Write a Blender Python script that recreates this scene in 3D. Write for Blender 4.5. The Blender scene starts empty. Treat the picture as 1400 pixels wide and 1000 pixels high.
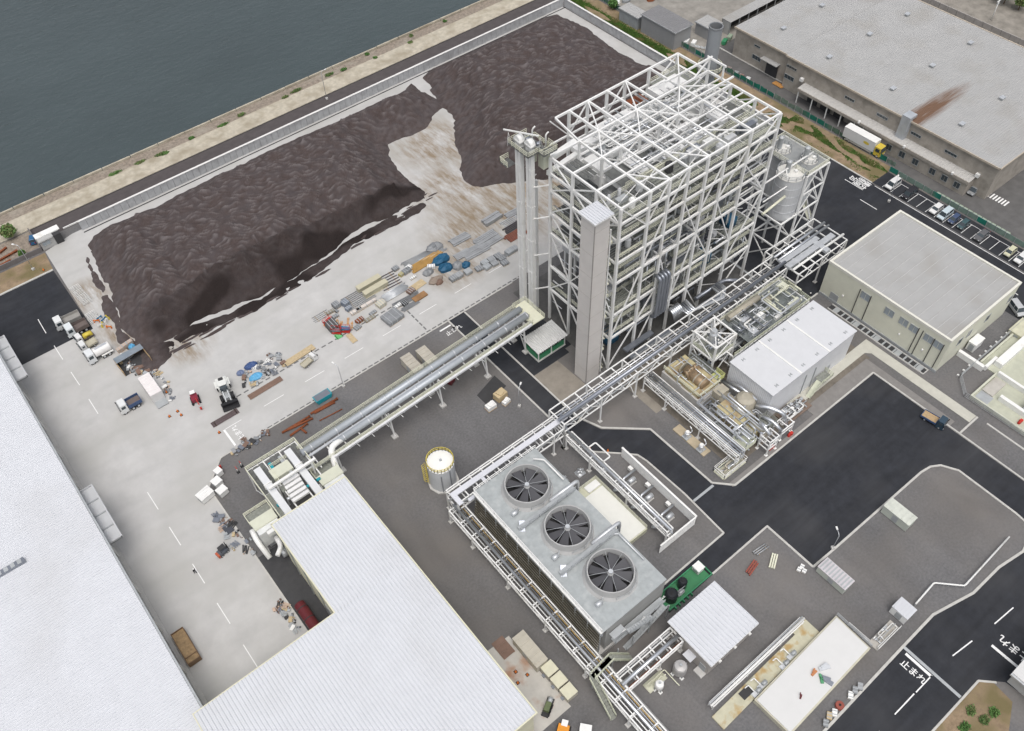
import bpy, math, random
from mathutils import Vector, Matrix
R = math.radians
SC = bpy.context.scene
COL = SC.collection
rnd = random.Random(7)
# ---------------------------------------------------------------- camera, sky, sun, exposure
cam = bpy.data.cameras.new('camera'); camo = bpy.data.objects.new('camera', cam); COL.objects.link(camo)
cam.sensor_width = 36.0; cam.lens = 30.96; cam.clip_start = 1.0; cam.clip_end = 6000
PITCH, ROLL, YAW = 0.8943, -0.0470, 0.6441
def cam_matrix():
    sp, cp = math.sin(PITCH), math.cos(PITCH)
    base = Matrix(((1,0,0),(0,-sp,-cp),(0,cp,-sp)))
    c, s = math.cos(ROLL), math.sin(ROLL)
    ro = Matrix(((c,-s,0),(s,c,0),(0,0,1)))
    c, s = math.cos(YAW), math.sin(YAW)
    m = ro @ base @ Matrix(((c,-s,0),(s,c,0),(0,0,1)))
    r, d, f = m[0], m[1], m[2]
    return Matrix(((r[0],-d[0],-f[0],0),(r[1],-d[1],-f[1],0),(r[2],-d[2],-f[2],148.0),(0,0,0,1)))
camo.matrix_world = cam_matrix()
SC.camera = camo
w = bpy.data.worlds.new('World'); SC.world = w; w.use_nodes = True
nt = w.node_tree
sky = nt.nodes.new('ShaderNodeTexSky'); sky.sky_type = 'NISHITA'; sky.sun_disc = False
SUN_EL, SUN_AZ = 70.0, 240.0     # azimuth of the sun measured from +X towards +Y
sky.sun_elevation = R(SUN_EL); sky.sun_rotation = R(90 - SUN_AZ)
sky.air_density = 1.0; sky.dust_density = 6.0; sky.ozone_density = 1.0
hs = nt.nodes.new('ShaderNodeHueSaturation'); hs.inputs['Saturation'].default_value = 0.35
nt.links.new(sky.outputs[0], hs.inputs['Color'])
nt.links.new(hs.outputs[0], nt.nodes['Background'].inputs[0])
nt.nodes['Background'].inputs[1].default_value = 0.15
sl = bpy.data.lights.new('sun', 'SUN'); sl.energy = 0.5; sl.angle = R(40); sl.color = (1.0, 0.98, 0.95)
so = bpy.data.objects.new('sun', sl); COL.objects.link(so)
sd = Vector((math.cos(R(SUN_EL))*math.cos(R(SUN_AZ)), math.cos(R(SUN_EL))*math.sin(R(SUN_AZ)), math.sin(R(SUN_EL))))
so.rotation_euler = sd.to_track_quat('Z', 'Y').to_euler(); so.location = (0, 0, 300)
vs = SC.view_settings; vs.view_transform = 'Standard'; vs.look = 'None'; vs.exposure = 0.1; vs.gamma = 1.0; vs.use_curve_mapping = False
# ---------------------------------------------------------------- materials
MATS = {}
def M(name, col=(.5,.5,.5), rough=.7, metal=0.0, var=.12, scale=.6, bump=0.0, bscale=4.0, dirt=None, dscale=.15, dlo=.52, dhi=.72, alpha=None, spec=.3, streak=None):
    """procedural material: base colour broken up by two noises, optional dirt colour with a soft mask, optional bump"""
    if name in MATS: return MATS[name]
    m = bpy.data.materials.new(name); m.use_nodes = True; MATS[name] = m
    n, l = m.node_tree.nodes, m.node_tree.links
    b = n['Principled BSDF']; b.inputs['Roughness'].default_value = rough; b.inputs['Metallic'].default_value = metal
    b.inputs['Specular IOR Level'].default_value = spec
    geo = n.new('ShaderNodeNewGeometry')
    n1 = n.new('ShaderNodeTexNoise'); n1.inputs['Scale'].default_value = scale; n1.inputs['Detail'].default_value = 6; n1.inputs['Roughness'].default_value = .65
    l.new(geo.outputs['Position'], n1.inputs['Vector'])
    mr = n.new('ShaderNodeMapRange'); mr.inputs[1].default_value = .3; mr.inputs[2].default_value = .7
    mr.inputs[3].default_value = 1 - var; mr.inputs[4].default_value = 1 + var
    l.new(n1.outputs[0], mr.inputs[0])
    mx = n.new('ShaderNodeMix'); mx.data_type = 'RGBA'; mx.blend_type = 'MULTIPLY'; mx.inputs[0].default_value = 1
    mx.inputs[6].default_value = (*col, 1); l.new(mr.outputs[0], mx.inputs[7])
    out = mx.outputs[2]
    if dirt:
        n2 = n.new('ShaderNodeTexNoise'); n2.inputs['Scale'].default_value = dscale; n2.inputs['Detail'].default_value = 5
        l.new(geo.outputs['Position'], n2.inputs['Vector'])
        m2 = n.new('ShaderNodeMapRange'); m2.inputs[1].default_value = dlo; m2.inputs[2].default_value = dhi; l.new(n2.outputs[0], m2.inputs[0])
        x2 = n.new('ShaderNodeMix'); x2.data_type = 'RGBA'; l.new(m2.outputs[0], x2.inputs[0]); l.new(out, x2.inputs[6]); x2.inputs[7].default_value = (*dirt, 1)
        out = x2.outputs[2]
    if streak:
        mp = n.new('ShaderNodeMapping'); mp.inputs['Scale'].default_value = (streak[0],streak[1],1); l.new(geo.outputs['Position'], mp.inputs[0])
        n4 = n.new('ShaderNodeTexNoise'); n4.inputs['Scale'].default_value = 1; n4.inputs['Detail'].default_value = 4; n4.inputs['Distortion'].default_value = .6; l.new(mp.outputs[0], n4.inputs['Vector'])
        m4 = n.new('ShaderNodeMapRange'); m4.inputs[1].default_value = .35; m4.inputs[2].default_value = .68; m4.inputs[3].default_value = 1-streak[2]; m4.inputs[4].default_value = 1+streak[2]; l.new(n4.outputs[0], m4.inputs[0])
        x4 = n.new('ShaderNodeMix'); x4.data_type = 'RGBA'; x4.blend_type = 'MULTIPLY'; x4.inputs[0].default_value = 1; l.new(out, x4.inputs[6]); l.new(m4.outputs[0], x4.inputs[7]); out = x4.outputs[2]
    l.new(out, b.inputs['Base Color'])
    if bump:
        n3 = n.new('ShaderNodeTexNoise'); n3.inputs['Scale'].default_value = bscale; n3.inputs['Detail'].default_value = 4
        l.new(geo.outputs['Position'], n3.inputs['Vector'])
        bp = n.new('ShaderNodeBump'); bp.inputs['Strength'].default_value = bump; bp.inputs['Distance'].default_value = .2
        l.new(n3.outputs[0], bp.inputs['Height']); l.new(bp.outputs[0], b.inputs['Normal'])
    return m
WHITE = M('white_paint', (.78,.78,.76), .45, var=.05, dirt=(.6,.58,.52), dscale=.5, dlo=.6, dhi=.85)
STEEL = M('galvanised_steel', (.62,.64,.66), .4, .5, var=.1)
GALV = M('dull_galvanised', (.42,.44,.45), .55, .3, var=.12)
SILVER = M('pipe_lagging', (.7,.72,.75), .28, .85, var=.08)
DUCT = M('dark_lagging', (.3,.32,.36), .35, .7, var=.1)
CREAM = M('cream_rail_paint', (.68,.68,.54), .5, var=.06)
YELLOW = M('yellow_paint', (.65,.52,.08), .5)
BLACK = M('black_rubber', (.02,.02,.022), .6)
DARK = M('dark_gap', (.05,.05,.052), .8)
GLASS = M('dark_glass', (.05,.065,.075), .08, var=.02, spec=.7)
CONC = M('concrete', (.5,.49,.47), .85, var=.1, scale=.8)
GRATE = M('steel_grating', (.27,.28,.25), .6, .3, var=.25, scale=2.5)
DGRATE = M('dark_grating', (.15,.155,.15), .7, .2, var=.3, scale=1.5)
LINE = M('road_paint', (.8,.8,.79), .6, var=.1, scale=6)
RED = M('red_paint', (.5,.04,.03), .45)
ORANGE = M('orange_paint', (.75,.2,.03), .5)
BLUE = M('blue_paint', (.03,.17,.32), .45)
TEAL = M('teal_paint', (.02,.3,.36), .45)
GREEN = M('green_paint', (.05,.25,.12), .5, var=.1)
RUST = M('rusty_steel', (.22,.07,.03), .8, var=.3, scale=2)
TIMBER = M('timber', (.42,.3,.17), .8, var=.2, scale=3)
PLY = M('plywood', (.5,.4,.25), .75, var=.15, scale=2)
BROWN = M('brown_steel_plate', (.2,.13,.1), .7, var=.15)
MAROON = M('maroon_paint', (.12,.02,.025), .45, var=.15)
# ---------------------------------------------------------------- mesh helpers
class MB:
    def __init__(s): s.v = []; s.f = []; s.sm = False
    def box(s, x0, y0, z0, x1, y1, z1):
        o = len(s.v)
        s.v += [(x0,y0,z0),(x1,y0,z0),(x1,y1,z0),(x0,y1,z0),(x0,y0,z1),(x1,y0,z1),(x1,y1,z1),(x0,y1,z1)]
        s.f += [tuple(o+i for i in q) for q in ((3,2,1,0),(4,5,6,7),(0,1,5,4),(1,2,6,5),(2,3,7,6),(3,0,4,7))]
        return s
    def frame(s, c, sz, m):
        o = len(s.v); c = Vector(c)
        for z in (-.5,.5):
            for x, y in ((-.5,-.5),(.5,-.5),(.5,.5),(-.5,.5)):
                s.v.append(tuple(c + m @ Vector((x*sz[0], y*sz[1], z*sz[2]))))
        s.f += [tuple(o+i for i in q) for q in ((3,2,1,0),(4,5,6,7),(0,1,5,4),(1,2,6,5),(2,3,7,6),(3,0,4,7))]
        return s
    def obox(s, c, sz, rz=0): return s.frame(c, sz, Matrix.Rotation(rz, 3, 'Z'))
    def beam(s, p, q, w=.1, h=None):
        p, q = Vector(p), Vector(q); d = q - p; L = d.length
        if L < 1e-5: return s
        z = d / L; up = Vector((0,0,1)) if abs(z.z) < .99 else Vector((1,0,0))
        x = up.cross(z).normalized(); y = z.cross(x)
        return s.frame((p+q)/2, (w, h or w, L), Matrix((x,y,z)).transposed())
    def ring(s, c, r, z, n=16):
        return [(c[0]+r*math.cos(2*math.pi*i/n), c[1]+r*math.sin(2*math.pi*i/n), z) for i in range(n)]
    def lathe(s, c, prof, n=20, cap=True):
        """prof: list of (r,z) bottom to top about the vertical axis through c"""
        o = len(s.v)
        for r, z in prof: s.v += s.ring(c, r, z, n)
        for k in range(len(prof)-1):
            for i in range(n):
                j = (i+1) % n; a = o+k*n
                s.f.append((a+i, a+j, a+n+j, a+n+i))
        if cap:
            s.f.append(tuple(o+i for i in reversed(range(n)))); t = o+(len(prof)-1)*n
            s.f.append(tuple(t+i for i in range(n)))
        return s
    def tube(s, pts, r=.1, n=8):
        P = [Vector(p) for p in pts]; o = len(s.v); k = len(P); prev = None
        for i in range(k):
            d = (P[min(i+1,k-1)] - P[max(i-1,0)])
            d = d.normalized() if d.length > 1e-6 else Vector((1,0,0))
            if prev is None:
                a = Vector((0,0,1)) if abs(d.z) < .9 else Vector((1,0,0)); x = a.cross(d).normalized()
            else:
                x = (prev - d*prev.dot(d)).normalized()
            prev = x; y = d.cross(x); rr = r
            if 0 < i < k-1:
                d0 = (P[i]-P[i-1]).normalized(); cs = max(.55, d0.dot(d)); rr = r/cs if cs < .999 else r
            for j in range(n):
                t = 2*math.pi*j/n; s.v.append(tuple(P[i] + x*(r*math.cos(t)) + y*(r*math.sin(t))))
        for i in range(k-1):
            for j in range(n):
                j2 = (j+1) % n; a = o+i*n
                s.f.append((a+j, a+j2, a+n+j2, a+n+j))
        s.f.append(tuple(o+j for j in reversed(range(n)))); s.f.append(tuple(o+(k-1)*n+j for j in range(n)))
        s.sm = True
        return s
    def pipe(s, pts, r=.1, n=8, bend=2.2):
        """tube with rounded corners"""
        P = [Vector(p) for p in pts]; out = [P[0]]
        for i in range(1, len(P)-1):
            a = P[i-1]-P[i]; b = P[i+1]-P[i]; q = min(bend*r, a.length*.45, b.length*.45)
            p0 = P[i]+a.normalized()*q; p2 = P[i]+b.normalized()*q
            for t in (0,.33,.67,1): out.append(p0*(1-t)**2 + P[i]*2*t*(1-t) + p2*t*t)
        out.append(P[-1]); return s.tube(out, r, n)
    def prism(s, poly, z0, z1):
        o = len(s.v); n = len(poly)
        a = sum(poly[i][0]*poly[(i+1)%n][1]-poly[(i+1)%n][0]*poly[i][1] for i in range(n))
        if a < 0: poly = list(reversed(poly))
        s.v += [(p[0],p[1],z0) for p in poly] + [(p[0],p[1],z1) for p in poly]
        s.f.append(tuple(o+i for i in reversed(range(n)))); s.f.append(tuple(o+n+i for i in range(n)))
        for i in range(n):
            j = (i+1) % n; s.f.append((o+i, o+j, o+n+j, o+n+i))
        return s
    def sheet(s, poly, z):
        o = len(s.v); n = len(poly)
        a = sum(poly[i][0]*poly[(i+1)%n][1]-poly[(i+1)%n][0]*poly[i][1] for i in range(n))
        if a < 0: poly = list(reversed(poly))
        s.v += [(p[0],p[1],z) for p in poly]; s.f.append(tuple(range(o, o+n))); return s
    def rail(s, pts, h=1.1, sp=1.6, w=.07, closed=False, mids=2):
        """handrail along pts (floor level points)"""
        P = [Vector(p) for p in pts]
        if closed: P.append(P[0])
        for a, b in zip(P, P[1:]):
            L = (b-a).length
            if L < .05: continue
            for k in range(mids+1):
                u = Vector((0,0,h*(k+1)/(mids+1))); s.beam(a+u, b+u, w)
            m = max(1, round(L/sp))
            for k in range(m+1):
                p = a.lerp(b, k/m); s.beam(p, p+Vector((0,0,h)), w)
        return s
    def ladder(s, p, h, dx=.45, ax=0):
        p = Vector(p); u = Vector((dx,0,0)) if ax == 0 else Vector((0,dx,0))
        s.beam(p, p+Vector((0,0,h)), .06); s.beam(p+u, p+u+Vector((0,0,h)), .06)
        for k in range(int(h/.4)): s.beam(p+Vector((0,0,.3+k*.4)), p+u+Vector((0,0,.3+k*.4)), .04)
        return s
    def mesh(s, name):
        m = bpy.data.meshes.new(name); m.from_pydata(s.v, [], s.f)
        if s.sm:
            m.polygons.foreach_set('use_smooth', [len(p.vertices) == 4 for p in m.polygons])
        m.update(); return m
def thing(name, label, cat, loc=(0,0,0), rz=0, group=None):
    o = bpy.data.objects.new(name, None); COL.objects.link(o); o.empty_display_size = .5
    if len(loc) == 2: loc = (loc[0], loc[1], 0)
    o.location = loc; o.rotation_euler = (0,0,rz); o['label'] = label; o['category'] = cat
    if group: o['group'] = group
    return o
def link(name, mesh, mat, parent=None, W=False):
    o = bpy.data.objects.new(name, mesh); COL.objects.link(o)
    if mat and not mesh.materials: mesh.materials.append(mat)
    if parent:
        o.parent = parent
        if W: o.matrix_parent_inverse = Matrix.Translation(-Vector(parent.location))
    return o
def part(name, mb, mat, parent, W=False): return link(name, mb.mesh(name), mat, parent, W)
def solo(name, mb, mat, label, cat, group=None):
    """a thing that is one mesh, in world coordinates, with its origin at its base"""
    xs = [v[0] for v in mb.v]; ys = [v[1] for v in mb.v]; zs = [v[2] for v in mb.v]
    c = Vector(((min(xs)+max(xs))/2, (min(ys)+max(ys))/2, min(zs)))
    mb.v = [tuple(Vector(v)-c) for v in mb.v]
    o = part(name, mb, mat, None); o.location = c; o['label'] = label; o['category'] = cat
    if group: o['group'] = group
    return o
def struct(name, mb, mat, parent=None):
    o = part(name, mb, mat, parent)
    if not parent: o['kind'] = 'structure'
    return o
UNIT = {}
def member(parent, name, p, q, w, mat, h=None, W=True):
    """one straight steel member sharing a unit mesh"""
    if mat.name not in UNIT:
        UNIT[mat.name] = MB().box(-.5,-.5,-.5,.5,.5,.5).mesh('member_' + mat.name); UNIT[mat.name].materials.append(mat)
    p, q = Vector(p), Vector(q); d = q-p; L = d.length; z = d/L
    up = Vector((0,0,1)) if abs(z.z) < .99 else Vector((1,0,0))
    x = up.cross(z).normalized(); y = z.cross(x)
    o = bpy.data.objects.new(name, UNIT[mat.name]); COL.objects.link(o)
    m = Matrix((x,y,z)).transposed().to_4x4() @ Matrix.Diagonal((w, h or w, L, 1)); m.translation = (p+q)/2
    o.parent = parent
    if W: o.matrix_parent_inverse = Matrix.Translation(-Vector(parent.location))
    o.matrix_basis = m
    return o
def copy_tree(o, parent=None):
    c = o.copy(); COL.objects.link(c)
    if parent: c.parent = parent; c.matrix_parent_inverse = o.matrix_parent_inverse.copy()
    for ch in list(o.children): copy_tree(ch, c)
    return c
def place(proto, state, loc, rz, label, group=None, mats=None):
    o = proto if not state.get(proto.name) else copy_tree(proto)
    state[proto.name] = True
    o.location = (loc[0], loc[1], loc[2] if len(loc) > 2 else .03); o.rotation_euler = (0,0,rz); o['label'] = label
    if group: o['group'] = group
    return o
def ribs(mb, x0, x1, y0, y1, zf, axis='x', pitch=.6, h=.12, wr=.35):
    """ribbed sheet roof; ribs run along axis; zf(x,y) is the roof height"""
    c0, c1 = (y0, y1) if axis == 'x' else (x0, x1)
    a0, a1 = (x0, x1) if axis == 'x' else (y0, y1)
    n = max(1, int(round((c1-c0)/pitch))); p = (c1-c0)/n; pr = []
    for i in range(n):
        b = c0+i*p; k = p*wr
        pr += [(b,0),(b+p-k,0),(b+p-k*.72,h),(b+p-k*.28,h)]
    pr.append((c1,0)); o = len(mb.v)
    for c, dz in pr:
        for a in (a0, a1):
            x, y = (a, c) if axis == 'x' else (c, a)
            mb.v.append((x, y, zf(x,y)+dz))
    for i in range(len(pr)-1):
        q = (o+2*i, o+2*i+1, o+2*i+3, o+2*i+2)
        mb.f.append(q if axis == 'x' else tuple(reversed(q)))
    return mb

# ================================================================ THE SETTING
def concrete_yard_mat():
    m = M('yard_concrete', (.49,.485,.475), .85, var=.09, scale=.25, dirt=(.43,.425,.405), dscale=.07, dlo=.42, dhi=.7)
    n, l = m.node_tree.nodes, m.node_tree.links; b = n['Principled BSDF']
    src = b.inputs['Base Color'].links[0].from_socket
    geo = [x for x in n if x.type == 'NEW_GEOMETRY'][0]
    # mud carried onto the slab around the gap between the two fuel heaps
    acc = None
    for cx, cy, r in ((104,168,15),(98,150,16),(106,136,20),(92,136,15),(118,128,18),(80,128,10),(11,160,8),(9,176,7),(20,146,7)):
        d = n.new('ShaderNodeVectorMath'); d.operation = 'DISTANCE'; l.new(geo.outputs['Position'], d.inputs[0]); d.inputs[1].default_value = (cx,cy,0)
        mr = n.new('ShaderNodeMapRange'); mr.inputs[1].default_value = r; mr.inputs[2].default_value = r*.35; l.new(d.outputs['Value'], mr.inputs[0])
        if acc is None: acc = mr.outputs[0]
        else:
            mm = n.new('ShaderNodeMath'); mm.operation = 'MAXIMUM'; l.new(acc, mm.inputs[0]); l.new(mr.outputs[0], mm.inputs[1]); acc = mm.outputs[0]
    mp = n.new('ShaderNodeMapping'); mp.inputs['Scale'].default_value = (.42,.1,1); mp.inputs['Rotation'].default_value = (0,0,.25); l.new(geo.outputs['Position'], mp.inputs[0])
    nz = n.new('ShaderNodeTexNoise'); nz.inputs['Scale'].default_value = 1; nz.inputs['Detail'].default_value = 9; nz.inputs['Roughness'].default_value = .7; l.new(mp.outputs[0], nz.inputs['Vector'])
    m3 = n.new('ShaderNodeMapRange'); m3.inputs[1].default_value = .37; m3.inputs[2].default_value = .6; l.new(nz.outputs[0], m3.inputs[0])
    mu = n.new('ShaderNodeMath'); mu.operation = 'MULTIPLY'; l.new(acc, mu.inputs[0]); l.new(m3.outputs[0], mu.inputs[1])
    mu2 = n.new('ShaderNodeMath'); mu2.operation = 'MULTIPLY'; l.new(mu.outputs[0], mu2.inputs[0]); mu2.inputs[1].default_value = 1.0
    x = n.new('ShaderNodeMix'); x.data_type = 'RGBA'; l.new(mu2.outputs[0], x.inputs[0]); l.new(src, x.inputs[6]); x.inputs[7].default_value = (.25,.195,.135,1)
    # tyre swirls
    wv = n.new('ShaderNodeTexWave'); wv.wave_type = 'RINGS'; wv.inputs['Scale'].default_value = .05; wv.inputs['Distortion'].default_value = 9; wv.inputs['Detail'].default_value = 4; wv.inputs['Detail Scale'].default_value = .25
    l.new(geo.outputs['Position'], wv.inputs['Vector'])
    m5 = n.new('ShaderNodeMapRange'); m5.inputs[1].default_value = .8; m5.inputs[2].default_value = 1; m5.inputs[3].default_value = 1; m5.inputs[4].default_value = .97; l.new(wv.outputs['Fac'], m5.inputs[0])
    y = n.new('ShaderNodeMix'); y.data_type = 'RGBA'; y.blend_type = 'MULTIPLY'; y.inputs[0].default_value = 1; l.new(x.outputs[2], y.inputs[6]); l.new(m5.outputs[0], y.inputs[7])
    l.new(y.outputs[2], b.inputs['Base Color']); return m
YARD = concrete_yard_mat()
GRAVEL = M('grey_gravel', (.142,.14,.142), .95, var=.2, scale=2.2, bump=.12, bscale=6, dirt=(.175,.162,.15), dscale=.045, dlo=.42, dhi=.72, streak=(.12,.05,.12))
ASPH = M('new_asphalt', (.026,.028,.034), .75, var=.22, scale=.5, dirt=(.045,.046,.05), dscale=.08, dlo=.45, dhi=.75, streak=(.05,.5,.14))
ASPH2 = M('worn_asphalt', (.12,.117,.115), .9, var=.15, scale=.4, dirt=(.15,.145,.14), dscale=.1)
ASPHQ = M('quay_asphalt', (.085,.075,.075), .9, var=.15, scale=.5)
KERB = M('kerb_concrete', (.5,.49,.46), .85, var=.12, scale=1)
SOIL = M('bare_soil', (.27,.2,.13), .95, var=.3, scale=.8, bump=.3, dirt=(.17,.14,.07), dscale=.2, dlo=.45, dhi=.6)
APRON = M('old_apron_concrete', (.46,.42,.34), .9, var=.2, scale=.7, dirt=(.33,.29,.22), dscale=.25, dlo=.45, dhi=.7)
QSOIL = M('quay_rubble', (.26,.22,.18), .95, var=.35, scale=1.2, bump=.4, dirt=(.33,.3,.25), dscale=.15)
SLAB = M('light_slab', (.46,.44,.4), .85, var=.12, scale=.6, dirt=(.36,.33,.29), dscale=.2)
BSLAB = M('brown_concrete', (.26,.235,.2), .9, var=.15, scale=.5)
ground = struct('ground', MB().sheet([(-900,-900),(1200,-900),(1200,218.2),(-900,218.2)], 0), GRAVEL)
# water of the harbour
wm = M('harbour_water', (.054,.072,.075), .13, var=.1, scale=.02, spec=.5)
n, l = wm.node_tree.nodes, wm.node_tree.links; geo = [x for x in n if x.type == 'NEW_GEOMETRY'][0]
mp = n.new('ShaderNodeMapping'); mp.inputs['Rotation'].default_value = (0,0,.35); mp.inputs['Scale'].default_value = (.55,1.1,1); l.new(geo.outputs['Position'], mp.inputs[0])
na = n.new('ShaderNodeTexNoise'); na.inputs['Scale'].default_value = .55; na.inputs['Detail'].default_value = 5; na.inputs['Distortion'].default_value = .4; l.new(mp.outputs[0], na.inputs['Vector'])
nb = n.new('ShaderNodeTexNoise'); nb.inputs['Scale'].default_value = .06; l.new(mp.outputs[0], nb.inputs['Vector'])
ad = n.new('ShaderNodeMath'); ad.operation = 'MULTIPLY_ADD'; l.new(nb.outputs[0], ad.inputs[0]); ad.inputs[1].default_value = 1.2; l.new(na.outputs[0], ad.inputs[2])
bp = n.new('ShaderNodeBump'); bp.inputs['Strength'].default_value = .55; bp.inputs['Distance'].default_value = .6; l.new(ad.outputs[0], bp.inputs['Height']); l.new(bp.outputs[0], n['Principled BSDF'].inputs['Normal'])
struct('water', MB().sheet([(-900,216),(1500,216),(1500,2500),(-900,2500)], -2.4), wm)
def rect(x0, y0, x1, y1): return [(x0,y0),(x1,y0),(x1,y1),(x0,y1)]
# quay, from the water inwards
struct('quay_rubble_strip', MB().sheet(rect(-300,214.2,600,218.0), .02), QSOIL)
struct('quay_apron', MB().prism(rect(-300,207.7,600,214.2), -.5, .18), APRON)
struct('quay_road', MB().sheet(rect(6,202,600,207.3), .02), ASPHQ)
struct('quay_gutter', MB().prism(rect(6,207.35,600,207.65), -.2, .07), M('dark_gutter', (.06,.055,.055), .9))
struct('quay_face', MB().box(-300,218.0,-6,600,218.45,.0), APRON)
pw = thing('quay_parapet', 'long low stained concrete parapet along the edge of the harbour water', 'parapet', (100,218.3))
pm = MB().box(-3.9,-.25,0,3.9,.2,.62).mesh('block'); pm.materials.append(APRON)
for k in range(34):
    o = link('block', pm, None, pw); o.location = (-130+k*8+rnd.uniform(-.05,.05), rnd.uniform(-.05,.05), rnd.uniform(-.06,.04))
# yard and lots
yard = struct('concrete_yard', MB().sheet([(-16,30),(6.6,30),(6.6,109.7),(11.7,114.6),(87,114.4),(130,114.4),(130,111),(176,111),(176,199),(14,199.2),(6.4,197.2),(5.5,165),(-16,165)], .02), YARD)
lot = struct('truck_lot', MB().sheet(rect(-16,165,5.5,189.4), .03), ASPH)
struct('soil_verge', MB().sheet([(-60,190.1),(5.6,190.1),(6.2,197.0),(-60,197.6)], .02), SOIL)
struct('kerb', MB().box(-60,189.5,-.1,5.5,190.0,.16), KERB)
struct('scrap_yard_floor', MB().sheet([(-60,198.4),(6.2,198.4),(6.2,207.3),(-60,207.3)], .02), QSOIL)
road1 = struct('plant_road', MB().sheet([(68.7,114.3),(72.7,114.3),(72.7,76),(74.7,70.4),(82.1,63.8),(82.3,47.3),(85.4,44.0),(128.0,43.9),(128.2,-30),(94,-30),(91.2,-9.5),(88.0,-6.4),(56,-6.3),(56,4.0),(83.2,4.5),(92.1,4.6),(100.9,2.5),(108.6,2.4),(114.7,1.4),(120.4,2.6),(120.9,6.6),(121.0,18.8),(119.4,21.9),(117.5,23.0),(115.0,23.4),(89.2,23.7),(83.6,23.8),(83.4,34.5),(57.4,34.0),(57.4,38.2),(76.4,38.5),(76.9,49.0),(76.6,59.0),(76.2,61.3),(74.0,63.6),(70.0,67.5),(68.9,71.5)], .03), ASPH)
lot2 = struct('east_lot', MB().sheet([(130,66.5),(164.5,66.5),(164.5,33),(166,20),(168,-40),(178.2,-40),(178.2,112),(130,112)], .03), ASPH)
struct('parking_bay_strip', MB().sheet(rect(178.6,-20,185.0,82), .035), ASPH)
struct('asphalt_patch', MB().sheet([(72.9,101),(86,101),(86,91.2),(83.2,91.2),(83.2,89.8),(72.9,89.8)], .03), ASPH)
struct('concrete_pad', MB().sheet([(72.95,89.7),(79.7,89.7),(80.0,80.6),(72.95,80.3)], .03), BSLAB)
struct('boiler_slab', MB().sheet(rect(85,79.5,131,111.5), .04), M('boiler_floor', (.1,.098,.095), .9, var=.25))
struct('equipment_slab', MB().sheet([(86,66),(101,66),(101,79),(86,79)], .02), BSLAB)
struct('turbine_slab', MB().sheet(rect(88,47,131,75), .025), M('turbine_floor', (.17,.15,.125), .9, var=.25))
struct('pavement', MB().prism([(84.9,45.2),(84.9,44.2),(126.5,44.2),(128.3,44.2),(128.3,26),(130.2,26),(130.2,47.4),(110,47.4),(110,45.2)], -.1, .1), M('grey_paving', (.22,.21,.2), .9, var=.12))
pave = struct('footpath', MB().prism([(108,48.6),(128.5,48.6),(131.2,48.6),(132.2,47.6),(132.2,24),(134.6,24),(134.6,50.8),(108,50.8)], -.1, .12), M('pale_path', (.5,.49,.43), .85, var=.08))
# small dark strip beside the fuel building
struct('asphalt_patch', MB().sheet([(6.7,62),(11.4,62),(11.4,90),(6.7,90)], .03), M('dark_tarmac', (.06,.06,.063), .85, var=.15))
# kerbs
def kerb(pts, w=.35, h=.14, closed=False):
    mb = MB(); P = [Vector((p[0],p[1],0)) for p in pts]
    for a, b in zip(P, P[1:]):
        mb.beam(a+Vector((0,0,h/2-.05)), b+Vector((0,0,h/2-.05)), h+.1, w) if False else None
        d = (b-a).normalized(); nn = Vector((-d.y,d.x,0))*w/2
        mb.prism([tuple((a+nn-d*.02)[:2]), tuple((a-nn-d*.02)[:2]), tuple((b-nn+d*.02)[:2]), tuple((b+nn+d*.02)[:2])], -.1, h+rnd.uniform(0,.006))
    return struct('kerb', mb, KERB)
kerb([(68.5,114.3),(68.5,72),(69.8,67.4),(73.9,63.4),(76.0,61.2),(76.4,59),(76.7,49),(76.2,38.6)])
kerb([(72.9,114),(72.9,80.2)]); kerb([(72.9,80.2),(72.9,76.2),(75,70.6),(82.3,64),(82.5,47.4),(85.5,44.2),(95,44.15)], .4)
kerb([(95,44.15),(128.2,44.15),(128.4,24),(128.3,-30)])
kerb([(83.4,34.5),(83.4,23.7),(89.2,23.55),(115,23.2),(117.4,22.8),(119.2,21.7),(120.8,18.8),(120.7,6.6),(120.2,2.8)], .4)
kerb([(120.2,2.8),(114.7,1.6),(108.6,2.6),(100.9,2.7),(92.1,4.8),(83.2,4.7),(56,4.2)], .45)
kerb([(58,38.4),(76.2,38.6)]); kerb([(68.6,34.3),(83.4,34.4)]); kerb([(178.4,112),(178.4,82)], .4); kerb([(130,112.1),(178.4,112.1)], .4)
kerb([(130.3,66.3),(137.5,66.3)])
kerb([(6.6,64),(6.6,109.7),(11.7,114.5),(87,114.3)], .3, .08)
# painted lines: children of the surface they lie on
def mark(parent, pts, z=.045, name='lane_line'): return part(name, MB().sheet(pts, z), LINE, parent)
def dash(parent, a, b, w=.16, z=.045):
    a, b = Vector((*a,0)), Vector((*b,0)); d = (b-a).normalized(); nn = Vector((-d.y,d.x,0))*w/2
    return mark(parent, [tuple((a+nn)[:2]), tuple((a-nn)[:2]), tuple((b-nn)[:2]), tuple((b+nn)[:2])], z)
for a, b in (((-3.17,176.16),(-3.30,170.73)),): dash(lot, a, b)
for a, b in (((-3.27,165.87),(-3.27,160.61)),((-3.24,155.99),(-3.17,151.18)),((-3.11,146.25),(-1.0,0)),):
    if b[0] == -1.0: b = (a[0], a[1]-5)
    dash(yard, a, b)
y0 = (-3.11,146.25)
for k in (3,4,5,6,7): dash(yard, (y0[0]-.02*k, y0[1]-9.9*k), (y0[0]-.02*k, y0[1]-9.9*k-5))

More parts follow.
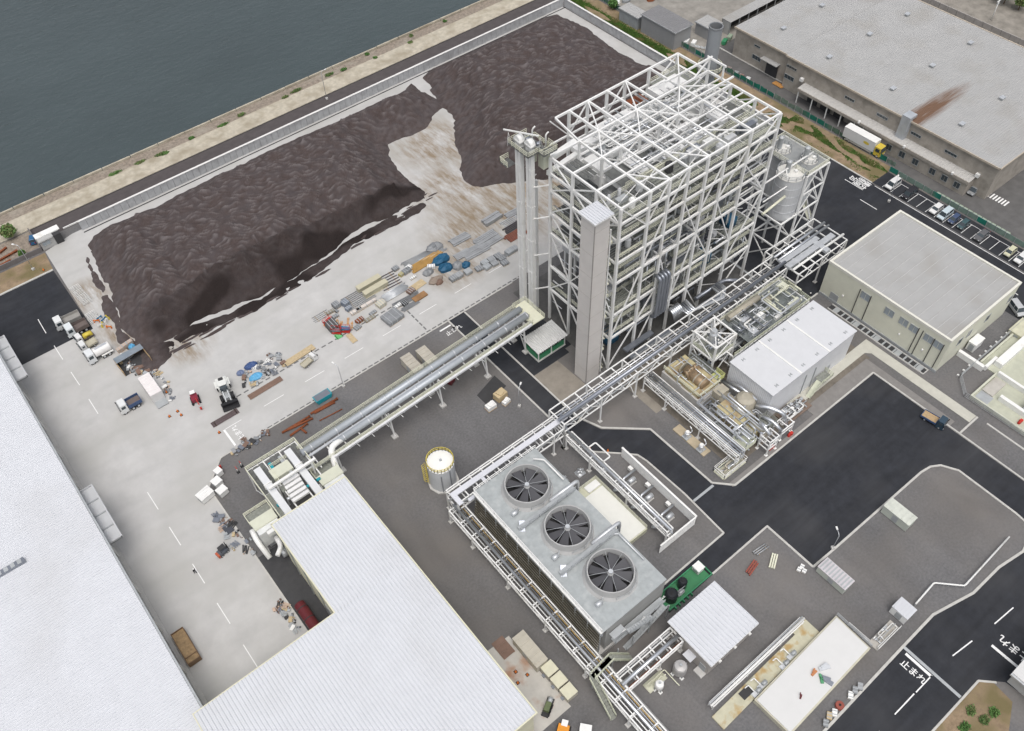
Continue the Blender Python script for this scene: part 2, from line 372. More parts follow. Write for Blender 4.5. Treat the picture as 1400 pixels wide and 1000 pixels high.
for k in range(8): dash(yard, (24.7+10*k,120.2), (29.5+10*k,120.2), .14)
dash(yard, (15.6,120.2), (19.4,120.2), .14); dash(yard, (15.4,115.2), (15.4,120.2), .45)
for a, b in (((63,-1.3),(69,-1.3)),((73,-1.2),(78.2,-1.2)),((78.6,-1.25),(82.9,-1.25)),((88.4,-1.5),(93.2,-2.1)),((98.7,-2.8),(103.8,-3.2))): dash(road1, a, b, .2)
dash(road1, (82.75,-1.35), (82.75,3.7), .5); dash(road1, (95.0,-9.6), (95.0,-4.6), .5)
dash(road1, (65.2,113.0), (68.2,113.0), .4, .05)
dash(lot2, (174.4,81.8), (174.4,87.3), .2); dash(lot2, (177.95,-20), (177.95,80.8), .18)
for k in range(6): dash(lot2, (171.0,80-k*9.5), (171.0,75-k*9.5), .18)
struct('drain_cover', MB().box(83.2,-6.3,.02,83.75,4.5,.05), GALV); struct('drain_cover', MB().box(76.9,46.6,.02,82.3,47.1,.05), GALV)
struct('drain_cover', MB().box(130.2,66.7,.02,130.7,112,.06), GALV)
bays = bpy.data.objects['parking_bay_strip']
for k in range(26): dash(bays, (179.0,79.35-2.5*k), (183.6,79.35-2.5*k), .12, .05)
dash(bays, (183.5,79.4), (183.5,15), .12, .05)
for k in range(7): dash(lot2, (166.6+k*1.4,27.2), (166.6+k*1.4,30.2), .45)
def text(parent, s, loc, size, rz, z=.05, sx=1.0):
    c = bpy.data.curves.new('lettering', 'FONT'); c.body = s; c.size = size; c.align_x = 'CENTER'; c.align_y = 'CENTER'; c.space_line = .85; c.offset = size*.012
    o = bpy.data.objects.new('lettering', c); COL.objects.link(o)
    bpy.context.view_layer.update()
    me = bpy.data.meshes.new_from_object(o.evaluated_get(bpy.context.evaluated_depsgraph_get()))
    bpy.data.objects.remove(o); me.materials.clear()
    t = link('lettering', me, LINE, parent); t.location = (loc[0],loc[1],z); t.rotation_euler = (0,0,rz); t.scale = (sx,1,1)
    return t
text(road1, '止まれ', (81.05,1.05), 1.55, -math.pi/2); text(road1, '止まれ', (97.4,-7.4), 1.9, math.pi/2)
text(yard, '止まれ', (17.4,117.6), 1.5, math.pi/2); text(road1, '止まれ', (67.8,111.2), 1.4, 0)
text(lot2, '構内\n制限\n20', (176.3,84.5), 2.1, math.pi, sx=.85)
# dark paving joint marks in the yard
jm = MB().box(-.55,-.16,0,.55,.16,.03).mesh('joint_plate'); jm.materials.append(M('dark_joint', (.16,.16,.16), .8))
for k in range(46):
    o = link('joint_plate', jm, None, yard); o.location = (21.5+1.55*k*1.0, 114.75, .025)
for k in range(26):
    o = link('joint_plate', jm, None, yard); o.location = (22+1.75*k, 126.2, .025)
for k in range(7):
    o = link('joint_plate', jm, None, yard); o.location = (63.2,116.0+1.55*k, .025); o.rotation_euler = (0,0,math.pi/2)
# soil and grass strip along the eastern boundary, neighbouring roads
struct('soil_strip', MB().sheet(rect(178.7,82,187.2,200), .02), SOIL)
struct('neighbour_road', MB().sheet([(188,196),(188,60),(196,60),(196,-60),(330,-60),(330,58),(243,58),(243,145),(230,196)], .015), ASPH2)
struct('neighbour_lane', MB().sheet(rect(185.6,-60,196,82), .018), ASPH2)
struct('far_road', MB().sheet(rect(247.5,-100,259,300), .02), M('far_asphalt', (.16,.16,.17), .9, var=.1))
struct('far_land', MB().sheet(rect(259,-100,600,214), .012), M('far_ground', (.26,.24,.21), .95, var=.3, scale=.3))
struct('back_lot', MB().sheet([(190,150),(232,150),(232,206),(190,206)], .018), M('dusty_ground', (.27,.255,.23), .95, var=.25, scale=.3))
struct('kerb', MB().box(195.3,60,-.1,195.7,150,.14), KERB)
# soil corner at bottom right
struct('soil_corner', MB().prism([(74.5,-6.6),(83.5,-6.8),(88.0,-6.8),(89.6,-8.4),(89.2,-12),(60,-26),(56,-10)], -.1, .1), SOIL)
kerb([(60,-6.5),(83.5,-6.6),(88,-6.6),(90,-8.6)], .35)

# ================================================================ FUEL HEAPS
PILE = M('palm_shell_heap', (.07,.053,.05), .95, var=.22, scale=1.8, bump=.9, bscale=2.6, dirt=(.075,.063,.064), dscale=.3, dlo=.4, dhi=.7)
def seg_dist(px, py, poly):
    """signed distance to polygon (inside > 0)"""
    best = 1e9; ins = False; n = len(poly)
    for i in range(n):
        x0, y0 = poly[i]; x1, y1 = poly[(i+1) % n]
        dx, dy = x1-x0, y1-y0; t = ((px-x0)*dx+(py-y0)*dy)/(dx*dx+dy*dy+1e-9); t = 0 if t < 0 else 1 if t > 1 else t
        d = (px-x0-t*dx)**2+(py-y0-t*dy)**2
        if d < best: best = d
        if (y0 > py) != (y1 > py) and px < (x1-x0)*(py-y0)/(y1-y0)+x0: ins = not ins
    return math.sqrt(best) if ins else -math.sqrt(best)
from mathutils import noise as NZ
def heap(name, label, poly, top, slope, step=.32, seed=0.0):
    xs = [p[0] for p in poly]; ys = [p[1] for p in poly]
    x0, x1, y0, y1 = min(xs)-.5, max(xs)+.5, min(ys)-.5, max(ys)+.5
    nx, ny = int((x1-x0)/step)+1, int((y1-y0)/step)+1; mb = MB(); idx = {}
    H = {}; DD = {}; D = []
    for j in range(ny):
        for i in range(nx):
            x, y = x0+i*step, y0+j*step
            wob = NZ.noise((x*.16, y*.16, seed))*1.3 + NZ.noise((x*.6, y*.6, seed+3))*.45
            d = seg_dist(x, y, poly) + (wob if y < 190 else wob*.5-.7)
            if d < -1.6: continue
            t = top(x, y); s = slope(x, y); z = d*s
            k = .5
            if z > t-k: z = t-k + k*math.tanh((z-t+k)/k)
            e = max(0, min(1, (d-1)/4)); e2 = max(.12, min(1, (d-3)/5))
            v = NZ.noise((x*.11, y*.11, seed+5))*.7*e
            # dozer-tracked ripples across the top
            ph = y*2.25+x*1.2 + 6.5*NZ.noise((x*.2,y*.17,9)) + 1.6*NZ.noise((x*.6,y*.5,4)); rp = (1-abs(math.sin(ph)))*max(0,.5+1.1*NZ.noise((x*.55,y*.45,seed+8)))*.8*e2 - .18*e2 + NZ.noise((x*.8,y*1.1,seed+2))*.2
            DD[i,j] = max(0,min(1,rp*1.9+.16)); v += NZ.noise((x*.33,y*.33,seed+21))*.85*min(1,max(0,d/3)); H[i,j] = max(z + v + rp*min(1, max(0,d/2)), -.25 if d < .1 else -.1)  # DD: crest tint, light on the ripples put into the colour
    for (i,j), z in H.items():
        D.append(DD[i,j]); idx[i,j] = len(mb.v); mb.v.append((x0+i*step, y0+j*step, z))
    for (i,j) in H:
        q = [(i,j),(i+1,j),(i+1,j+1),(i,j+1)]
        if all(k in idx for k in q) and max(H[k] for k in q) > -.05: mb.f.append(tuple(idx[k] for k in q))
    mb.sm = True
    o = solo(name, mb, PILE, label, 'heap'); at = o.data.color_attributes.new('painted_shading','FLOAT_COLOR','POINT'); fr = [(painted_shading(v.co.x+o.location.x, v.co.y+o.location.y, v.co.z+o.location.z), D[i]) for i, v in enumerate(o.data.vertices)]
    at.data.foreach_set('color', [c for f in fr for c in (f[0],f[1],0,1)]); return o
def painted_shading(x, y, z):
    # shade put into the colour of the faces on the loading side
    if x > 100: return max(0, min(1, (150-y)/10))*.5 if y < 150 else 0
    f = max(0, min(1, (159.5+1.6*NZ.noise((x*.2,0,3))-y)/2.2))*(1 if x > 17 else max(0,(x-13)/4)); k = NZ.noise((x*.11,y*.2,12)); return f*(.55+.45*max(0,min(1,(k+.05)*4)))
n, l = PILE.node_tree.nodes, PILE.node_tree.links; bs = n['Principled BSDF']; src = bs.inputs['Base Color'].links[0].from_socket
ca = n.new('ShaderNodeVertexColor'); ca.layer_name = 'painted_shading'; xm = n.new('ShaderNodeMix'); xm.data_type = 'RGBA'; sp_ = n.new('ShaderNodeSeparateColor'); l.new(ca.outputs[0], sp_.inputs[0]); xd = n.new('ShaderNodeMix'); xd.data_type = 'RGBA'; l.new(sp_.outputs[1], xd.inputs[0]); l.new(src, xd.inputs[6]); xd.inputs[7].default_value = (.15,.132,.132,1); l.new(sp_.outputs[0], xm.inputs[0]); l.new(xd.outputs[2], xm.inputs[6]); xm.inputs[7].default_value = (.022,.016,.015,1); l.new(xm.outputs[2], bs.inputs['Base Color'])  # ripple crests painted lighter and loading faces darker, as light and shade
P1 = [(14.69,192.66),(17.52,195.42),(22.91,196.80),(34.62,195.44),(45.24,196.12),(67.11,196.42),(90.56,195.45),(99.23,195.61),(112.08,195.18),(115.79,196.79),(116.01,194.13),(115.50,180.79),(105.67,175.92),(94.00,176.67),(90.74,168.35),(88.97,160.00),(89.77,153.56),(88.89,151.69),(84.61,152.08),(66.58,152.69),(54.78,149.77),(45.31,148.95),(38.61,149.13),(23.47,151.64),(18.29,150.60),(15.26,150.93),(11.71,153.95),(10.51,158.37),(13.66,177.06)]
def top1(x, y):
    t = 6.6 + .012*(x-40)
    if x < 29: t -= (29-x)*.09                      # lower shoulder at the left end
    if 26 < x < 30: t -= .9*(1-abs(x-28)/2)         # track across the top
    if x > 92: t = min(t, 6.2-(x-92)*.09)
    if y > 186: t = min(t, 6.4-(y-186)*.22)
    return t
def slope1(x, y):
    if y < 158 and 20 < x < 84: return .85+.25*NZ.noise((x*.12, y*.12, 4))
    return .58
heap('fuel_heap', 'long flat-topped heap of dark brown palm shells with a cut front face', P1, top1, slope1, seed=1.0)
P2 = [(118.96,196.45),(124.70,198.92),(133.91,198.51),(154.91,198.19),(168.28,198.19),(172.62,197.21),(172.86,180.99),(171.25,166.27),(173.72,151.32),(170.04,143.87)]+[(168,128),(150,126),(128,131)]+[(109.07,142.49),(103.07,146.18),(100.48,149.97),(103.96,156.81),(107.88,163.67),(114.26,173.24),(116.01,182.20)]
def top2(x, y): return 7.2 - max(0,(y-184))*.24 - max(0,(x-160))*.16 + .8*math.sin((x-110)*.07)*math.sin((y-130)*.06)
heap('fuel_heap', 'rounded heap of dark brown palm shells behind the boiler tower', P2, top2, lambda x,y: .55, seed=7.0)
# thin spills of shells on the slab round the long heap
def spill(label, poly, top=.32):
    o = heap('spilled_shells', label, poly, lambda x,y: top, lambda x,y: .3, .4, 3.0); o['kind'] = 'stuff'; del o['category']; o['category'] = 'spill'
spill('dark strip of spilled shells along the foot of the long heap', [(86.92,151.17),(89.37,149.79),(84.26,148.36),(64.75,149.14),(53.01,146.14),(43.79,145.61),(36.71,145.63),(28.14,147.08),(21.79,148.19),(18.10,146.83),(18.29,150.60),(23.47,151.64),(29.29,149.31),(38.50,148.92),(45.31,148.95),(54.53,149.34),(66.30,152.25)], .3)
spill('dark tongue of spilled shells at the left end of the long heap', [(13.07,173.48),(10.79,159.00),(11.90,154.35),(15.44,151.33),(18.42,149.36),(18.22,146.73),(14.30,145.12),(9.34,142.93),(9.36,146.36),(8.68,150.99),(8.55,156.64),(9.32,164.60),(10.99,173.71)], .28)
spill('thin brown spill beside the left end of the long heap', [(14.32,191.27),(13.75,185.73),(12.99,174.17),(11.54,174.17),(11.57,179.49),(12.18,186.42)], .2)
SP = MB()
for k in range(46):
    x = rnd.uniform(13,95); y = 145.6+abs(rnd.gauss(0,1.1))+ (3 if x > 60 else 0) + (2 if x > 80 else 0); a = rnd.uniform(.4,1.6)
    SP.v += [(x+a*math.cos(t*.785)*rnd.uniform(1,2.6), y+a*.4*math.sin(t*.785)*rnd.uniform(.5,1.1), .05) for t in range(8)]; o = len(SP.v)-8; SP.v.append((x,y,.13)); SP.f += [(o+t, o+(t+1) % 8, o+8) for t in range(8)]
sp = part('spilled_shells', SP, PILE, None); sp['kind'] = 'stuff'; sp['label'] = 'thin spill of dark palm shells in front of the heap'; sp['category'] = 'spill'
# retaining wall of precast panels
WPAN = M('precast_panel', (.44,.45,.46), .8, var=.14, scale=.8, dirt=(.34,.34,.35), dscale=.3)
def panel_wall(label, a, b, h, nx, inward):
    t = thing('retaining_wall', label, 'wall', ((a[0]+b[0])/2,(a[1]+b[1])/2))
    a, b = Vector((*a,0)), Vector((*b,0)); d = (b-a)/nx; L = d.length; u = d.normalized(); ang = math.atan2(u.y,u.x)
    pm = MB(); pm.box(-L/2+.04,-.16,0,L/2-.04,.16,h); me = pm.mesh('panel'); me.materials.append(WPAN)
    for k in range(nx):
        o = link('panel', me, None, t, True); p = a+d*(k+.5); o.location = (p.x, p.y, rnd.uniform(-.03,.03)); o.rotation_euler = (0,0,ang)
    n2 = Vector((-u.y,u.x,0))*inward
    c = MB().beam(a-n2*.05+Vector((0,0,h+.08)), b-n2*.05+Vector((0,0,h+.08)), .6, .12); part('coping', c, M('pale_coping', (.72,.71,.69), .7, var=.06), t, True)
    f = MB().beam(a+n2*1.1+Vector((0,0,.08)), b+n2*1.1+Vector((0,0,.08)), .25, .12); part('footing', f, DARK, t, True)
    return t
panel_wall('grey precast concrete retaining wall between the heaps and the quay road', (16.5,198.75), (176.4,198.75), 2.75, 88, -1)
panel_wall('grey precast concrete retaining wall beside the green grass strip', (176.6,198.3), (176.6,113.2), 2.75, 46, 1)
# white low wall with lamp columns along the quay road
solo('crash_barrier', MB().box(13,202.25,0,176,202.55,.35), WHITE, 'long thin white kerb wall lining the quay road', 'barrier')
def lamp_post(label, p, h=7.5, a=0, arm=1.2):
    t = thing('lamp_post', label, 'lamp post', p, a, 'lamp posts on the site')
    part('base', MB().box(-.3,-.3,0,.3,.3,.5), CONC, t)
    part('pole', MB().tube([(0,0,.5),(0,0,h-.3),(arm*.3,0,h),(arm,0,h+.05)], .07, 6), STEEL, t)
    part('lamp_head', MB().box(arm-.1,-.16,h-.02,arm+.55,.16,.12+h), WHITE, t)
lamp_post('lamp post on the quay road behind the long heap', (92.54,205.75), 9)
lamp_post('lamp post on the soil verge by the truck lot', (1.91,192.95), 8, 2.2)
lamp_post('lamp post at the yard edge near the rusty pipes', (40.39,113.73), 7, 1.8)
lamp_post('lamp post on the road beside the wrapped pallets', (65.65,85.56), 6, .6)
lamp_post('lamp post at the parking road edge', (175.63,74.91), 7, .5)
lamp_post('lamp post at the corner of the grey island near the louvred cabinet', (89.03,23.85), 5, 1.0)

# ================================================================ BUILDINGS
ROOFW = M('white_ribbed_roof', (.6,.615,.645), .6, 0, var=.03, scale=.3, dirt=(.56,.57,.59), dscale=.06)
ROOFG = M('weathered_grey_roof', (.375,.375,.37), .7, 0, var=.06, scale=.2, dirt=(.33,.32,.3), dscale=.12, dlo=.5, dhi=.8)
WALLC = M('cream_cladding', (.68,.66,.5), .6, var=.05, scale=.4)
WALLB = M('beige_cladding', (.68,.68,.57), .6, var=.05, scale=.4)
WALLG = M('grey_cladding', (.42,.42,.41), .65, var=.06, scale=.5)
WALLT = M('taupe_panel', (.64,.61,.58), .6, var=.04, scale=.4)
WALLO = M('old_wall', (.36,.33,.29), .85, var=.18, scale=.5, dirt=(.25,.23,.2), dscale=.3)
def building(name, label, x0, y0, x1, y1, h, wall, cat='building'):
    t = thing(name, label, cat, ((x0+x1)/2,(y0+y1)/2))
    part('wall', MB().box(x0,y0,-.1,x1,y1,h), wall, t, True)
    return t
def window(t, face, at, a0, a1, z0, z1, n=2, mat=None):
    """window on a wall: face 'x' (plane x=at, facing -x) or 'y' (facing -y)"""
    fr, gl = MB(), MB(); e = .09
    def B(m, u0, u1, w0, w1, d0, d1):
        m.box(at-d1,u0,w0,at-d0,u1,w1) if face == 'x' else m.box(u0,at-d1,w0,u1,at-d0,w1)
    B(fr,a0,a1,z0-e,z0,0,.12); B(fr,a0,a1,z1,z1+e,0,.12); B(fr,a0-e,a0,z0-e,z1+e,0,.12); B(fr,a1,a1+e,z0-e,z1+e,0,.12)
    p = part('window', fr, GALV, t, True)
    for k in range(n):
        u0 = a0+(a1-a0)*k/n; u1 = a0+(a1-a0)*(k+1)/n; g2 = MB(); B(g2,u0+.05,u1-.05,z0,z1,.02,.06); part('pane', g2, mat or GLASS, p)
    return p
# --- big warehouse at the left edge
wz = 10.0
t = building('warehouse', 'huge warehouse with white ribbed roof filling the lower left corner', -90, 10, -13.25, 176, wz-.3, WALLG, 'warehouse')
mb = ribs(MB(), -90, -12.95, 10, 176, lambda x,y: wz+.02*(-13-x), 'x', .55, .1); part('roof', mb, ROOFW, t, True)
part('gutter', MB().box(-12.92,10,wz-.35,-12.6,176,wz-.05), GALV, t, True)
for k in range(16):
    part('downpipe', MB().box(-13.2,22+9.4*k,0,-12.95,22.25+9.4*k,wz-.4), WHITE, t, True)
part('eave_band', MB().box(-13.24,10,wz-2.2,-13.02,176,wz-.6), DARK, t, True)
for k in range(34):
    part('louvre', MB().box(-13.02,30+4*k,wz-2.0,-12.8,31.6+4*k,wz-.7), GALV, t, True)
part('plinth', MB().box(-13.24,10,0,-12.5,176,.5), CONC, t, True)
for (y0, y1) in ((104.7,118.6),(152.6,166.8)):
    c = part('canopy', MB().box(-13.2,y0,7.6,-10.5,y1,7.75).box(-10.55,y0,7.55,-10.3,y1,8.25).box(-13.2,y0,7.6,-10.4,y0+.15,8.2).box(-13.2,y1-.15,7.6,-10.4,y1,8.2), M('canopy_sheet', (.55,.56,.57), .5, .2, var=.06), t, True)
    for k in range(1, 4): part('purlin', MB().box(-13.2,y0+(y1-y0)*k/4-.1,7.75,-10.5,y0+(y1-y0)*k/4+.1,8.0), GALV, c)
rv = part('ridge_vent', MB().box(-60,108.9,wz+.3,-25.2,109.9,wz+.95), DUCT, t, True)
for k in range(30): part('slat', MB().box(-60+k*1.16,108.95,wz+.95,-59.3+k*1.16,109.85,wz+1.0), GALV, rv)
# --- fuel store with L-shaped white roof
fz = 14.0
t = thing('fuel_store', 'L-shaped fuel store with cream walls and white ribbed roof at bottom centre', 'building', (6,48))
part('wall', MB().prism([(-13.4,32.8),(25.55,32.8),(25.55,85.3),(11.3,85.3),(11.3,64.6),(-13.4,64.6)], -.1, fz-.25), WALLC, t, True)
part('roof', ribs(ribs(MB(), 11.05, 25.8, 64.9, 85.5, lambda x,y: fz, 'y', .62, .13), -13.85, 25.8, 32.5, 64.9, lambda x,y: fz, 'y', .62, .13), ROOFW, t, True)
part('roof_edge', MB().box(25.8,32.5,fz-.35,26.0,85.55,fz+.12).box(10.9,85.5,fz-.35,26.0,85.7,fz+.12).box(10.85,64.95,fz-.35,11.05,85.7,fz+.12).box(-14.0,64.91,fz-.35,11.05,65.07,fz+.05).box(-14.0,32.5,fz-.35,-13.85,65.05,fz+.12).box(-14.0,32.3,fz-.35,26.0,32.5,fz+.12), WALLC, t, True)
for y in (67,72,77,82): part('downpipe', MB().box(11.1,y,0,11.28,y+.2,fz-.4), GALV, t, True)
part('door', MB().box(11.2,68,0,11.3,72,4.5), GALV, t, True)
# --- lift shaft
t = building('lift_shaft', 'tall narrow taupe lift shaft standing against the white boiler tower', 80.15, 81.1, 83.75, 84.65, 45.0, WALLT, 'tower')
part('roof', ribs(MB(), 79.7, 84.2, 80.6, 85.1, lambda x,y: 45.25, 'y', .56, .16), ROOFW, t, True)
part('roof_trim', MB().box(79.7,80.6,44.9,84.2,85.1,45.22), WHITE, t, True)
part('seam', MB().box(80.1,81.05,0,80.25,81.2,44.8), M('seam_grey', (.33,.31,.29), .6), t, True)
for k in range(8): part('panel_joint', MB().box(80.13,81.08,5.5*k+4,83.77,84.67,5.5*k+4.04), M('joint_taupe', (.43,.4,.37), .6), t, True)
# --- electrical building (beige)
t = building('electrical_building', 'beige two-storey electrical building with flat pale grey roof', 138, 36, 163.2, 66.3, 9.7, WALLB)
part('roof', MB().box(138.4,36.4,9.65,162.8,65.9,9.8), ROOFG, t, True)
for k in range(13): part('roof_seam', MB().box(138.5,37.6+2.25*k,9.8,162.7,37.72+2.25*k,9.9), M('seam_pale', (.47,.47,.465), .6), t, True)
part('parapet', MB().box(137.9,35.9,9.5,138.4,66.4,10.15).box(162.8,35.9,9.5,163.3,66.4,10.15).box(138.4,35.9,9.5,162.8,36.4,10.15).box(138.4,65.9,9.5,162.8,66.4,10.15), M('parapet_cream', (.7,.69,.62), .6, var=.04), t, True)
for y0, y1 in ((54.9,57.0),(48.8,50.9),(45.3,47.2),(42.9,44.7),(39.3,41.2),(37.0,38.9)): window(t,'x',138,y0,y1,6.3,8.0, mat=M('pale_glass', (.3,.34,.37), .15, var=.02, spec=.6))
for x0, x1 in ((142.6,143.9),(146.0,147.2),(152.6,153.9),(161.0,162.2)): window(t,'y',36,x0,x1,5.2,7.0)
for y in (57.4,55.0-.4,42.8-.1,41.75,38.95,36.8): part('downpipe', MB().box(137.82,y,0,137.98,y+.14,8.2), DARK, t, True)
part('plinth', MB().box(137.8,35.8,0,137.98,66.3,.7), GALV, t, True)
for y in (60.5,45.8,40.1): part('wall_lamp', MB().box(137.7,y,3.4,137.98,y+.35,3.8), WHITE, t, True)
part('doorway', MB().box(137.88,61.5,0,137.99,63.6,2.6), GALV, t, True)
tr = thing('cable_trench', 'open concrete cable trench with steel gratings along the beige building', 'trench', (136.8,50))
part('side', MB().box(135.5,37.3,0,135.75,62,.25).box(137.2,37.3,0,137.45,62,.25).box(135.5,37.1,0,137.45,37.3,.25), CONC, tr, True)
part('bottom', MB().box(135.75,37.3,.03,137.2,62,.06), DARK, tr, True)
for k in range(17): part('grating', MB().box(135.7,38+1.35*k,.12,137.25,38.35+1.35*k,.28) if k % 4 else MB().box(135.7,38+1.35*k,.12,137.25,39.2+1.35*k,.3), GALV, tr, True)
# --- white turbine hall
t = building('turbine_hall', 'white flat-roofed turbine hall beside the black asphalt court', 101.2, 50.5, 126.8, 61.4, 8.75, M('hall_wall', (.7,.71,.73), .55, 0, var=.05))
part('roof', MB().box(101,50.3,8.75,127,61.6,9.0), M('white_membrane', (.6,.61,.63), .6, var=.03), t, True)
for x in (109.6,118.3): part('roof_seam', MB().box(x-.2,50.35,9.0,x+.2,61.55,9.12), WHITE, t, True)
for x in (103.5,107.6,111.5,115.8,120.0,124.8):
    for y in (51.6,60.2): part('roof_anchor', MB().box(x-.35,y-.3,9.0,x-.2,y+.3,9.12).box(x+.2,y-.3,9.0,x+.35,y+.3,9.12).box(x-.2,y-.08,9.0,x+.2,y+.08,9.12), GALV, t, True)
for x in (112.0,115.0): part('downpipe', MB().box(x,50.3,0,x+.15,50.48,6.5), GALV, t, True)
for k in range(26): part('wall_rib', MB().box(101.14,50.7+.42*k,0,101.2,50.76+.42*k,8.7), M('hall_rib', (.55,.56,.57), .5), t, True)
part('door', MB().box(119.5,50.38,0,121,50.49,2.6), GALV, t, True)
# --- pump house
t = building('pump_house', 'square pump house with white ribbed roof and brown-grey walls', 54.4, 22.5, 65, 31.5, 5.3, M('pump_wall', (.4,.375,.35), .6, var=.05))
part('roof', ribs(MB(), 53.95, 65.4, 22.0, 31.95, lambda x,y: 5.5+.02*(32-y), 'y', .75, .14), ROOFW, t, True)
part('roof_trim', MB().box(53.95,22.0,5.25,65.4,31.95,5.45), WHITE, t, True)
part('step', MB().box(53.2,22.6,0,54.4,24.4,.35), CONC, t, True); part('door', MB().box(54.3,23,0,54.42,24.3,2.3), GALV, t, True)
for x in (56.5,60.2,63.8): part('light_box', MB().box(x,22.0,2.6,x+.5,22.48,3.0), WHITE, t, True)
part('porch', MB().box(52.9,25.2,2.5,54.4,27.0,2.6), ROOFW, t, True)
part('louvre', MB().box(57.5,22.4,2.2,59.5,22.49,3.0), GALV, t, True)
# --- green plinth shed near the lift shaft
t = thing('equipment_shed', 'open green-sided shed with light ribbed lean-to roof', 'shed', (79.8,94.3))
part('slab', MB().box(76.2,91.9,0,84.0,96.8,.2), CONC, t, True)
part('wall', MB().box(76.5,92.2,.2,83.8,92.4,1.6).box(76.5,92.4,.2,76.7,96.5,1.6).box(76.5,96.4,.2,83.8,96.6,2.2), GREEN, t, True)
for x, y in ((76.4,92.1),(80,92.1),(83.8,92.1),(76.4,96.6),(83.8,96.6)): part('post', MB().box(x-.1,y-.1,0,x+.1,y+.1,3.3), WHITE, t, True)
part('roof', ribs(MB(), 75.9, 84.3, 91.6, 97.1, lambda x,y: 3.3+.06*(y-91.6), 'y', .62, .15), M('shed_roof', (.66,.66,.65), .5, .2, var=.05), t, True)
for x in (78,79.6,81.2,82.6): part('panel', MB().box(x-.5,93.4,.2,x+.5,94.6,2.2), GALV, t, True)
# --- neighbour's warehouses, top right
def big_shed(label, x0, y0, x1, y1, h, vents, rust=False):
    t = building('factory_hall', label, x0, y0, x1, y1, h-.25, WALLO, 'factory')
    part('roof', ribs(MB(), x0-.4, x1+.4, y0-.4, y1+.4, lambda x,y: h, 'x', .75, .06), RUSTROOF if rust else ROOFG, t, True)
    part('roof_edge', MB().box(x0-.6,y0-.5,h-.4,x0-.4,y1+.5,h+.1).box(x0-.6,y0-.6,h-.4,x1+.5,y0-.4,h+.1).box(x1+.4,y0-.5,h-.4,x1+.7,y1+.5,h+.15), M('rusty_gutter', (.5,.44,.36), .7, var=.1), t, True)
    for x, y in vents:
        v = part('roof_vent', MB().box(x-.5,y-.45,h,x+.5,y+.45,h+.55), GALV, t, True); part('cowl', MB().box(x-.75,y-.6,h+.55,x+.75,y+.6,h+.75), STEEL, v)
    return t
RUSTROOF = M('stained_grey_roof', (.375,.375,.37), .7, 0, var=.06, scale=.2, dirt=(.33,.32,.3), dscale=.12, dlo=.5, dhi=.8)
n, l = RUSTROOF.node_tree.nodes, RUSTROOF.node_tree.links; bs = n['Principled BSDF']; src = bs.inputs['Base Color'].links[0].from_socket
geo = [x for x in n if x.type == 'NEW_GEOMETRY'][0]
mp = n.new('ShaderNodeMapping'); mp.inputs['Location'].default_value = (-194.5*.034,-84.6*.26,0); mp.inputs['Scale'].default_value = (.034,.26,0); l.new(geo.outputs['Position'], mp.inputs[0])
gl = n.new('ShaderNodeTexGradient'); gl.gradient_type = 'SPHERICAL'; l.new(mp.outputs[0], gl.inputs[0])
nz = n.new('ShaderNodeTexNoise'); nz.inputs['Scale'].default_value = 1; nz.inputs['Detail'].default_value = 5
mp2 = n.new('ShaderNodeMapping'); mp2.inputs['Scale'].default_value = (.12,1.6,1); l.new(geo.outputs['Position'], mp2.inputs[0]); l.new(mp2.outputs[0], nz.inputs['Vector'])
mu = n.new('ShaderNodeMath'); mu.operation = 'MULTIPLY'; l.new(gl.outputs['Fac'], mu.inputs[0]); l.new(nz.outputs[0], mu.inputs[1])
mr = n.new('ShaderNodeMapRange'); mr.inputs[1].default_value = .06; mr.inputs[2].default_value = .3; mr.inputs[4].default_value = .95; l.new(mu.outputs[0], mr.inputs[0])
x = n.new('ShaderNodeMix'); x.data_type = 'RGBA'; l.new(mr.outputs[0], x.inputs[0]); l.new(src, x.inputs[6]); x.inputs[7].default_value = (.15,.08,.045,1); l.new(x.outputs[2], bs.inputs['Base Color'])
t = big_shed('large old factory hall with rust-streaked grey roof, top right', 193.8, 60.2, 243.4, 124.4, 10.0, [(200.6,116.1),(218,115.9),(234.4,115.2),(201.1,95.9),(217.7,95.4),(234.7,95),(201.2,75.5),(218.3,75.1),(234.5,75)], True)
for a, b in ((120.9,124.2),(101.5,104.5),(91,94.3),(81,83.9),(70.7,74)): window(t,'x',193.8,a,b,6.6,7.3,4)
for a, b in ((121,124.2),): window(t,'x',193.8,a,b,3.2,4.4,3)
part('lower_roof', ribs(MB(), 190.8, 193.8, 64.2, 117.3, lambda x,y: 4.5+.1*(x-190.8), 'x', .9, .06), M('dull_canopy_roof', (.46,.45,.43), .7, var=.08), t, True)
part('canopy_front', MB().box(190.6,64.2,3.7,190.8,117.3,4.5), WALLO, t, True)
part('lean_to_wall', MB().box(191.0,64.4,0,193.8,95,4.4), WALLO, t, True)
for a in (66,69.5,73,78,82,86): window(t,'x',191.0,a,a+1.6,1.2,2.8)
for a in (112,107.5,103): part('loading_bay', MB().box(193.5,a,0,193.79,a+3.2,3.4), DARK, t, True)
for y in (116.8,112,107,102.4,98,95.2): part('canopy_post', MB().box(190.8,y-.12,0,191.05,y+.12,3.7), WHITE, t, True)
part('exhaust_duct', MB().box(192.4,84.6,4.5,193.8,87.0,10.4).box(192.4,84.6,10.4,195.3,87.0,11.2), M('duct_sheet', (.5,.53,.56), .5, .4), t, True)
for y in (63.5,117.8): part('ac_unit', MB().box(193.0,y,5.0,193.78,y+1,5.9), WHITE, t, True)
for y in (96.4,82.5,68.5): part('wall_lamp', MB().box(190.2,y,4.4,190.8,y+.5,5), WHITE, t, True)
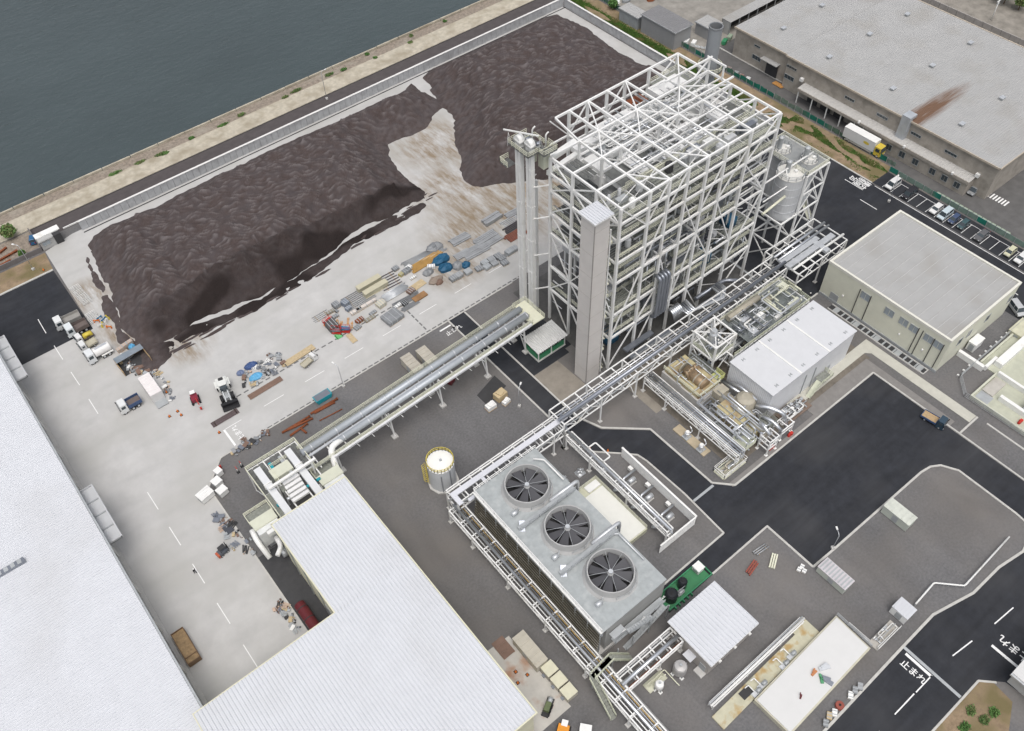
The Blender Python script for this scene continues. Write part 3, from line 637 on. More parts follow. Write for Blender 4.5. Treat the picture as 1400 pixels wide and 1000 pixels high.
t = big_shed('grey-roofed factory hall next to the green net fence, top right', 195.6, 125.6, 243.4, 144.6, 9.0, [(204.1,134.8),(222,135.4)])
part('door', MB().box(195.4,128,0,195.58,132,4.2), DARK, t, True); window(t,'x',195.6,134.4,137.4,2.4,3.6,3); window(t,'x',195.6,135.4,137.4,6.2,6.7,3)
part('canopy', MB().box(193.8,127.5,4.6,195.6,133.5,4.8), ROOFG, t, True)
part('shutter', MB().box(195.42,128,2.6,195.6,132,4.3), GALV, t, True)
# --- sheds at the top
def small_shed(label, x0, y0, x1, y1, h, wall, roof):
    t = building('storage_shed', label, x0, y0, x1, y1, h-.1, wall, 'shed')
    part('roof', ribs(MB(), x0-.25, x1+.25, y0-.25, y1+.25, lambda x,y: h+.03*(x-x0), 'x', .8, .07), roof, t, True)
    part('trim', MB().box(x0-.35,y0-.3,h-.25,x0-.25,y1+.3,h+.12).box(x0-.3,y0-.35,h-.25,x1+.3,y0-.25,h+.12), STEEL, t, True)
    for k in range(int((y1-y0)/1.2)): part('wall_rib', MB().box(x0-.03,y0+.5+1.2*k,0,x0,y0+.58+1.2*k,h-.3), wall, t, True)
    return t
DG = M('dark_shed_roof', (.2,.2,.205), .7, var=.08)
small_shed('large grey shed with dark grey roof near the grass strip', 184.2, 157.7, 191.2, 171.6, 5.8, M('shed_wall', (.3,.305,.31), .7, var=.06), DG)
small_shed('small shed with pale roof beside the larger dark-roofed shed', 184, 173, 188, 181, 4, M('shed_wall2', (.33,.35,.36), .7), ROOFG)
small_shed('small light-roofed shed behind the chimney', 195.8, 154.4, 200.8, 160, 3.9, M('shed_wall', (.3,.305,.31)), ROOFG)
t = thing('bicycle_shelter', 'long open-fronted shelter with narrow pale roof at the top', 'shelter', (216,154))
part('roof', ribs(MB(), 202.4, 232, 152.2, 155.8, lambda x,y: 4.3, 'y', .9, .06), ROOFG, t, True); part('wall', MB().box(202.6,155.5,0,232,155.7,4.2).box(202.6,152.5,0,202.8,155.7,4.2), WALLG, t, True)
for k in range(8): part('post', MB().box(202.6+4.1*k,152.4,0,202.85+4.1*k,152.6,4.2), GALV, t, True)
part('wall', MB().box(203,155.3,0,231.8,155.48,4.1), DARK, t, True)
# --- hut on the quay road
t = building('quay_hut', 'small grey hut with white roof at the end of the quay road', 6.3, 197.9, 11.6, 200.8, 2.8, WALLG, 'hut')
part('roof', MB().box(6.0,199.2,2.8,12,201.1,3.0), WHITE, t, True); part('roof', MB().box(6.1,197.6,2.6,9.6,199.15,2.75), ROOFG, t, True)
part('carport', MB().box(9.8,197.7,.05,11.6,199.1,2.82), DARK, t, True); window(t,'y',197.9,6.8,8.6,1.2,2.2,2,mat=M('pale_glass'))
# --- building corner bottom right
t = building('gatehouse', 'pale flat-roofed gatehouse corner at the bottom right', 91.5, -30, 120, -9.6, 3.9, M('gate_wall', (.5,.5,.48), .6)); part('roof', MB().box(90.9,-30,3.9,120.4,-9.1,4.15), M('gate_roof', (.62,.62,.61), .6, var=.05), t, True)
part('gutter', MB().box(90.6,-30,3.5,90.9,-9.1,3.9), STEEL, t, True)
# --- small cabinets and containers on the grey islands
def cabinet(name, label, cat, c, sx, sy, h, wall, roofm, slats=0, ax='y', rz=0.0):
    t = thing(name, label, cat, c, rz); part('body', MB().box(-sx/2,-sy/2,.1,sx/2,sy/2,h), wall, t); part('roof', MB().box(-sx/2-.08,-sy/2-.08,h,sx/2+.08,sy/2+.08,h+.14), roofm, t)
    for k in range(slats):
        u = -sy/2+(k+.5)*sy/slats; part('roof_slat', MB().box(-sx/2+.1,u-.14,h+.14,sx/2-.1,u+.14,h+.24), GALV if slats > 6 else roofm, t)
    part('skid', MB().box(-sx/2,-sy/2,0,sx/2,sy/2,.1), DARK, t)
    part('door', MB().box(-sx/2-.05,-.6,.3,-sx/2,.5,h-.3), GALV, t); return t
LGR = M('pale_green_grey', (.5,.53,.47), .5, var=.05)
cabinet('louvred_cabinet', 'pale green cabinet with slatted top at the corner of the asphalt', 'cabinet', (84.4,20.0), 2.6, 5.8, 1.9, LGR, M('mauve_top', (.56,.53,.55), .6), 9)
cabinet('site_container', 'pale grey-green container lying on the grey gravel island', 'container', (103.1,20.2), 2.5, 5.4, 2.3, LGR, M('pale_top', (.57,.59,.53), .5), 5)
cabinet('control_hut', 'small white-roofed hut at the end of the white guard rail', 'hut', (88.0,8.5), 2.6, 3.0, 2.2, WHITE, ROOFW, 5)
CT2 = M('beige_container', (.5,.47,.4), .55, var=.05)
cabinet('stacked_container', 'long beige container near the yard left of the conveyor', 'container', (54.36,107.87), 2.3, 5.5, 2.3, CT2, M('container_top', (.45,.42,.36), .6), 5, rz=0)
cabinet('stacked_container', 'beige container right of its twin beside the conveyor', 'container', (58.07,107.37), 2.3, 5.5, 2.3, CT2, M('container_top', (.45,.42,.36), .6), 5, rz=0)

# ================================================================ BOILER TOWER
BX = [86.5,93.7,98.6,103.5,108.7,113.7,120.5,128.7]; BY = [81.3,87.6,94.0,100.3,108.8]; BZ = [9.5,16.4,25.6,31.0,36.6,40.7,44.5]
LAG = M('boiler_lagging', (.6,.61,.62), .5, .1, var=.1, scale=.5)
BW = M('tower_white', (.8,.8,.785), .45, var=.05, scale=.3, dirt=(.6,.57,.5), dscale=.35, dlo=.58, dhi=.85)
bt = thing('boiler_tower', 'tall white steel-framed boiler tower with open platforms at the centre', 'boiler tower', (107,95))
def col(x, y, z1=44.5, z0=0, w=.54): member(bt, 'column', (x,y,z0), (x,y,z1), w, BW, w*.85)
def bm(p, q, w=.34, h=.44, name='beam'): member(bt, name, p, q, w, BW, h)
def br(p, q, w=.24): member(bt, 'brace', p, q, w, BW)
for x in BX: col(x, BY[0]); col(x, BY[2], w=.5)
for y in BY[1:4]: col(BX[0], y); col(BX[-1], y)
for x in BX[2:]: col(x, BY[4], w=.55)
for x in (93.7,108.7,120.5): col(x, BY[3], w=.45)
col(BX[0], 104.5, 36.6)
# roof grid and the level under it
for y in BY[:4]:
    for a, b in zip(BX, BX[1:]): bm((a,y,44.5),(b,y,44.5))
for a, b in zip(BX[1:], BX[2:]): bm((a if a > 94 else 95,108.8,44.5),(b,108.8,44.5))
for x in BX:
    for a, b in zip(BY, BY[1:]):
        if x < 94 and b > 101: continue
        bm((x,a,44.5),(x,b,44.5))
bm((93.7,100.3,44.5),(95.0,108.8,44.5),.3,.4)
for y in (84.4,90.8,97.1):
    for a, b in zip(BX[1:], BX[2:]): bm((a,y,44.3),(b,y,44.3),.22,.3)
for y, zz in ((94.0,41.2),(100.3,41.2),(108.8,38.8)):
    for i, (a, b) in enumerate(zip(BX[1:], BX[2:])):
        bm((a,y,zz),(b,y,zz),.32,.35)
        if i % 2: br((a,y,zz),(b,y,44.4))
        else: br((b,y,zz),(a,y,44.4))
for x in BX[2:]: bm((x,108.8,38.8),(x,100.3,38.8),.3,.35)
# plan bracing in the roof
for i in range(1, 7):
    a, b = BX[i], BX[i+1]
    if i % 2: br((a,94,44.5),(b,100.3,44.5),.22); br((a,87.6,44.5),(b,81.3,44.5),.22)
    else: br((a,100.3,44.5),(b,94,44.5),.22); br((b,108.8,44.5),(a,100.3,44.5),.22)
# level beams on the four faces
for z in BZ[:-1]:
    for a, b in zip(BX, BX[1:]): bm((a,81.3,z),(b,81.3,z),.36,.5)
    for a, b in zip(BY[:3], BY[1:4]): bm((86.5,a,z),(86.5,b,z),.36,.5); bm((128.7,a,z),(128.7,b,z),.36,.5)
    for a, b in zip(BX[2:], BX[3:]):
        if z > 20: bm((a,108.8,z),(b,108.8,z),.34,.45)
    for x in BX[1:-1]: bm((x,81.3,z),(x,87.6,z),.26,.36)
# face bracing
FB = [(0,0,2,1),(1,2,4,1),(2,0,2,0),(3,2,4,0),(3,0,2,1),(4,3,5,1),(5,1,3,0),(5,3,5,1),(6,0,2,1),(6,2,4,0),(0,4,6,0),(2,4,6,1),(4,1,2,0),(1,0,1,1),(6,4,6,1),(1,4,6,1)]
for i, j, k, d in FB:
    a, b = (BX[i],81.3), (BX[i+1],81.3)
    if not d: a, b = b, a
    br((*a,BZ[j]),(*b,BZ[k]))
br((86.5,81.3,0),(93.7,81.3,9.5)); br((98.6,81.3,9.5),(93.7,81.3,0)); br((113.7,81.3,0),(108.7,81.3,9.5)); br((120.5,81.3,0),(128.7,81.3,9.5))
for i, (a, b) in enumerate(zip(BY[:3], BY[1:4])):
    for j in range(0, 6, 2):
        if (i+j//2) % 2: br((86.5,a,BZ[j]),(86.5,b,BZ[j+1])); br((86.5,b,BZ[j+1]),(86.5,a,BZ[min(j+2,6)]))
        else: br((86.5,b,BZ[j]),(86.5,a,BZ[j+1])); br((86.5,a,BZ[j+1]),(86.5,b,BZ[min(j+2,6)]))
        br((128.7,a,BZ[j]),(128.7,b,BZ[j+1])); br((128.7,b,BZ[j+1]),(128.7,a,BZ[min(j+2,6)]))
    br((86.5,a,0),(86.5,b,9.5))
# raised hoist frame at the north-east corner
for p, q in (((128.7,100.3,44.5),(128.7,100.3,47.5)),((124.5,100.3,44.5),(128.7,100.3,47.5)),((128.7,96.5,44.5),(128.7,96.5,47.5)),((120,100.3,44.5),(120,100.3,47.5))): br(p,q,.3)
bm((116,100.3,47.5),(129.3,100.3,47.5),.3,.4); bm((128.7,96,47.5),(128.7,101,47.5),.3,.4); bm((113,94.0,46.2),(128.9,94.0,46.2),.3,.4)
# boiler casing and its stiffeners
cs = part('boiler_casing', MB().box(95.5,88.6,11,118,106.5,36.0).box(98.6,95,36,108,106.5,38.6), LAG, bt, True)
for k in range(10): part('buckstay', MB().box(95.1,88.2,13+2.4*k,118.4,106.9,13.35+2.4*k), GALV, cs)
part('economiser', MB().box(119,90,14,127,106,34), LAG, bt, True); part('hopper', MB().box(98,90,4,112,104,11), DUCT, bt, True)
for k in range(6): part('buckstay', MB().box(118.7,89.7,16+3*k,127.3,106.3,16.35+3*k), GALV, bt, True)
part('steam_drum', MB().tube([(97,86,39),(97,106.5,39)], .9, 12), LAG, bt, True)
# platforms, handrails on every level
HR = M('platform_rail', (.68,.68,.56), .5, var=.05)
for li, z in enumerate(BZ[:-1]):
    for i, (a, b) in enumerate(zip(BX, BX[1:])):
        if rnd.random() < (.0 if li > 2 else .2): continue
        y1 = 87.2 if rnd.random() < .7 else 85.2
        sl = MB()
        for k in range(7): sl.box(a+.2,81.7+k*(y1-81.7)/7,z+.28,b-.2,81.7+(k+.72)*(y1-81.7)/7,z+.36)
        part('platform', sl, GRATE if (i+li) % 3 else DGRATE, bt, True)
        part('handrail', MB().rail([(a+.1,81.75,z+.36),(b-.1,81.75,z+.36)], 1.2, 1.7, .08, mids=2), HR, bt, True); part('handrail', MB().rail([(a+.1,y1,z+.36),(b-.1,y1,z+.36)], 1.2, 2, .08, mids=2), HR, bt, True)
        if li < 4 and (i+li) % 2 == 0:
            zm = (z+BZ[li+1])/2; part('platform', MB().box(a+.3,81.9,zm,b-.3,84.2,zm+.08), GRATE, bt, True); part('handrail', MB().rail([(a+.2,81.9,zm+.08),(b-.2,81.9,zm+.08)],1.2,1.7,.1), HR, bt, True)
    for a, b in zip(BY[1:3], BY[2:4]):
        if rnd.random() < .25: continue
        sl = MB()
        for k in range(6): sl.box(86.9+k*1.05,a+.2,z+.28,87.7+k*1.05,b-.2,z+.36)
        part('platform', sl, DGRATE, bt, True); part('handrail', MB().rail([(86.95,a,z+.36),(86.95,b,z+.36)], 1.2, 1.7, .085), HR, bt, True)
    if li > 1:
        part('platform', MB().box(120.8,100.6,z+.2,128.4,108.5,z+.3), GRATE, bt, True); part('handrail', MB().rail([(120.8,108.5,z+.3),(128.4,108.5,z+.3),(128.4,100.6,z+.3)], 1.2, 1.8, .085), HR, bt, True)
# stair flights zig-zag beside the lift shaft
for j, (z0, z1) in enumerate(zip([0]+BZ[:-2], BZ[:-1])):
    n = max(1, round((z1-z0)/3.4))
    for q in range(n):
        a, b = z0+(z1-z0)*q/n, z0+(z1-z0)*(q+1)/n; ya, yb = (82,86.4) if q % 2 == 0 else (86.4,82)
        st = MB()
        for k in range(9): st.obox((85.2,ya+(yb-ya)*(k+.5)/9,a+(b-a)*(k+.5)/9),(.95,.5,.06))
        for dx in (-.5,.5): st.beam((85.2+dx,ya,a),(85.2+dx,yb,b),.07,.2); st.beam((85.2+dx,ya,a+1),(85.2+dx,yb,b+1),.07)
        part('stair_flight', st, HR, bt, True)
for x in (84.6,):
    for y in (81.6,86.9): member(bt,'column',(x,y,0),(x,y,40.7),.22,BW)
# equipment standing on the platforms
for k in range(90):
    li = rnd.randrange(0,6); z = BZ[li]+.36; x = rnd.uniform(88,126); y = rnd.uniform(83,87); s = rnd.uniform(.5,1.6)
    mat = rnd.choice([GALV,DUCT,LAG,DARK,DUCT,WHITE,LAG]); mb = MB()
    if rnd.random() < .5: mb.box(x-s,y-.6,z,x+s,y+.6,z+rnd.uniform(.8,2.2))
    else: mb.lathe((x,y),[(s*.5,z),(s*.55,z+.2),(s*.55,z+1.8),(s*.3,z+2.2)],12)
    part('equipment', mb, mat, bt, True)
for x0, y0, z0, x1, y1, z1 in ((87.6,82.6,5,90.6,85.4,8.0),(115.4,83,10.2,118,86,13.0),(122.5,83,17,124.6,86,19.4)): part('blue_fan', MB().box(x0,y0,z0,x1,y1,z1).tube([(x0,(y0+y1)/2,z1-.5),(x0,(y0+y1)/2,z1+1.2)],.7,10), M('machine_blue', (.02,.11,.2), .5), bt, True)
# horizontal and vertical piping inside the front bays
for k in range(120):
    z = rnd.uniform(3,40); x = rnd.uniform(87.5,118); L = rnd.uniform(4,12); y = rnd.uniform(82.5,88); r = rnd.choice([.12,.16,.22,.3])
    p = [(x,y,z),(min(x+L,128),y,z),(min(x+L,128),y,max(1,z-rnd.uniform(2,8)))]
    part('pipe', MB().pipe(p, r, 6), rnd.choice([SILVER,GALV,DUCT,WHITE]), bt, True)
for k in range(26):
    x = rnd.uniform(88,127); y = rnd.uniform(84.5,88); z0 = rnd.uniform(0,20); part('pipe', MB().tube([(x,y,z0),(x,y,z0+rnd.uniform(6,18))], rnd.choice([.15,.25,.4]), 7), rnd.choice([SILVER,DUCT,GALV]), bt, True)
# bank of big dark lagged downpipes on the front
for k in range(4):
    x = 97.9+k*.85; part('downcomer', MB().pipe([(x,81,20.8),(x,79.6,20.8),(x,79.6,9.5),(x,80.8,8.8)], .38, 8), DUCT, bt, True)
# ---- penthouse seen through the roof grid
PW = M('penthouse_white', (.74,.74,.73), .5, 0, var=.06)
def well(x0, y0, x1, y1, z0, z1):
    part('duct_well', MB().box(x0,y0,z0,x0+.3,y1,z1).box(x1-.3,y0,z0,x1,y1,z1).box(x0,y0,z0,x1,y0+.3,z1).box(x0,y1-.3,z0,x1,y1,z1), PW, bt, True); part('well_floor', MB().box(x0,y0,z0,x1,y1,z0+.1), DARK, bt, True)
well(104.2,94.6,107.4,101.6,38.6,41.0); well(119.6,93,122.2,103.4,36,40.6); well(123,93.6,124.8,102.8,36,40.4); well(93.9,94.4,96.6,100,37,39.4)
hg = MB().box(-.22,-.22,0,.22,.22,.9).box(-.34,-.34,.35,.34,.34,.5).mesh('spring_hanger'); hg.materials.append(PW)
for x, y0, y1, n in ((103.6,94.6,101.8,11),(108.1,94.6,101.8,11),(102.4,95,101,9),(110.6,95,104,12),(112.4,96,104,10),(114.2,95,103,10),(118.9,93,103.4,13),(122.6,93,103,12),(125.5,94,102,10),(100.2,96,104,9)):
    for k in range(n):
        o = link('spring_hanger', hg, None, bt, True); o.location = (x, y0+(y1-y0)*k/(n-1), 39.0)
for x, y0, x1, y1, z, wd in ((103,95,103,102,39.9,.35),(108.7,95,108.7,102,39.9,.35),(110,99,118,99,40.2,.4),(110,96.5,118,96.5,40.2,.4),(110,102.5,118,102.5,40.2,.4),(113.4,94.5,113.4,104,40.4,.4),(116,94.5,116,104,40.4,.4),(98,101.5,103,101.5,39.6,.4),(98,98,103,98,39.6,.4)):
    bm((x,y0,z),(x1,y1,z),wd,.4)
part('penthouse_roof', MB().box(109.2,94.4,37.4,118.6,105.5,38.6), M('penthouse_grey', (.56,.56,.56), .6, 0, var=.15), bt, True)
part('penthouse_roof', MB().box(98,94.4,37.0,103,104,38.2), M('penthouse_tan', (.4,.37,.31), .7, var=.15), bt, True)
for k in range(64):
    x = rnd.uniform(94,127); y = rnd.uniform(88.5,105); part('roof_unit', MB().box(x-rnd.uniform(.4,1.3),y-rnd.uniform(.3,.9),38.3,x+rnd.uniform(.4,1.3),y+rnd.uniform(.3,.9),39.0+rnd.uniform(.2,1.2)), rnd.choice([PW,PW,GALV,LAG]), bt, True)
for k in range(60):
    x = rnd.uniform(94,120); y = rnd.uniform(88.5,104); L = rnd.uniform(3,8); z = rnd.uniform(38.8,42.6)
    part('pipe', MB().pipe([(x,y,z),(x+L,y,z),(x+L,y+rnd.choice([-3,3]),z)] , rnd.choice([.15,.22]), 6), rnd.choice([PW,SILVER,GALV]), bt, True)
for p in ((114.03,106.44),(122.36,89.00),(98.92,97.60)):
    f = part('vent_fan', MB().lathe(p,[(.95,39.2),(.95,41.0),(.8,41.0),(.8,40.2)],18,cap=False), PW, bt, True); part('fan_disc', MB().lathe(p,[(.8,40.2),(.79,40.3)],18), DUCT, f)
part('rusty_cover', MB().box(112.6,104.6,41.0,116.4,107.2,41.25), RUST, bt, True)
part('tank', MB().lathe((107.8,90.5),[(1.1,36),(1.2,36.3),(1.2,41.0),(.6,41.6)],14), DUCT, bt, True)
part('platform', MB().box(118,88,40.9,128.2,93.6,41.0), DGRATE, bt, True); part('platform', MB().box(93.9,88,40.9,104,93.6,41.0), DGRATE, bt, True)
part('handrail', MB().rail([(118,88,41),(128.2,88,41),(128.2,93.6,41)],1.2,1.7,.085).rail([(94,87.8,41),(118,87.8,41)],1.2,1.7,.085), HR, bt, True)
# inclined feed chutes entering the back-left corner
for y, dz in ((104.6,0),(102.2,-.6)):
    part('feed_chute', MB().beam((86.5,y-1.4,41+dz),(97,y,40.6+dz),1.1,1.0).beam((97,y,40.6+dz),(100.5,y+.2,38.2+dz),1.1,1.0), WHITE, bt, True)
for x, y in ((85.6,104.9),(86.4,102.0)): part('dust_filter', MB().box(x-.8,y-.8,41.5,x+.8,y+.8,45.4), M('pale_yellow_casing', (.6,.61,.5), .5, var=.05), bt, True); part('vent_pipe', MB().pipe([(x+.4,y,45.4),(x+.4,y,48.5),(x+.9,y-.2,49)],.16,6), WHITE, bt, True)
part('filter_rail', MB().rail([(84.5,101,45.4),(87.5,101,45.4),(87.5,106,45.4),(84.5,106,45.4)],1.1,1.2,.09,closed=True), CREAM, bt, True)
# slim pipes, thin bracing and ducts that fill the faces and the roof
q4 = random.Random(41)
for k in range(70):
    i = q4.randrange(7); z = q4.uniform(5,43); a, b = BX[i], BX[i+1]; y = q4.choice([81.9,83.2,85,87.3])
    if k % 3: part('slim_pipe', MB().tube([(a,y,z),(b,y,z)], q4.choice([.1,.14]), 6), q4.choice([WHITE,WHITE,SILVER,CREAM]), bt, True)
    else: member(bt,'thin_brace',(a,y,z),(b,y,z+q4.choice([-4,4])),.13,BW)
for k in range(40):
    x = q4.uniform(87,128); z = q4.uniform(4,36); part('slim_pipe', MB().tube([(x,82.4,z),(x,82.4,z+q4.uniform(3,9))], q4.choice([.1,.16]), 6), q4.choice([WHITE,SILVER,STEEL]), bt, True)
for k in range(24):
    y = q4.uniform(82,100); z = q4.uniform(4,40); part('slim_pipe', MB().tube([(87.2,y,z),(87.2,min(y+q4.uniform(2,6),100),z)], .12, 6), q4.choice([WHITE,SILVER]), bt, True)
for x0, y0, x1, y1, z in ((94.5,101.5,103,103.6,41.2),(94.5,88.6,97,100,40.2),(99,88.6,101,95,41.4),(109,100.4,118,101.8,41.6),(103,103,112,106,40.46),(113,88.6,118,91,40.8),(119,104,127,107.5,41.22),(98.5,96,102,97.2,41.8),(112,93,119,94.2,41.4),(121,89,123,93,42),(105,89,111,90.4,41.2)): part('white_duct', MB().box(x0,y0,z-1.2,x1,y1,z), PW, bt, True)
for k in range(46):
    x = q4.uniform(95,127); y = q4.uniform(88,107); L = q4.uniform(2,7); z = q4.uniform(41,43.6); part('slim_pipe', MB().pipe([(x,y,z),(x,max(88,y-L),z),(min(x+2,128),max(88,y-L),z)], q4.choice([.1,.14,.2]), 6), q4.choice([WHITE,PW,SILVER]), bt, True)
for k in range(16):
    x = q4.uniform(94,127); y = q4.uniform(88,107); part('roof_beam', MB().beam((x,y,42.4),(x+q4.uniform(2,6),y,42.4),.18,.22), BW, bt, True)
# ---- bucket elevators
for nm, x, y in (('outer bucket elevator with white twin casings left of the boiler tower',82.9,105.0),('inner bucket elevator with white twin casings against the boiler tower',83.5,102.6)):
    t = thing('bucket_elevator', nm, 'elevator', (x,y), 0, 'bucket elevators')
    for dy in (-.42,.42): part('casing', MB().box(x-.45,y+dy-.36,0,x+.45,y+dy+.36,47.2), WHITE, t, True)
    for k in range(5): part('flange', MB().box(x-.5,y-.82,6+9*k,x+.5,y+.82,6.1+9*k), WHITE, t, True)
    part('spine', MB().box(x+.2,y-.2,0,x+.75,y+.2,47), STEEL, t, True)
    part('head', MB().prism([(0,0)]*0 or [(x-.6,y-.95),(x+.6,y-.95),(x+.6,y+.95),(x-.6,y+.95)], 47.2, 47.9).tube([(x-.58,y,47.8),(x+.58,y,47.8)], .9, 14), WHITE, t, True)
    part('motor', MB().tube([(x+.9,y-.8,47.6),(x+1.8,y-.8,47.6)], .35, 8), DUCT, t, True); part('boot', MB().box(x-.7,y-1.1,0,x+.7,y+1.1,2.4), M('pale_yellow_casing'), t, True)
    part('spout', MB().beam((x+.4,y,47.6),(x+3.6,y-.2,44.8),.7,.6), WHITE, t, True)
t = thing('elevator_head_platform', 'cream-railed service platform around the bucket elevator heads', 'platform', (83.5,104))
fl = MB().box(81.7,101,46.2,86.2,106.9,46.35).box(84.2,99.4,46.2,87.4,101,46.35); part('floor', fl, DGRATE, t, True)
part('handrail', MB().rail([(81.7,101,46.35),(81.7,106.9,46.35),(86.2,106.9,46.35)],1.1,1.3,.07).rail([(81.7,101,46.35),(84.2,101,46.35),(84.2,99.4,46.35),(87.4,99.4,46.35),(87.4,102,46.35)],1.1,1.2,.07), CREAM, t, True)
part('lower_landing', MB().box(81,106.4,41.2,83,108.6,41.35), DGRATE, t, True); part('handrail', MB().rail([(81,106.4,41.35),(81,108.6,41.35),(83,108.6,41.35)],1.2,1,.1), CREAM, t, True)
part('hoist_beam', MB().beam((81.2,107.4,49.4),(84.8,101.6,49.4),.2,.25), WHITE, t, True)
for x, y in ((81.6,106.2),(83.4,103.6),(85,101.2)): part('hoist_leg', MB().tube([(x-.5,y,46.4),(x-.2,y,49.3),(x+.5,y,46.4)],.07,5), WHITE, t, True)
for z in (10,20,30,38): part('tie', MB().beam((83.5,101.9,z),(86.5,100.3,z),.2).beam((83.5,104,z),(86.5,104.5,z),.2), BW, t, True)
# ---- chimney
t = thing('chimney', 'plain grey cylindrical chimney behind the boiler tower', 'chimney', (136.3,106))
part('stack', MB().lathe((136.3,106),[(1.7,0),(1.55,3),(1.42,40),(1.42,49)],28,cap=False), M('chimney_grey', (.34,.36,.38), .5, .3, var=.05, scale=.3), t, True)
part('rim', MB().lathe((136.3,106),[(1.42,48.6),(1.52,48.7),(1.52,49.05),(1.28,49.05),(1.26,44)],28,cap=False), M('chimney_rim', (.22,.23,.24), .6), t, True); part('flue', MB().lathe((136.3,106),[(1.27,44),(1.26,44.1)],20), BLACK, t, True)
part('service_ring', MB().lathe((136.3,106),[(1.43,38.9),(2.7,38.9),(2.7,39.05),(1.43,39.05)],20,cap=False), DGRATE, t, True)
part('handrail', MB().rail([(136.3+2.6*math.cos(k*.5236),106+2.6*math.sin(k*.5236),39.05) for k in range(12)],1.2,1.4,.1,closed=True), CREAM, t, True)
part('flue_duct', MB().box(128.9,103.5,24,135.2,108,29), LAG, t, True)
for k in range(5): part('seam', MB().lathe((136.3,106),[(1.45,8*k+6),(1.47,8*k+6.05),(1.47,8*k+6.15),(1.45,8*k+6.2)],24,cap=False), GALV, t, True)
# ---- silos and their frame
st = thing('silo_support_tower', 'white braced steel frame carrying the ash silos beside the boiler tower', 'steel frame', (142,84))
FX = (135.6,140.9,148.3); FY = (78.9,85.6,91.5)
for x in FX:
    for y in FY: member(st,'column',(x,y,0),(x,y,24 if x > 140 else 13.5),.38,BW)
for z in (6.5,13.3):
    for y in FY:
        for a, b in zip(FX,FX[1:]): member(st,'beam',(a,y,z),(b,y,z),.32,BW)
    for x in FX:
        for a, b in zip(FY,FY[1:]): member(st,'beam',(x,a,z),(x,b,z),.32,BW)
for a, b in (((140.9,78.9),(148.3,78.9)),((148.3,78.9),(148.3,85.6)),((148.3,85.6),(148.3,91.5)),((140.9,91.5),(148.3,91.5))): 
    for z in (18.6,24): member(st,'beam',(*a,z),(*b,z),.3,BW)
    for z0, z1 in ((6.5,13.3),(13.3,18.6),(18.6,24)):
        member(st,'brace',(*a,z0),((a[0]+b[0])/2,(a[1]+b[1])/2,z1),.2,BW); member(st,'brace',(*b,z0),((a[0]+b[0])/2,(a[1]+b[1])/2,z1),.2,BW)
for a, b in (((135.6,78.9),(140.9,78.9)),((135.6,78.9),(135.6,85.6)),((135.6,85.6),(135.6,91.5))): member(st,'brace',(*a,0),(*b,6.5),.22,BW); member(st,'brace',(*b,6.5),(*a,13.3),.22,BW); member(st,'brace',(*b,0),(*a,6.5),.2,BW)
part('deck', MB().box(141,79,23.9,148.2,91.4,24.0), M('deck_plate', (.3,.31,.31), .6, .2, var=.15), st, True); part('handrail', MB().rail([(141,79,24),(148.2,79,24),(148.2,91.4,24),(141,91.4,24)],1.2,1.6,.1,closed=True), HR, st, True)
part('stair', MB().beam((149,80,6.5),(149,86,13.3),.9,.1).rail([(149.5,80,6.5),(149.5,86,13.3)],1.1,1.2,.08), HR, st, True)
SILO = M('silo_skin', (.58,.59,.6), .45, .25, var=.04, scale=.3)
def silo(label, c, r, z0, z1):
    t = thing('silo', label, 'silo', c, 0, 'ash silos')
    part('shell', MB().lathe(c,[(.5,z0-3.6),(r,z0),(r,z1)],32), SILO, t, True)
    for k in range(1,5): part('band', MB().lathe(c,[(r+.01,z0+(z1-z0)*k/5-.08),(r+.06,z0+(z1-z0)*k/5-.06),(r+.06,z0+(z1-z0)*k/5+.06),(r+.01,z0+(z1-z0)*k/5+.08)],32,cap=False), STEEL, t, True)
    part('top', MB().lathe(c,[(r+.05,z1-.05),(r+.05,z1+.15),(r*.3,z1+.35)],32), M('silo_top', (.68,.67,.63), .6, var=.08, scale=1.5), t, True)
    part('bin_vent', MB().lathe((c[0]-.6,c[1]+.6),[(.55,z1+.2),(.55,z1+2.6),(.62,z1+2.6),(.62,z1+3.2),(.2,z1+3.5)],12), GALV, t, True)
    part('hatch', MB().box(c[0]+.5,c[1]-.9,z1+.2,c[0]+1.2,c[1]-.3,z1+.8), WHITE, t, True)
    part('handrail', MB().rail([(c[0]+r*math.cos(k*.5236),c[1]+r*math.sin(k*.5236),z1+.15) for k in range(12)],1.1,2,.07,closed=True), GALV, t, True)
silo('largest ash silo, at the front left of the silo frame', (139.2,82.0), 3.05, 13.0, 23.9)
silo('smaller ash silo with white top at the front right of the frame', (145.3,82.2), 1.85, 12.5, 24.3)
silo('ash silo half hidden behind the large silo', (143.9,88.3), 1.8, 12.5, 24.3)
part('pipe', MB().pipe([(129,82.4,25.4),(141.2,82.4,25.6),(146.5,82.4,25.6)],.2,8), WHITE, st, True); part('pipe', MB().pipe([(129,80.6,22.5),(137,80.6,22.6),(137,82,26.2)],.16,8), WHITE, st, True); part('pipe', MB().pipe([(129,80.0,19.5),(136,80,20.6)],.3,8), CREAM, st, True)

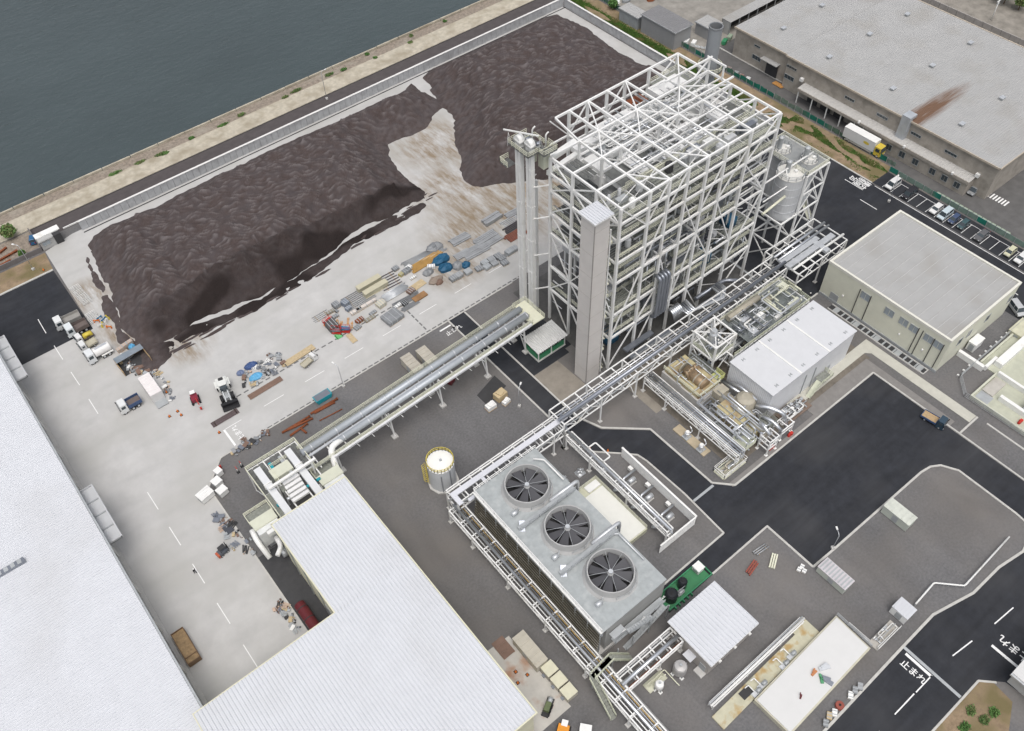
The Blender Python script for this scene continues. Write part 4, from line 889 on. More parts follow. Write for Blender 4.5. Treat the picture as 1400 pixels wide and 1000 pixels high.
# ================================================================ PROCESS PLANT
# ---- cooling tower
CTD = M('cooling_deck', (.36,.385,.39), .75, var=.12, scale=.8, dirt=(.44,.46,.46), dscale=.6)
CTW = M('cooling_wall', (.33,.33,.32), .8, var=.08)
LOUV = M('louvre_board', (.14,.125,.09), .8, var=.12)
t = thing('cooling_tower', 'grey cooling tower with three big black fans in a row', 'cooling tower', (50.2,53.3))
part('wall', MB().box(43.9,36.3,1.2,57.3,70.3,9.8), CTW, t, True); part('basin', MB().box(42.3,36.0,0,57.6,70.6,1.2), CONC, t, True)
part('deck', MB().box(43.0,36.2,9.8,57.4,70.4,10.05), CTD, t, True)
for k in range(9): part('louvre', MB().frame((43.0-.11*(8-k),53.3,1.7+.78*k),(.5,33.6,.07),Matrix.Rotation(.9,3,'Y')), LOUV, t, True)
part('eave_panel', MB().box(42.9,36.3,8.2,43.1,70.3,9.8), M('eave_grey', (.42,.44,.46), .6), t, True)
for k in range(12): part('louvre_post', MB().box(42.75,36.5+3.05*k,1.2,42.95,36.65+3.05*k,8.4), GALV, t, True)
part('edge_rail', MB().rail([(42.8,36.3,10.05),(42.8,70.3,10.05),(57.3,70.3,10.05)],1.15,3.2,.12,mids=1), WHITE, t, True)
part('edge_beam', MB().box(42.5,36.2,9.9,43.0,70.4,10.2), WHITE, t, True)
FANW = M('fan_ring', (.42,.42,.415), .7, var=.06); BLADE = M('fan_blade', (.085,.085,.093), .6, var=.05)
for fy in (64.6,53.6,42.7):
    c = (50.6,fy)
    f = part('fan_stack', MB().lathe(c,[(4.7,10.05),(4.25,10.6),(4.05,12.1),(3.85,12.1),(3.75,10.7),(3.75,10.08)],48,cap=False), FANW, t, True)
    part('throat', MB().lathe(c,[(3.76,10.06),(3.75,10.12)],40), BLACK, f)
    mb = MB()
    for k in range(14): mb.beam((c[0]+.9*math.cos(k*.4488),c[1]+.9*math.sin(k*.4488),10.3),(c[0]+3.7*math.cos(k*.4488),c[1]+3.7*math.sin(k*.4488),10.3),.07)
    part('inner_frame', mb, DARK, f)
    off = rnd.uniform(0,.8)
    for k in range(8):
        a = off+k*math.pi/4; m = Matrix.Rotation(a,3,'Z') @ Matrix.Rotation(.28,3,'X'); b = MB()
        o = len(b.v)
        for (u,v) in ((.45,-.4),(.45,.4),(3.62,1.0),(3.62,-1.0)):
            for z in (-.03,.03): b.v.append(tuple(Vector((c[0],c[1],11.0)) + m @ Vector((u,v,z))))
        b.f += [(0,2,4,6),(7,5,3,1),(0,1,3,2),(2,3,5,4),(4,5,7,6),(6,7,1,0)]; part('blade', b, BLADE, f)
    for k in range(8):
        a = k*math.pi/4+.3; part('guard_spoke', MB().beam((c[0]+.5*math.cos(a),c[1]+.5*math.sin(a),11.75),(c[0]+3.85*math.cos(a),c[1]+3.85*math.sin(a),11.75),.055), GALV, f)
    part('hub', MB().lathe(c,[(.55,10.3),(.6,11.0),(.45,11.3),(.2,11.4)],16), FANW, f)
    part('hub_bracket', MB().lathe(c,[(.42,11.6),(.42,11.8)],10), STEEL, f)
    part('motor', MB().tube([(45.0,fy-2.6,10.6),(46.2,fy-2.6,10.6)],.42,10), STEEL, t, True)
    part('drive_shaft', MB().beam((46.2,fy-2.6,10.5),(47.3,fy-2.0,10.5),.2), GALV, t, True)
    part('ring_rail', MB().rail([(c[0]+4.5*math.cos(k*.5236),c[1]+4.5*math.sin(k*.5236),10.1) for k in range(8,15)],.9,3,.06,mids=1), GALV, f)
for y in (59.1,48.1):
    part('gangway', MB().box(44.2,y-.45,10.6,57.0,y+.45,10.7).rail([(44.2,y-.45,10.7),(57,y-.45,10.7)],1,2,.07), GALV, t, True); part('gangway_step', MB().beam((44.5,y-.6,10.1),(45.6,y+.9,10.7),1.0,.06), DUCT, t, True)
    part('riser_pipe', MB().pipe([(52,y+.8,10.5),(58.6,y+.8,10.5),(58.6,y+.8,5)],.35,10), STEEL, t, True)
part('roof_pipe', MB().pipe([(55.2,68.4,10.9),(56.6,67,10.9),(56.6,61.5,10.9)],.16,8), WHITE, t, True); part('roof_pipe', MB().pipe([(56.8,41,10.6),(56.8,47.4,10.6),(55.8,48,10.6)],.14,8), STEEL, t, True)
ss = part('stair_tower', MB().box(45,34.9,4.4,56.5,36.1,4.5).box(44.4,34.9,7.4,47,36.1,7.5), GALV, t, True)
for (x0,z0,x1,z1) in ((47,7.5,53,4.5),(56,4.5,50,1.2),(50,1.2,47,0)):
    sb = MB().beam((x0,34.4,z0),(x1,34.4,z1),1.0,.12)
    for k in range(10): sb.obox((x0+(x1-x0)*(k+.5)/10,34.4,z0+(z1-z0)*(k+.5)/10+.12),(.35,.9,.05))
    part('stair_flight', sb, GALV, ss); part('handrail', MB().rail([(x0,33.9,z0),(x1,33.9,z1)],1.1,1.3,.08), GALV, ss)
part('handrail', MB().rail([(45,34.9,4.5),(56.5,34.9,4.5)],1.1,1.3,.08), GALV, ss)
for x in (44.5,48,52,56.3): part('stair_post', MB().box(x,33.8,0,x+.18,34.0,5), GALV, ss)
for x, z in ((46.4,8.3),(51,6.2),(55.4,8.0)): part('warning_sign', MB().beam((x-.45,34.7,z),(x,34.7,z+.8),.08).beam((x,34.7,z+.8),(x+.45,34.7,z),.08).beam((x-.45,34.7,z),(x+.45,34.7,z),.08), WHITE, t, True)
# ---- white water tank with yellow rail
c = (42.9,81.2); t = thing('water_tank', 'round white tank with yellow guard rail standing alone on gravel', 'tank', c)
part('plinth', MB().lathe(c,[(3.1,0),(3.1,.35)],10), CONC, t, True); part('shell', MB().lathe(c,[(2.6,.35),(2.6,6.8)],36), M('tank_shell', (.6,.62,.64), .45, var=.05), t, True)
part('top', MB().lathe(c,[(2.66,6.75),(2.66,6.95),(.4,7.15)],36), M('tank_top', (.8,.8,.77), .5, var=.04), t, True)
part('guard_rail', MB().rail([(c[0]+2.6*math.cos(k*.2618),c[1]+2.6*math.sin(k*.2618),6.95) for k in range(24)],1.1,1.5,.09,closed=True,mids=1), YELLOW, t, True)
ld = MB().ladder((c[0]-2.6,c[1]+1.0,0),7.6,.5,1)
for k in range(8):
    z = 2+k*.7; ld.beam((c[0]-2.6,c[1]+.8,z),(c[0]-3.3,c[1]+.9,z),.06).beam((c[0]-3.3,c[1]+.9,z),(c[0]-3.3,c[1]+1.6,z),.06).beam((c[0]-3.3,c[1]+1.6,z),(c[0]-2.6,c[1]+1.7,z),.06)
part('caged_ladder', ld, YELLOW, t, True); part('hatch', MB().lathe((c[0]+.2,c[1]+.1),[(.25,7.1),(.25,7.4)],10), GALV, t, True)
part('level_pipe', MB().box(c[0]+.2,c[1]-2.75,.3,c[0]+.3,c[1]-2.62,6.7), DUCT, t, True); part('level_pipe', MB().box(c[0]-1.6,c[1]-2.35,.3,c[0]-1.5,c[1]-2.22,6.0), DUCT, t, True)
# ---- pipe racks
def rack(label, ax, a0, a1, c0, c1, zs, bay, pipes, foot=True, w=.22, tops=True):
    mid = ((a0+a1)/2,(c0+c1)/2) if ax == 'x' else ((c0+c1)/2,(a0+a1)/2)
    t = thing('pipe_rack', label, 'pipe rack', mid)
    P = (lambda a,c,z: (a,c,z)) if ax == 'x' else (lambda a,c,z: (c,a,z))
    n = max(1, round((a1-a0)/bay)); st = (a1-a0)/n
    for k in range(n+1):
        a = a0+st*k
        if k % 3 == 0 or k == n:
            for c in (c0,c1): member(t,'post',P(a,c,0),P(a,c,zs[-1]),w*1.25,BW); 
            if foot: 
                for c in (c0,c1): part('footing', MB().obox((*P(a,c,.12)[:2],.12),(.8,.8,.24)), CONC, t, True)
            if k < n and k % 2 == 0: member(t,'brace',P(a,c0,.3),P(a,c1,zs[0]),w*.7,BW)
        for z in zs: member(t,'crossbeam',P(a,c0,z),P(a,c1,z),w,BW)
    for z in zs:
        for c in (c0,c1): member(t,'longitudinal',P(a0,c,z),P(a1,c,z),w,BW)
    if len(zs) > 1:
        for k in range(0,n,1): 
            a = a0+st*k; q = (a,a+st) if k % 2 else (a+st,a); member(t,'brace',P(q[0],c0,zs[0]),P(q[1],c0,zs[1]),w*.6,BW)
    for c, z, r, mt in pipes:
        mm = part('pipe', MB().tube([P(a0-.4,c,z),P(a1+.4,c,z)], r, 8), mt, t, True)
    return t, P
rack('long white pipe rack running past the foot of the boiler tower', 'x', 66, 131.5, 72.0, 76.4, (5.4,8.0), 3.3, [(73.2,8.5,.42,DUCT),(74.2,5.8,.2,SILVER),(75,5.8,.16,WHITE),(75.6,5.8,.2,SILVER),(72.6,5.8,.14,GALV)])
t, P = rack('white pipe rack with broad white cable tray beside the cooling tower', 'x', 40.2, 66, 72.0, 75.6, (4.2,6.6), 2.6, [(75,6.9,.16,WHITE),(74.6,4.6,.18,SILVER),(72.7,4.6,.2,GALV)])
part('cable_tray', MB().box(40,73.2,7.0,68,74.3,7.25).box(40.0,71.2,6.9,41.0,73.2,7.15).box(46.5,71.4,6.9,47.2,73.2,7.12).box(42.0,70.7,6.9,47.2,71.4,7.12), M('tray_cover', (.7,.71,.75), .45, .2, var=.03), t, True)
t, P = rack('long pipe rack along the louvred side of the cooling tower', 'y', -6, 73, 38.7, 41.6, (2.6,4.2), 3.4, [(40.0,4.55,.3,SILVER),(39.3,4.4,.1,WHITE),(41.3,3.2,.12,M('tan_pipe', (.5,.36,.16), .5)),(41.0,2.9,.12,M('tan_pipe')),(40.6,4.4,.1,DUCT),(39.0,2.8,.1,GALV),(43.2-.6,.9,.34,CTW)])
rack('short pipe rack from the pump house to the long rack', 'x', 41.5, 54, 28.2, 31.2, (2.6,4.2), 2.4, [(29.3,4.6,.36,SILVER),(30.4,4.4,.12,WHITE),(28.6,3.0,.14,RUST),(30.8,3.0,.12,DUCT)])
t, P = rack('pipe bridge with wide ducts between silos and the beige building', 'x', 131.5, 148.3, 69.0, 78.4, (5.2,8.0), 2.8, [(70.5,8.5,.3,WHITE),(75.8,8.4,.35,SILVER),(74.6,8.4,.3,SILVER)])
part('duct', MB().box(131,71.2,8.05,146.8,72.6,8.7).box(131,73,8.05,143.5,74.2,8.6).box(141,69.2,8.06,142.4,72.98,8.76), M('duct_grey', (.5,.52,.54), .5, .3), t, True)
t, P = rack('silver pipeline rack running beside the white bund', 'y', 44, 71.5, 66.2, 67.6, (3.0,4.6), 3.4, [(66.9,5.0,.3,SILVER),(66.4,3.3,.12,WHITE),(67.4,3.3,.14,SILVER)])
part('expansion_loop', MB().pipe([(67.5,66.5,4.9),(69.3,66.5,4.9),(69.3,62.3,4.9),(67.5,62.3,4.9)],.16,8), WHITE, t, True)
part('bend', MB().pipe([(66.9,71.9,5.0),(66.9,73.6,6.5),(66.9,73.9,8.4)],.32,8), DUCT, t, True)
# overhead bridge stair over the long rack
t = thing('crossover_stair', 'pale green crossover stair bridging the long pipe rack', 'stair', (40.5,31))
for p, q in (((46.6,32.6,0),(42.8,33.6,4.6)),((42.8,33.6,4.6),(38.2,33.2,4.6)),((38.2,33.2,4.6),(37.6,27.2,0))):
    p, q = Vector(p), Vector(q); d = (q-p); s = Vector((-d.y,d.x,0)).normalized()*.55; mb = MB()
    for k in range(12): c = p.lerp(q,(k+.5)/12); mb.obox(c,(.9,.9,.06),math.atan2(d.y,d.x))
    part('flight', mb, GRATE, t, True)
    for sg in (-1,1): part('handrail', MB().rail([p+s*sg,q+s*sg],1.1,1.2,.09), M('pale_green_rail', (.55,.57,.45), .5), t, True)
for x, y in ((38.3,33),(42.9,33.3),(42.6,34)): part('post', MB().box(x-.1,y-.1,0,x+.1,y+.1,4.5), GALV, t, True)
# ---- vessels by the pump house
def vessel(label, c, r, h, mat, cat='vessel'):
    t = thing('pressure_vessel', label, cat, c)
    part('shell', MB().lathe(c,[(r*.4,1.0),(r*.85,1.25),(r,1.7),(r,h-.5),(r*.85,h-.15),(r*.3,h)],24), mat, t, True)
    for k in range(3): a = k*2.094+.4; part('leg', MB().box(c[0]+r*.8*math.cos(a)-.1,c[1]+r*.8*math.sin(a)-.1,.2,c[0]+r*.8*math.cos(a)+.1,c[1]+r*.8*math.sin(a)+.1,1.6), GALV, t, True); part('foot', MB().obox((c[0]+r*.8*math.cos(a),c[1]+r*.8*math.sin(a),.12),(.6,.6,.24)), WHITE, t, True)
    part('nozzle', MB().lathe(c,[(.14,h-.05),(.14,h+.25),(.22,h+.25),(.22,h+.35)],8), GALV, t, True); part('pipe', MB().pipe([(c[0]+r,c[1],h*.6),(c[0]+r+.5,c[1],h*.6),(c[0]+r+.5,c[1],.4)],.09,6), SILVER, t, True)
vessel('grey vertical vessel with pale dome beside the pump house', (50.9,25.6), 1.15, 4.0, M('vessel_grey', (.45,.44,.43), .45, .3))
vessel('smaller white vertical vessel left of the grey vessel', (46.5,25.9), .75, 3.0, WHITE)
solo('pipe_skid', MB().box(45,26.2,0,49,28,.25).pipe([(45.5,27,.6),(48.5,27,.6),(48.5,26.5,2)],.12,6).pipe([(45.5,27.5,.5),(49.5,27.5,.5),(49.5,24,.5)],.1,6), CREAM, 'low pipe skid between the two vessels and the rack', 'pipe skid')
# ---- green pad with generator
t = thing('generator_pad', 'green concrete pad carrying two black round tanks', 'pad', (63,35.8)); part('slab', MB().box(57.6,34.3,0,67.9,37.5,.3), M('green_floor', (.05,.2,.09), .6, var=.12), t, True); part('kerb', MB().box(57.6,34.2,.3,68.4,34.4,.6).box(57.6,37.4,.3,68.4,37.6,.6).box(57.6,34.4,.3,57.8,37.4,.6).box(68.2,34.4,.3,68.4,37.4,.6), GREEN, t, True)
for k in range(5): part('bracket', MB().box(58.6+1.0*k,33.6,.0,58.75+1.0*k,34.2,.9), GREEN, t, True)
for nm, x, y, r, h in (('larger black round tank on the green pad',59.4,35.8,1.15,2.3),('smaller black round tank on the green pad',62.6,36.2,.85,2.2)): 
    q = thing('chemical_tank', nm, 'tank', (x,y,.3)); part('shell', MB().lathe((0,0),[(r,0),(r,h-.35),(r*.7,h-.05),(r*.2,h)],20), M('black_plastic', (.02,.022,.026), .35), q); part('lid', MB().lathe((0,0),[(.3,h-.05),(.3,h+.12)],12), BLACK, q)
cabinet('dosing_cabinet', 'white cube cabinet at the end of the green pad', 'cabinet', (67,36.5,.3), 1.5, 1.5, 1.3, WHITE, WHITE)
solo('dosing_pump', MB().box(60.6,34.9,.3,62,35.8,1.0).tube([(60.8,35.2,1.2),(62,35.2,1.2)],.25,8).pipe([(61,35.4,1.2),(61,35.4,1.9),(62.4,35.4,1.9)],.08,6), GALV, 'grey dosing pump between the two black tanks', 'pump')
# ---- white bund / basin and wind fence with pumps
t = thing('water_basin', 'long white-topped basin with cream rail beside the cooling tower', 'basin', (63.2,55)); part('wall', MB().box(60.6,47.9,0,65.5,62.2,1.3), M('basin_wall', (.55,.55,.42), .6), t, True); part('cover', MB().box(60.8,48.1,1.3,65.3,60,1.5), M('basin_cover', (.75,.75,.7), .6, var=.03), t, True)
part('hatch', MB().box(62.2,60.3,1.3,65.2,61.8,1.6), WHITE, t, True); part('handrail', MB().rail([(65.4,48,1.4),(65.4,62,1.4),(60.8,62,1.4)],1.0,1.7,.07), CREAM, t, True)
t = thing('wind_fence', 'white slatted wind fence around the circulating pumps', 'fence', (71,50))
for k in range(9): part('slat', MB().box(73.2,43.3,.35+.3*k,73.3,63,.55+.3*k), BW, t, True); part('slat', MB().box(64.0,43.2,.35+.3*k,73.2,43.3,.55+.3*k), BW, t, True)
for k in range(9): part('post', MB().box(73.3,43.4+2.4*k,0,73.5,43.6+2.4*k,3.1), BW, t, True)
part('top_rail', MB().box(73.1,43.2,3.1,73.5,63.1,3.25).box(64,43.1,3.1,73.1,43.4,3.25), WHITE, t, True)
for i, y in enumerate((57.4,52.6,47.2)):
    t = thing('circulating_pump', ['circulating pump nearest the road bend, inside the wind fence','middle circulating pump inside the wind fence','circulating pump nearest the fence corner'][i], 'pump', (69.6,y), 0, 'circulating pumps')
    part('base', MB().box(-1.9,-.6,0,1.9,.6,.35), CONC, t); part('motor', MB().tube([(.2,0,.95),(1.8,0,.95)],.5,12), STEEL, t); part('volute', MB().tube([(-.9,0,.9),(-.2,0,.9)],.65,14), GALV, t); part('inlet_pipe', MB().pipe([(-.8,0,.9),(-2.6,0,.9),(-3.2,.3,1.6)],.33,8), SILVER, t); part('outlet_pipe', MB().pipe([(-.5,.3,1.2),(-.5,.9,1.9),(2.9,.9,1.9)],.22,8), SILVER, t); part('panel', MB().box(2.2,1.4,.8,2.9,2.4,1.6), WHITE, t)
for i, (x, y) in enumerate(((68.4,63.2),(64.5,65.4),(60.8,66.3))): solo('valve_skid', MB().box(x-.9,y-.8,0,x+.9,y+.8,.2).tube([(x-.8,y,.8),(x+.8,y,.8)],.22,8).tube([(x,y-.7,.8),(x,y+.7,.8)],.18,8).box(x-.2,y-.2,.9,x+.2,y+.2,1.5), STEEL, ['valve skid by the silver pipeline rack','valve skid north of the white basin','valve skid at the corner of the cooling tower'][i], 'valve skid')
# ---- tubular conveyors to the boiler
t = thing('conveyor_gallery', 'inclined gallery with two grey tube conveyors leading to the boiler tower', 'conveyor', (50,98))
def gz(x): return 6.9+(x-23)*.042
TUBE = M('tube_grey', (.44,.47,.5), .45, .3, var=.05)
for nm, y, x0 in (('tube',99.3,23.5),('tube',97.0,29.5)):
    u = part('tube', MB().tube([(x0,y,gz(x0)+.9),(77.5,y,gz(77.5)+.9)], .68, 16), TUBE, t, True)
    for k in range(9): x = x0+2+5.7*k; part('joint_ring', MB().tube([(x,y,gz(x)+.9),(x+.25,y,gz(x)+.91)],.73,16), STEEL, u)
part('inner_tray', MB().frame((51,98.15,gz(51)+.4),(54,.5,.25),Matrix.Rotation(-.042,3,'Y')), STEEL, t, True)
for y, nm in ((100.6,'far'),(95.6,'near')): part('walkway', MB().frame((50.5,y,gz(50.5)+.02),(54,1.0,.08),Matrix.Rotation(-.042,3,'Y')), GRATE, t, True); part('handrail', MB().rail([(23.5,y+(.5 if y > 98 else -.4),gz(23.5)),(77.5,y+(.5 if y > 98 else -.4),gz(77.5))],1.1,1.7,.08,mids=2), CREAM, t, True)
part('edge_beam', MB().frame((52.5,94.9,gz(52.5)+.15),(49,.42,.5),Matrix.Rotation(-.042,3,'Y')), M('edge_white', (.76,.77,.79), .45, .2), t, True)
part('truss_chord', MB().beam((23.5,101.2,gz(23.5)-.6),(77.5,101.2,gz(77.5)-.6),.25,.3), BW, t, True)
for k in range(17): x = 25+3.2*k; part('cross_girder', MB().box(x-.1,94.8,gz(x)-.4,x+.1,101.2,gz(x)-.05), BW, t, True)
for x in (29,41.5,53.6,65.5,76):
    for y in (96.0,100.2): part('trestle_leg', MB().beam((x,y,0),(x,y+(.6 if y < 98 else -.6),gz(x)-.3),.3), BW, t, True); part('footing', MB().box(x-.6,y-.6,0,x+.6,y+.6,.35), CONC, t, True)
    part('trestle_brace', MB().beam((x,96.2,1),(x,99.6,gz(x)-.6),.18), BW, t, True)
for k in range(13): x = 33+3.4*k; part('light_bracket', MB().beam((x,94.6,gz(x)-.1),(x+.1,93.9,gz(x)-.2),.08), WHITE, t, True)
part('tube_elbow', MB().pipe([(31.5,97.0,gz(30)+.9),(28.2,96.6,gz(30)+1.1),(27.2,93.4,gz(30)-2.5),(27.2,90,1.6)],.62,14), WHITE, t, True)
part('end_chute', MB().beam((77,99.3,gz(77)+.6),(82.6,103.8,2.5),1.2,1.2).beam((77,97,gz(77)+.6),(83.2,101.8,2.5),1.2,1.2), M('pale_yellow_casing'), t, True)
part('end_platform', MB().box(77,94.8,gz(77)-.2,80.4,101.4,gz(77)).rail([(80.4,94.8,gz(77)),(80.4,101.4,gz(77)),(77,101.4,gz(77))],1.1,1.2,.08), CREAM, t, True)
# ---- transfer station beside the fuel store
t = thing('transfer_station', 'cream-railed transfer station with two long white chutes beside the fuel store', 'transfer station', (18.5,96))
for x in (13.6,17,20.4,24):
    for y in (90,96,103): member(t,'post',(x,y,0),(x,y,7.2),.24,BW)
for y in (90,96,103): member(t,'beam',(13.6,y,7),(24,y,7),.24,BW)
for x in (13.6,17,20.4,24): member(t,'beam',(x,90,7),(x,103,7),.24,BW); member(t,'brace',(x,103,0),(x,96,7),.16,BW)
fl = MB()
for a in (13.7,14.8,15.9,18.4,19.4,22,23): fl.box(a,96.2,7.1,a+.8,102.9,7.18)
part('floor', fl, DGRATE, t, True); part('floor', MB().box(13.7,90.2,7.1,15,96,7.18).box(16.5,94.5,7.1,20.5,96,7.18), GRATE, t, True)
part('handrail', MB().rail([(13.5,90,7.2),(13.5,103.1,7.2),(24.1,103.1,7.2),(24.1,95,7.2)],1.2,1.2,.11,mids=2), CREAM, t, True)
part('handrail', MB().rail([(17.2,96.3,7.2),(17.2,100.6,7.2),(21,100.6,7.2),(21,96.3,7.2)],1.2,1.2,.09,mids=2), CREAM, t, True)
for x, z in ((15.1,8.3),(21.6,8.3)): c = part('chute', MB().beam((x,101.2,z),(x,88.6,z-.6),1.35,1.1), M('chute_white', (.68,.69,.7), .5, .1, var=.05), t, True); part('chute_flange', MB().box(x-.8,96.8,z-.9,x+.8,97,z+.6), WHITE, c); part('head_box', MB().box(x-1.1,86.0,z-3.8,x+1.1,88.6,z-.4), PW, t, True)
for k in range(5): part('conveyor_deck', MB().box(16.9+.1*k,91+1.0*k,7.4+.1*k,20.2+.1*k,91.7+1.0*k,7.9+.1*k), PW, t, True)
part('screw_housing', MB().box(16.6,97.2,7.3,20.6,99.6,8.3), M('pale_yellow_casing'), t, True); part('crane_beam', MB().beam((14.6,95.2,9.6),(24.6,95.4,9.6),.5,.45), WHITE, t, True)
for x in (16.2,23.6): part('beam_post', MB().box(x-.15,95.1,0,x+.15,95.5,9.4), BW, t, True)
for k in range(9): part('motor', MB().box(14+1.1*k,rnd.uniform(93,101),7.2,14.6+1.1*k,rnd.uniform(101.2,102),8.0) if k % 2 else MB().tube([(14.2+1.05*k,92.4,7.6),(15.0+1.05*k,92.4,7.6)],.3,8), rnd.choice([GALV,STEEL,DUCT,TEAL]), t, True)
part('bench_slab', MB().box(12.6,86.2,0,24.6,89.6,.3), SLAB, t, True); part('cable_box', MB().box(17,86.6,.3,21.6,88.6,1.0), WHITE, t, True)
PYC = M('pale_yellow_casing')
for lab, cx, cy in (('white dust collector with rounded ducts at the corner of the fuel store roof',25.2,91.2),('white dust collector left of the transfer station',10.9,90.9)):
    t = thing('dust_collector', lab, 'dust collector', (cx,cy), 0, 'dust collectors')
    part('casing', MB().box(cx-2.1,cy-1.6,2.8,cx+2.1,cy+1.8,7.2), M('casing_white', (.68,.69,.68), .5), t, True); part('roof', MB().box(cx-2.3,cy-.4,7.2,cx+2.3,cy+1.9,7.45), PYC, t, True); part('header', MB().box(cx-.8,cy-2.4,6.2,cx+1.8,cy-1.5,7.2), WHITE, t, True)
    part('hopper', MB().prism([(cx-1.2,cy-1),(cx+1.2,cy-1),(cx+1.2,cy+1),(cx-1.2,cy+1)],.9,2.8), STEEL, t, True)
    for dx in (-1.9,1.9):
        for dy in (-1.4,1.6): part('leg', MB().box(cx+dx-.12,cy+dy-.12,0,cx+dx+.12,cy+dy+.12,2.8), BW, t, True)
    part('duct', MB().pipe([(cx-2.6,cy+1,6.2),(cx-2.9,cy-1,5.6),(cx-2.6,cy-4.4,3.4)],.48,12), WHITE, t, True); part('duct', MB().pipe([(cx+.2,cy-2,4.6),(cx+.2,cy-4,4.2),(cx-1.4,cy-5.2,4.0)],.45,12), PW, t, True)
    part('service_floor', MB().box(cx-2.3,cy+1.9,5.6,cx+2.4,cy+4.6,5.7), GRATE, t, True); part('handrail', MB().rail([(cx-2.3,cy+1.9,5.7),(cx-2.3,cy+4.6,5.7),(cx+2.4,cy+4.6,5.7),(cx+2.4,cy+1.9,5.7)],1.1,1.2,.1), CREAM, t, True)
    part('fan', MB().tube([(cx-.4,cy-3.6,1.0),(cx+.6,cy-3.6,1.0)],.9,14), STEEL, t, True)

# ================================================================ TURBINE AREA
OLDY = M('dusty_yellow_casing', (.5,.44,.26), .65, var=.2, scale=.8, dirt=(.28,.2,.12), dscale=.4, dlo=.45, dhi=.65)
TAN = M('tan_lagging', (.4,.37,.3), .6, .1, var=.15, scale=.6)
def pipework(t, x0, y0, x1, y1, z0, z1, n, rs=(.1,.16,.24), mats=None, seed=1):
    q = random.Random(seed); mats = mats or [SILVER,GALV,DUCT,WHITE,STEEL]
    for k in range(n):
        p = [Vector((q.uniform(x0,x1),q.uniform(y0,y1),q.uniform(z0,z1)))]; ax = q.randrange(2)
        for s in range(q.choice([2,3,3,4])):
            c = p[-1].copy()
            if ax == 0: c.x = q.uniform(x0,x1)
            elif ax == 1: c.y = q.uniform(y0,y1)
            else: c.z = q.uniform(z0,z1)
            ax = q.choice([a for a in (0,1,2) if a != ax])
            if (c-p[-1]).length > .5: p.append(c)
        if len(p) > 1: part('pipe', MB().pipe([tuple(v) for v in p], q.choice(rs), 7), q.choice(mats), t, True)
t = thing('deaerator_deck', 'raised grated deck full of pipework between the boiler tower and turbine hall', 'platform', (116,67.5))
for x in (104.5,110,116,122,128.4):
    for y in (63.2,67.6,71.4): member(t,'post',(x,y,0),(x,y,6.4),.3,BW)
    member(t,'beam',(x,63.2,6.3),(x,71.4,6.3),.3,BW); member(t,'beam',(x,63.2,3.2),(x,71.4,3.2),.2,BW)
for y in (63.2,67.6,71.4): member(t,'beam',(104.5,y,6.3),(128.4,y,6.3),.3,BW); member(t,'beam',(104.5,y,3.2),(128.4,y,3.2),.2,BW)
DK = M('mesh_deck', (.2,.22,.22), .6, .3, var=.2, scale=1)
for i in range(6):
    for j in range(3): part('deck_panel', MB().box(109.6+3.1*i,63.4+2.7*j,6.45,112.6+3.1*i,66.0+2.7*j,6.55), DK, t, True)
part('handrail', MB().rail([(128.5,71.5,6.5),(128.5,63.1,6.5),(104.5,63.1,6.5)],1.1,1.5,.1), M('pale_green_rail'), t, True); part('handrail', MB().rail([(109.4,71.5,6.5),(128.5,71.5,6.5)],1.1,1.5,.08), CREAM, t, True)
pipework(t, 109.5,63.6,118,70.5,6.9,8.4,30,(.08,.12,.18),seed=3); pipework(t, 105,63.4,128,71,.8,5.8,44,(.15,.25,.35),[DUCT,GALV,TAN,STEEL],seed=5); pipework(t, 117,63.6,128,70.8,6.9,8.6,24,(.12,.2),[PYC,CREAM,STEEL],seed=6)
for x, y, sx, sy, h, m in ((116.4,66.6,.9,.7,1.3,WHITE),(113.4,68.2,1.2,.5,1.0,STEEL),(121.8,68.9,1.1,.5,.9,TAN),(124.6,64.4,1.6,.6,1.4,PYC),(112,64.6,.7,.7,1.3,STEEL),(126.6,69.4,1.0,1.0,1.2,PYC),(119.5,64.3,1.0,.35,.8,WHITE)): part('equipment', MB().box(x-sx,y-sy,6.55,x+sx,y+sy,6.55+h), m, t, True)
part('tank', MB().tube([(110.5,70.4,7.6),(120,70.4,7.6)],.75,14), TAN, t, True)
# open frame tower on the deck
t = thing('valve_tower', 'small open white frame tower with a silencer on top, by the turbine', 'steel frame', (103.5,68.5))
TX, TY = (100.4,106.4), (65.0,71.0)
for x in TX:
    for y in TY: member(t,'post',(x,y,0),(x,y,10.6),.36,BW)
for z in (6.4,10.5):
    for y in TY: member(t,'beam',(TX[0],y,z),(TX[1],y,z),.32,BW)
    for x in TX: member(t,'beam',(x,TY[0],z),(x,TY[1],z),.32,BW)
member(t,'brace',(100.4,65,10.5),(106.4,71,10.5),.2,BW); member(t,'brace',(100.4,71,10.5),(106.4,65,10.5),.2,BW); member(t,'beam',(103.4,65,10.5),(103.4,71,10.5),.22,BW)
for a, b in (((100.4,65),(106.4,65)),((100.4,65),(100.4,71))): member(t,'brace',(*a,6.4),(*b,10.5),.2,BW); member(t,'brace',(*a,0),(*b,6.4),.2,BW)
part('silencer', MB().lathe((103,68),[(.7,8),(.85,8.3),(.85,10.6),(.6,11.0),(.6,11.6)],16), STEEL, t, True); part('floor', MB().box(100.6,65.2,6.5,106.2,70.8,6.58), GRATE, t, True)
part('handrail', MB().rail([(100.5,70.9,6.6),(100.5,65.1,6.6),(106.3,65.1,6.6)],1.1,1.3,.1), M('pale_green_rail'), t, True); pipework(t,100.8,65.4,106,70.6,.6,9.8,30,(.12,.2,.3),seed=8)
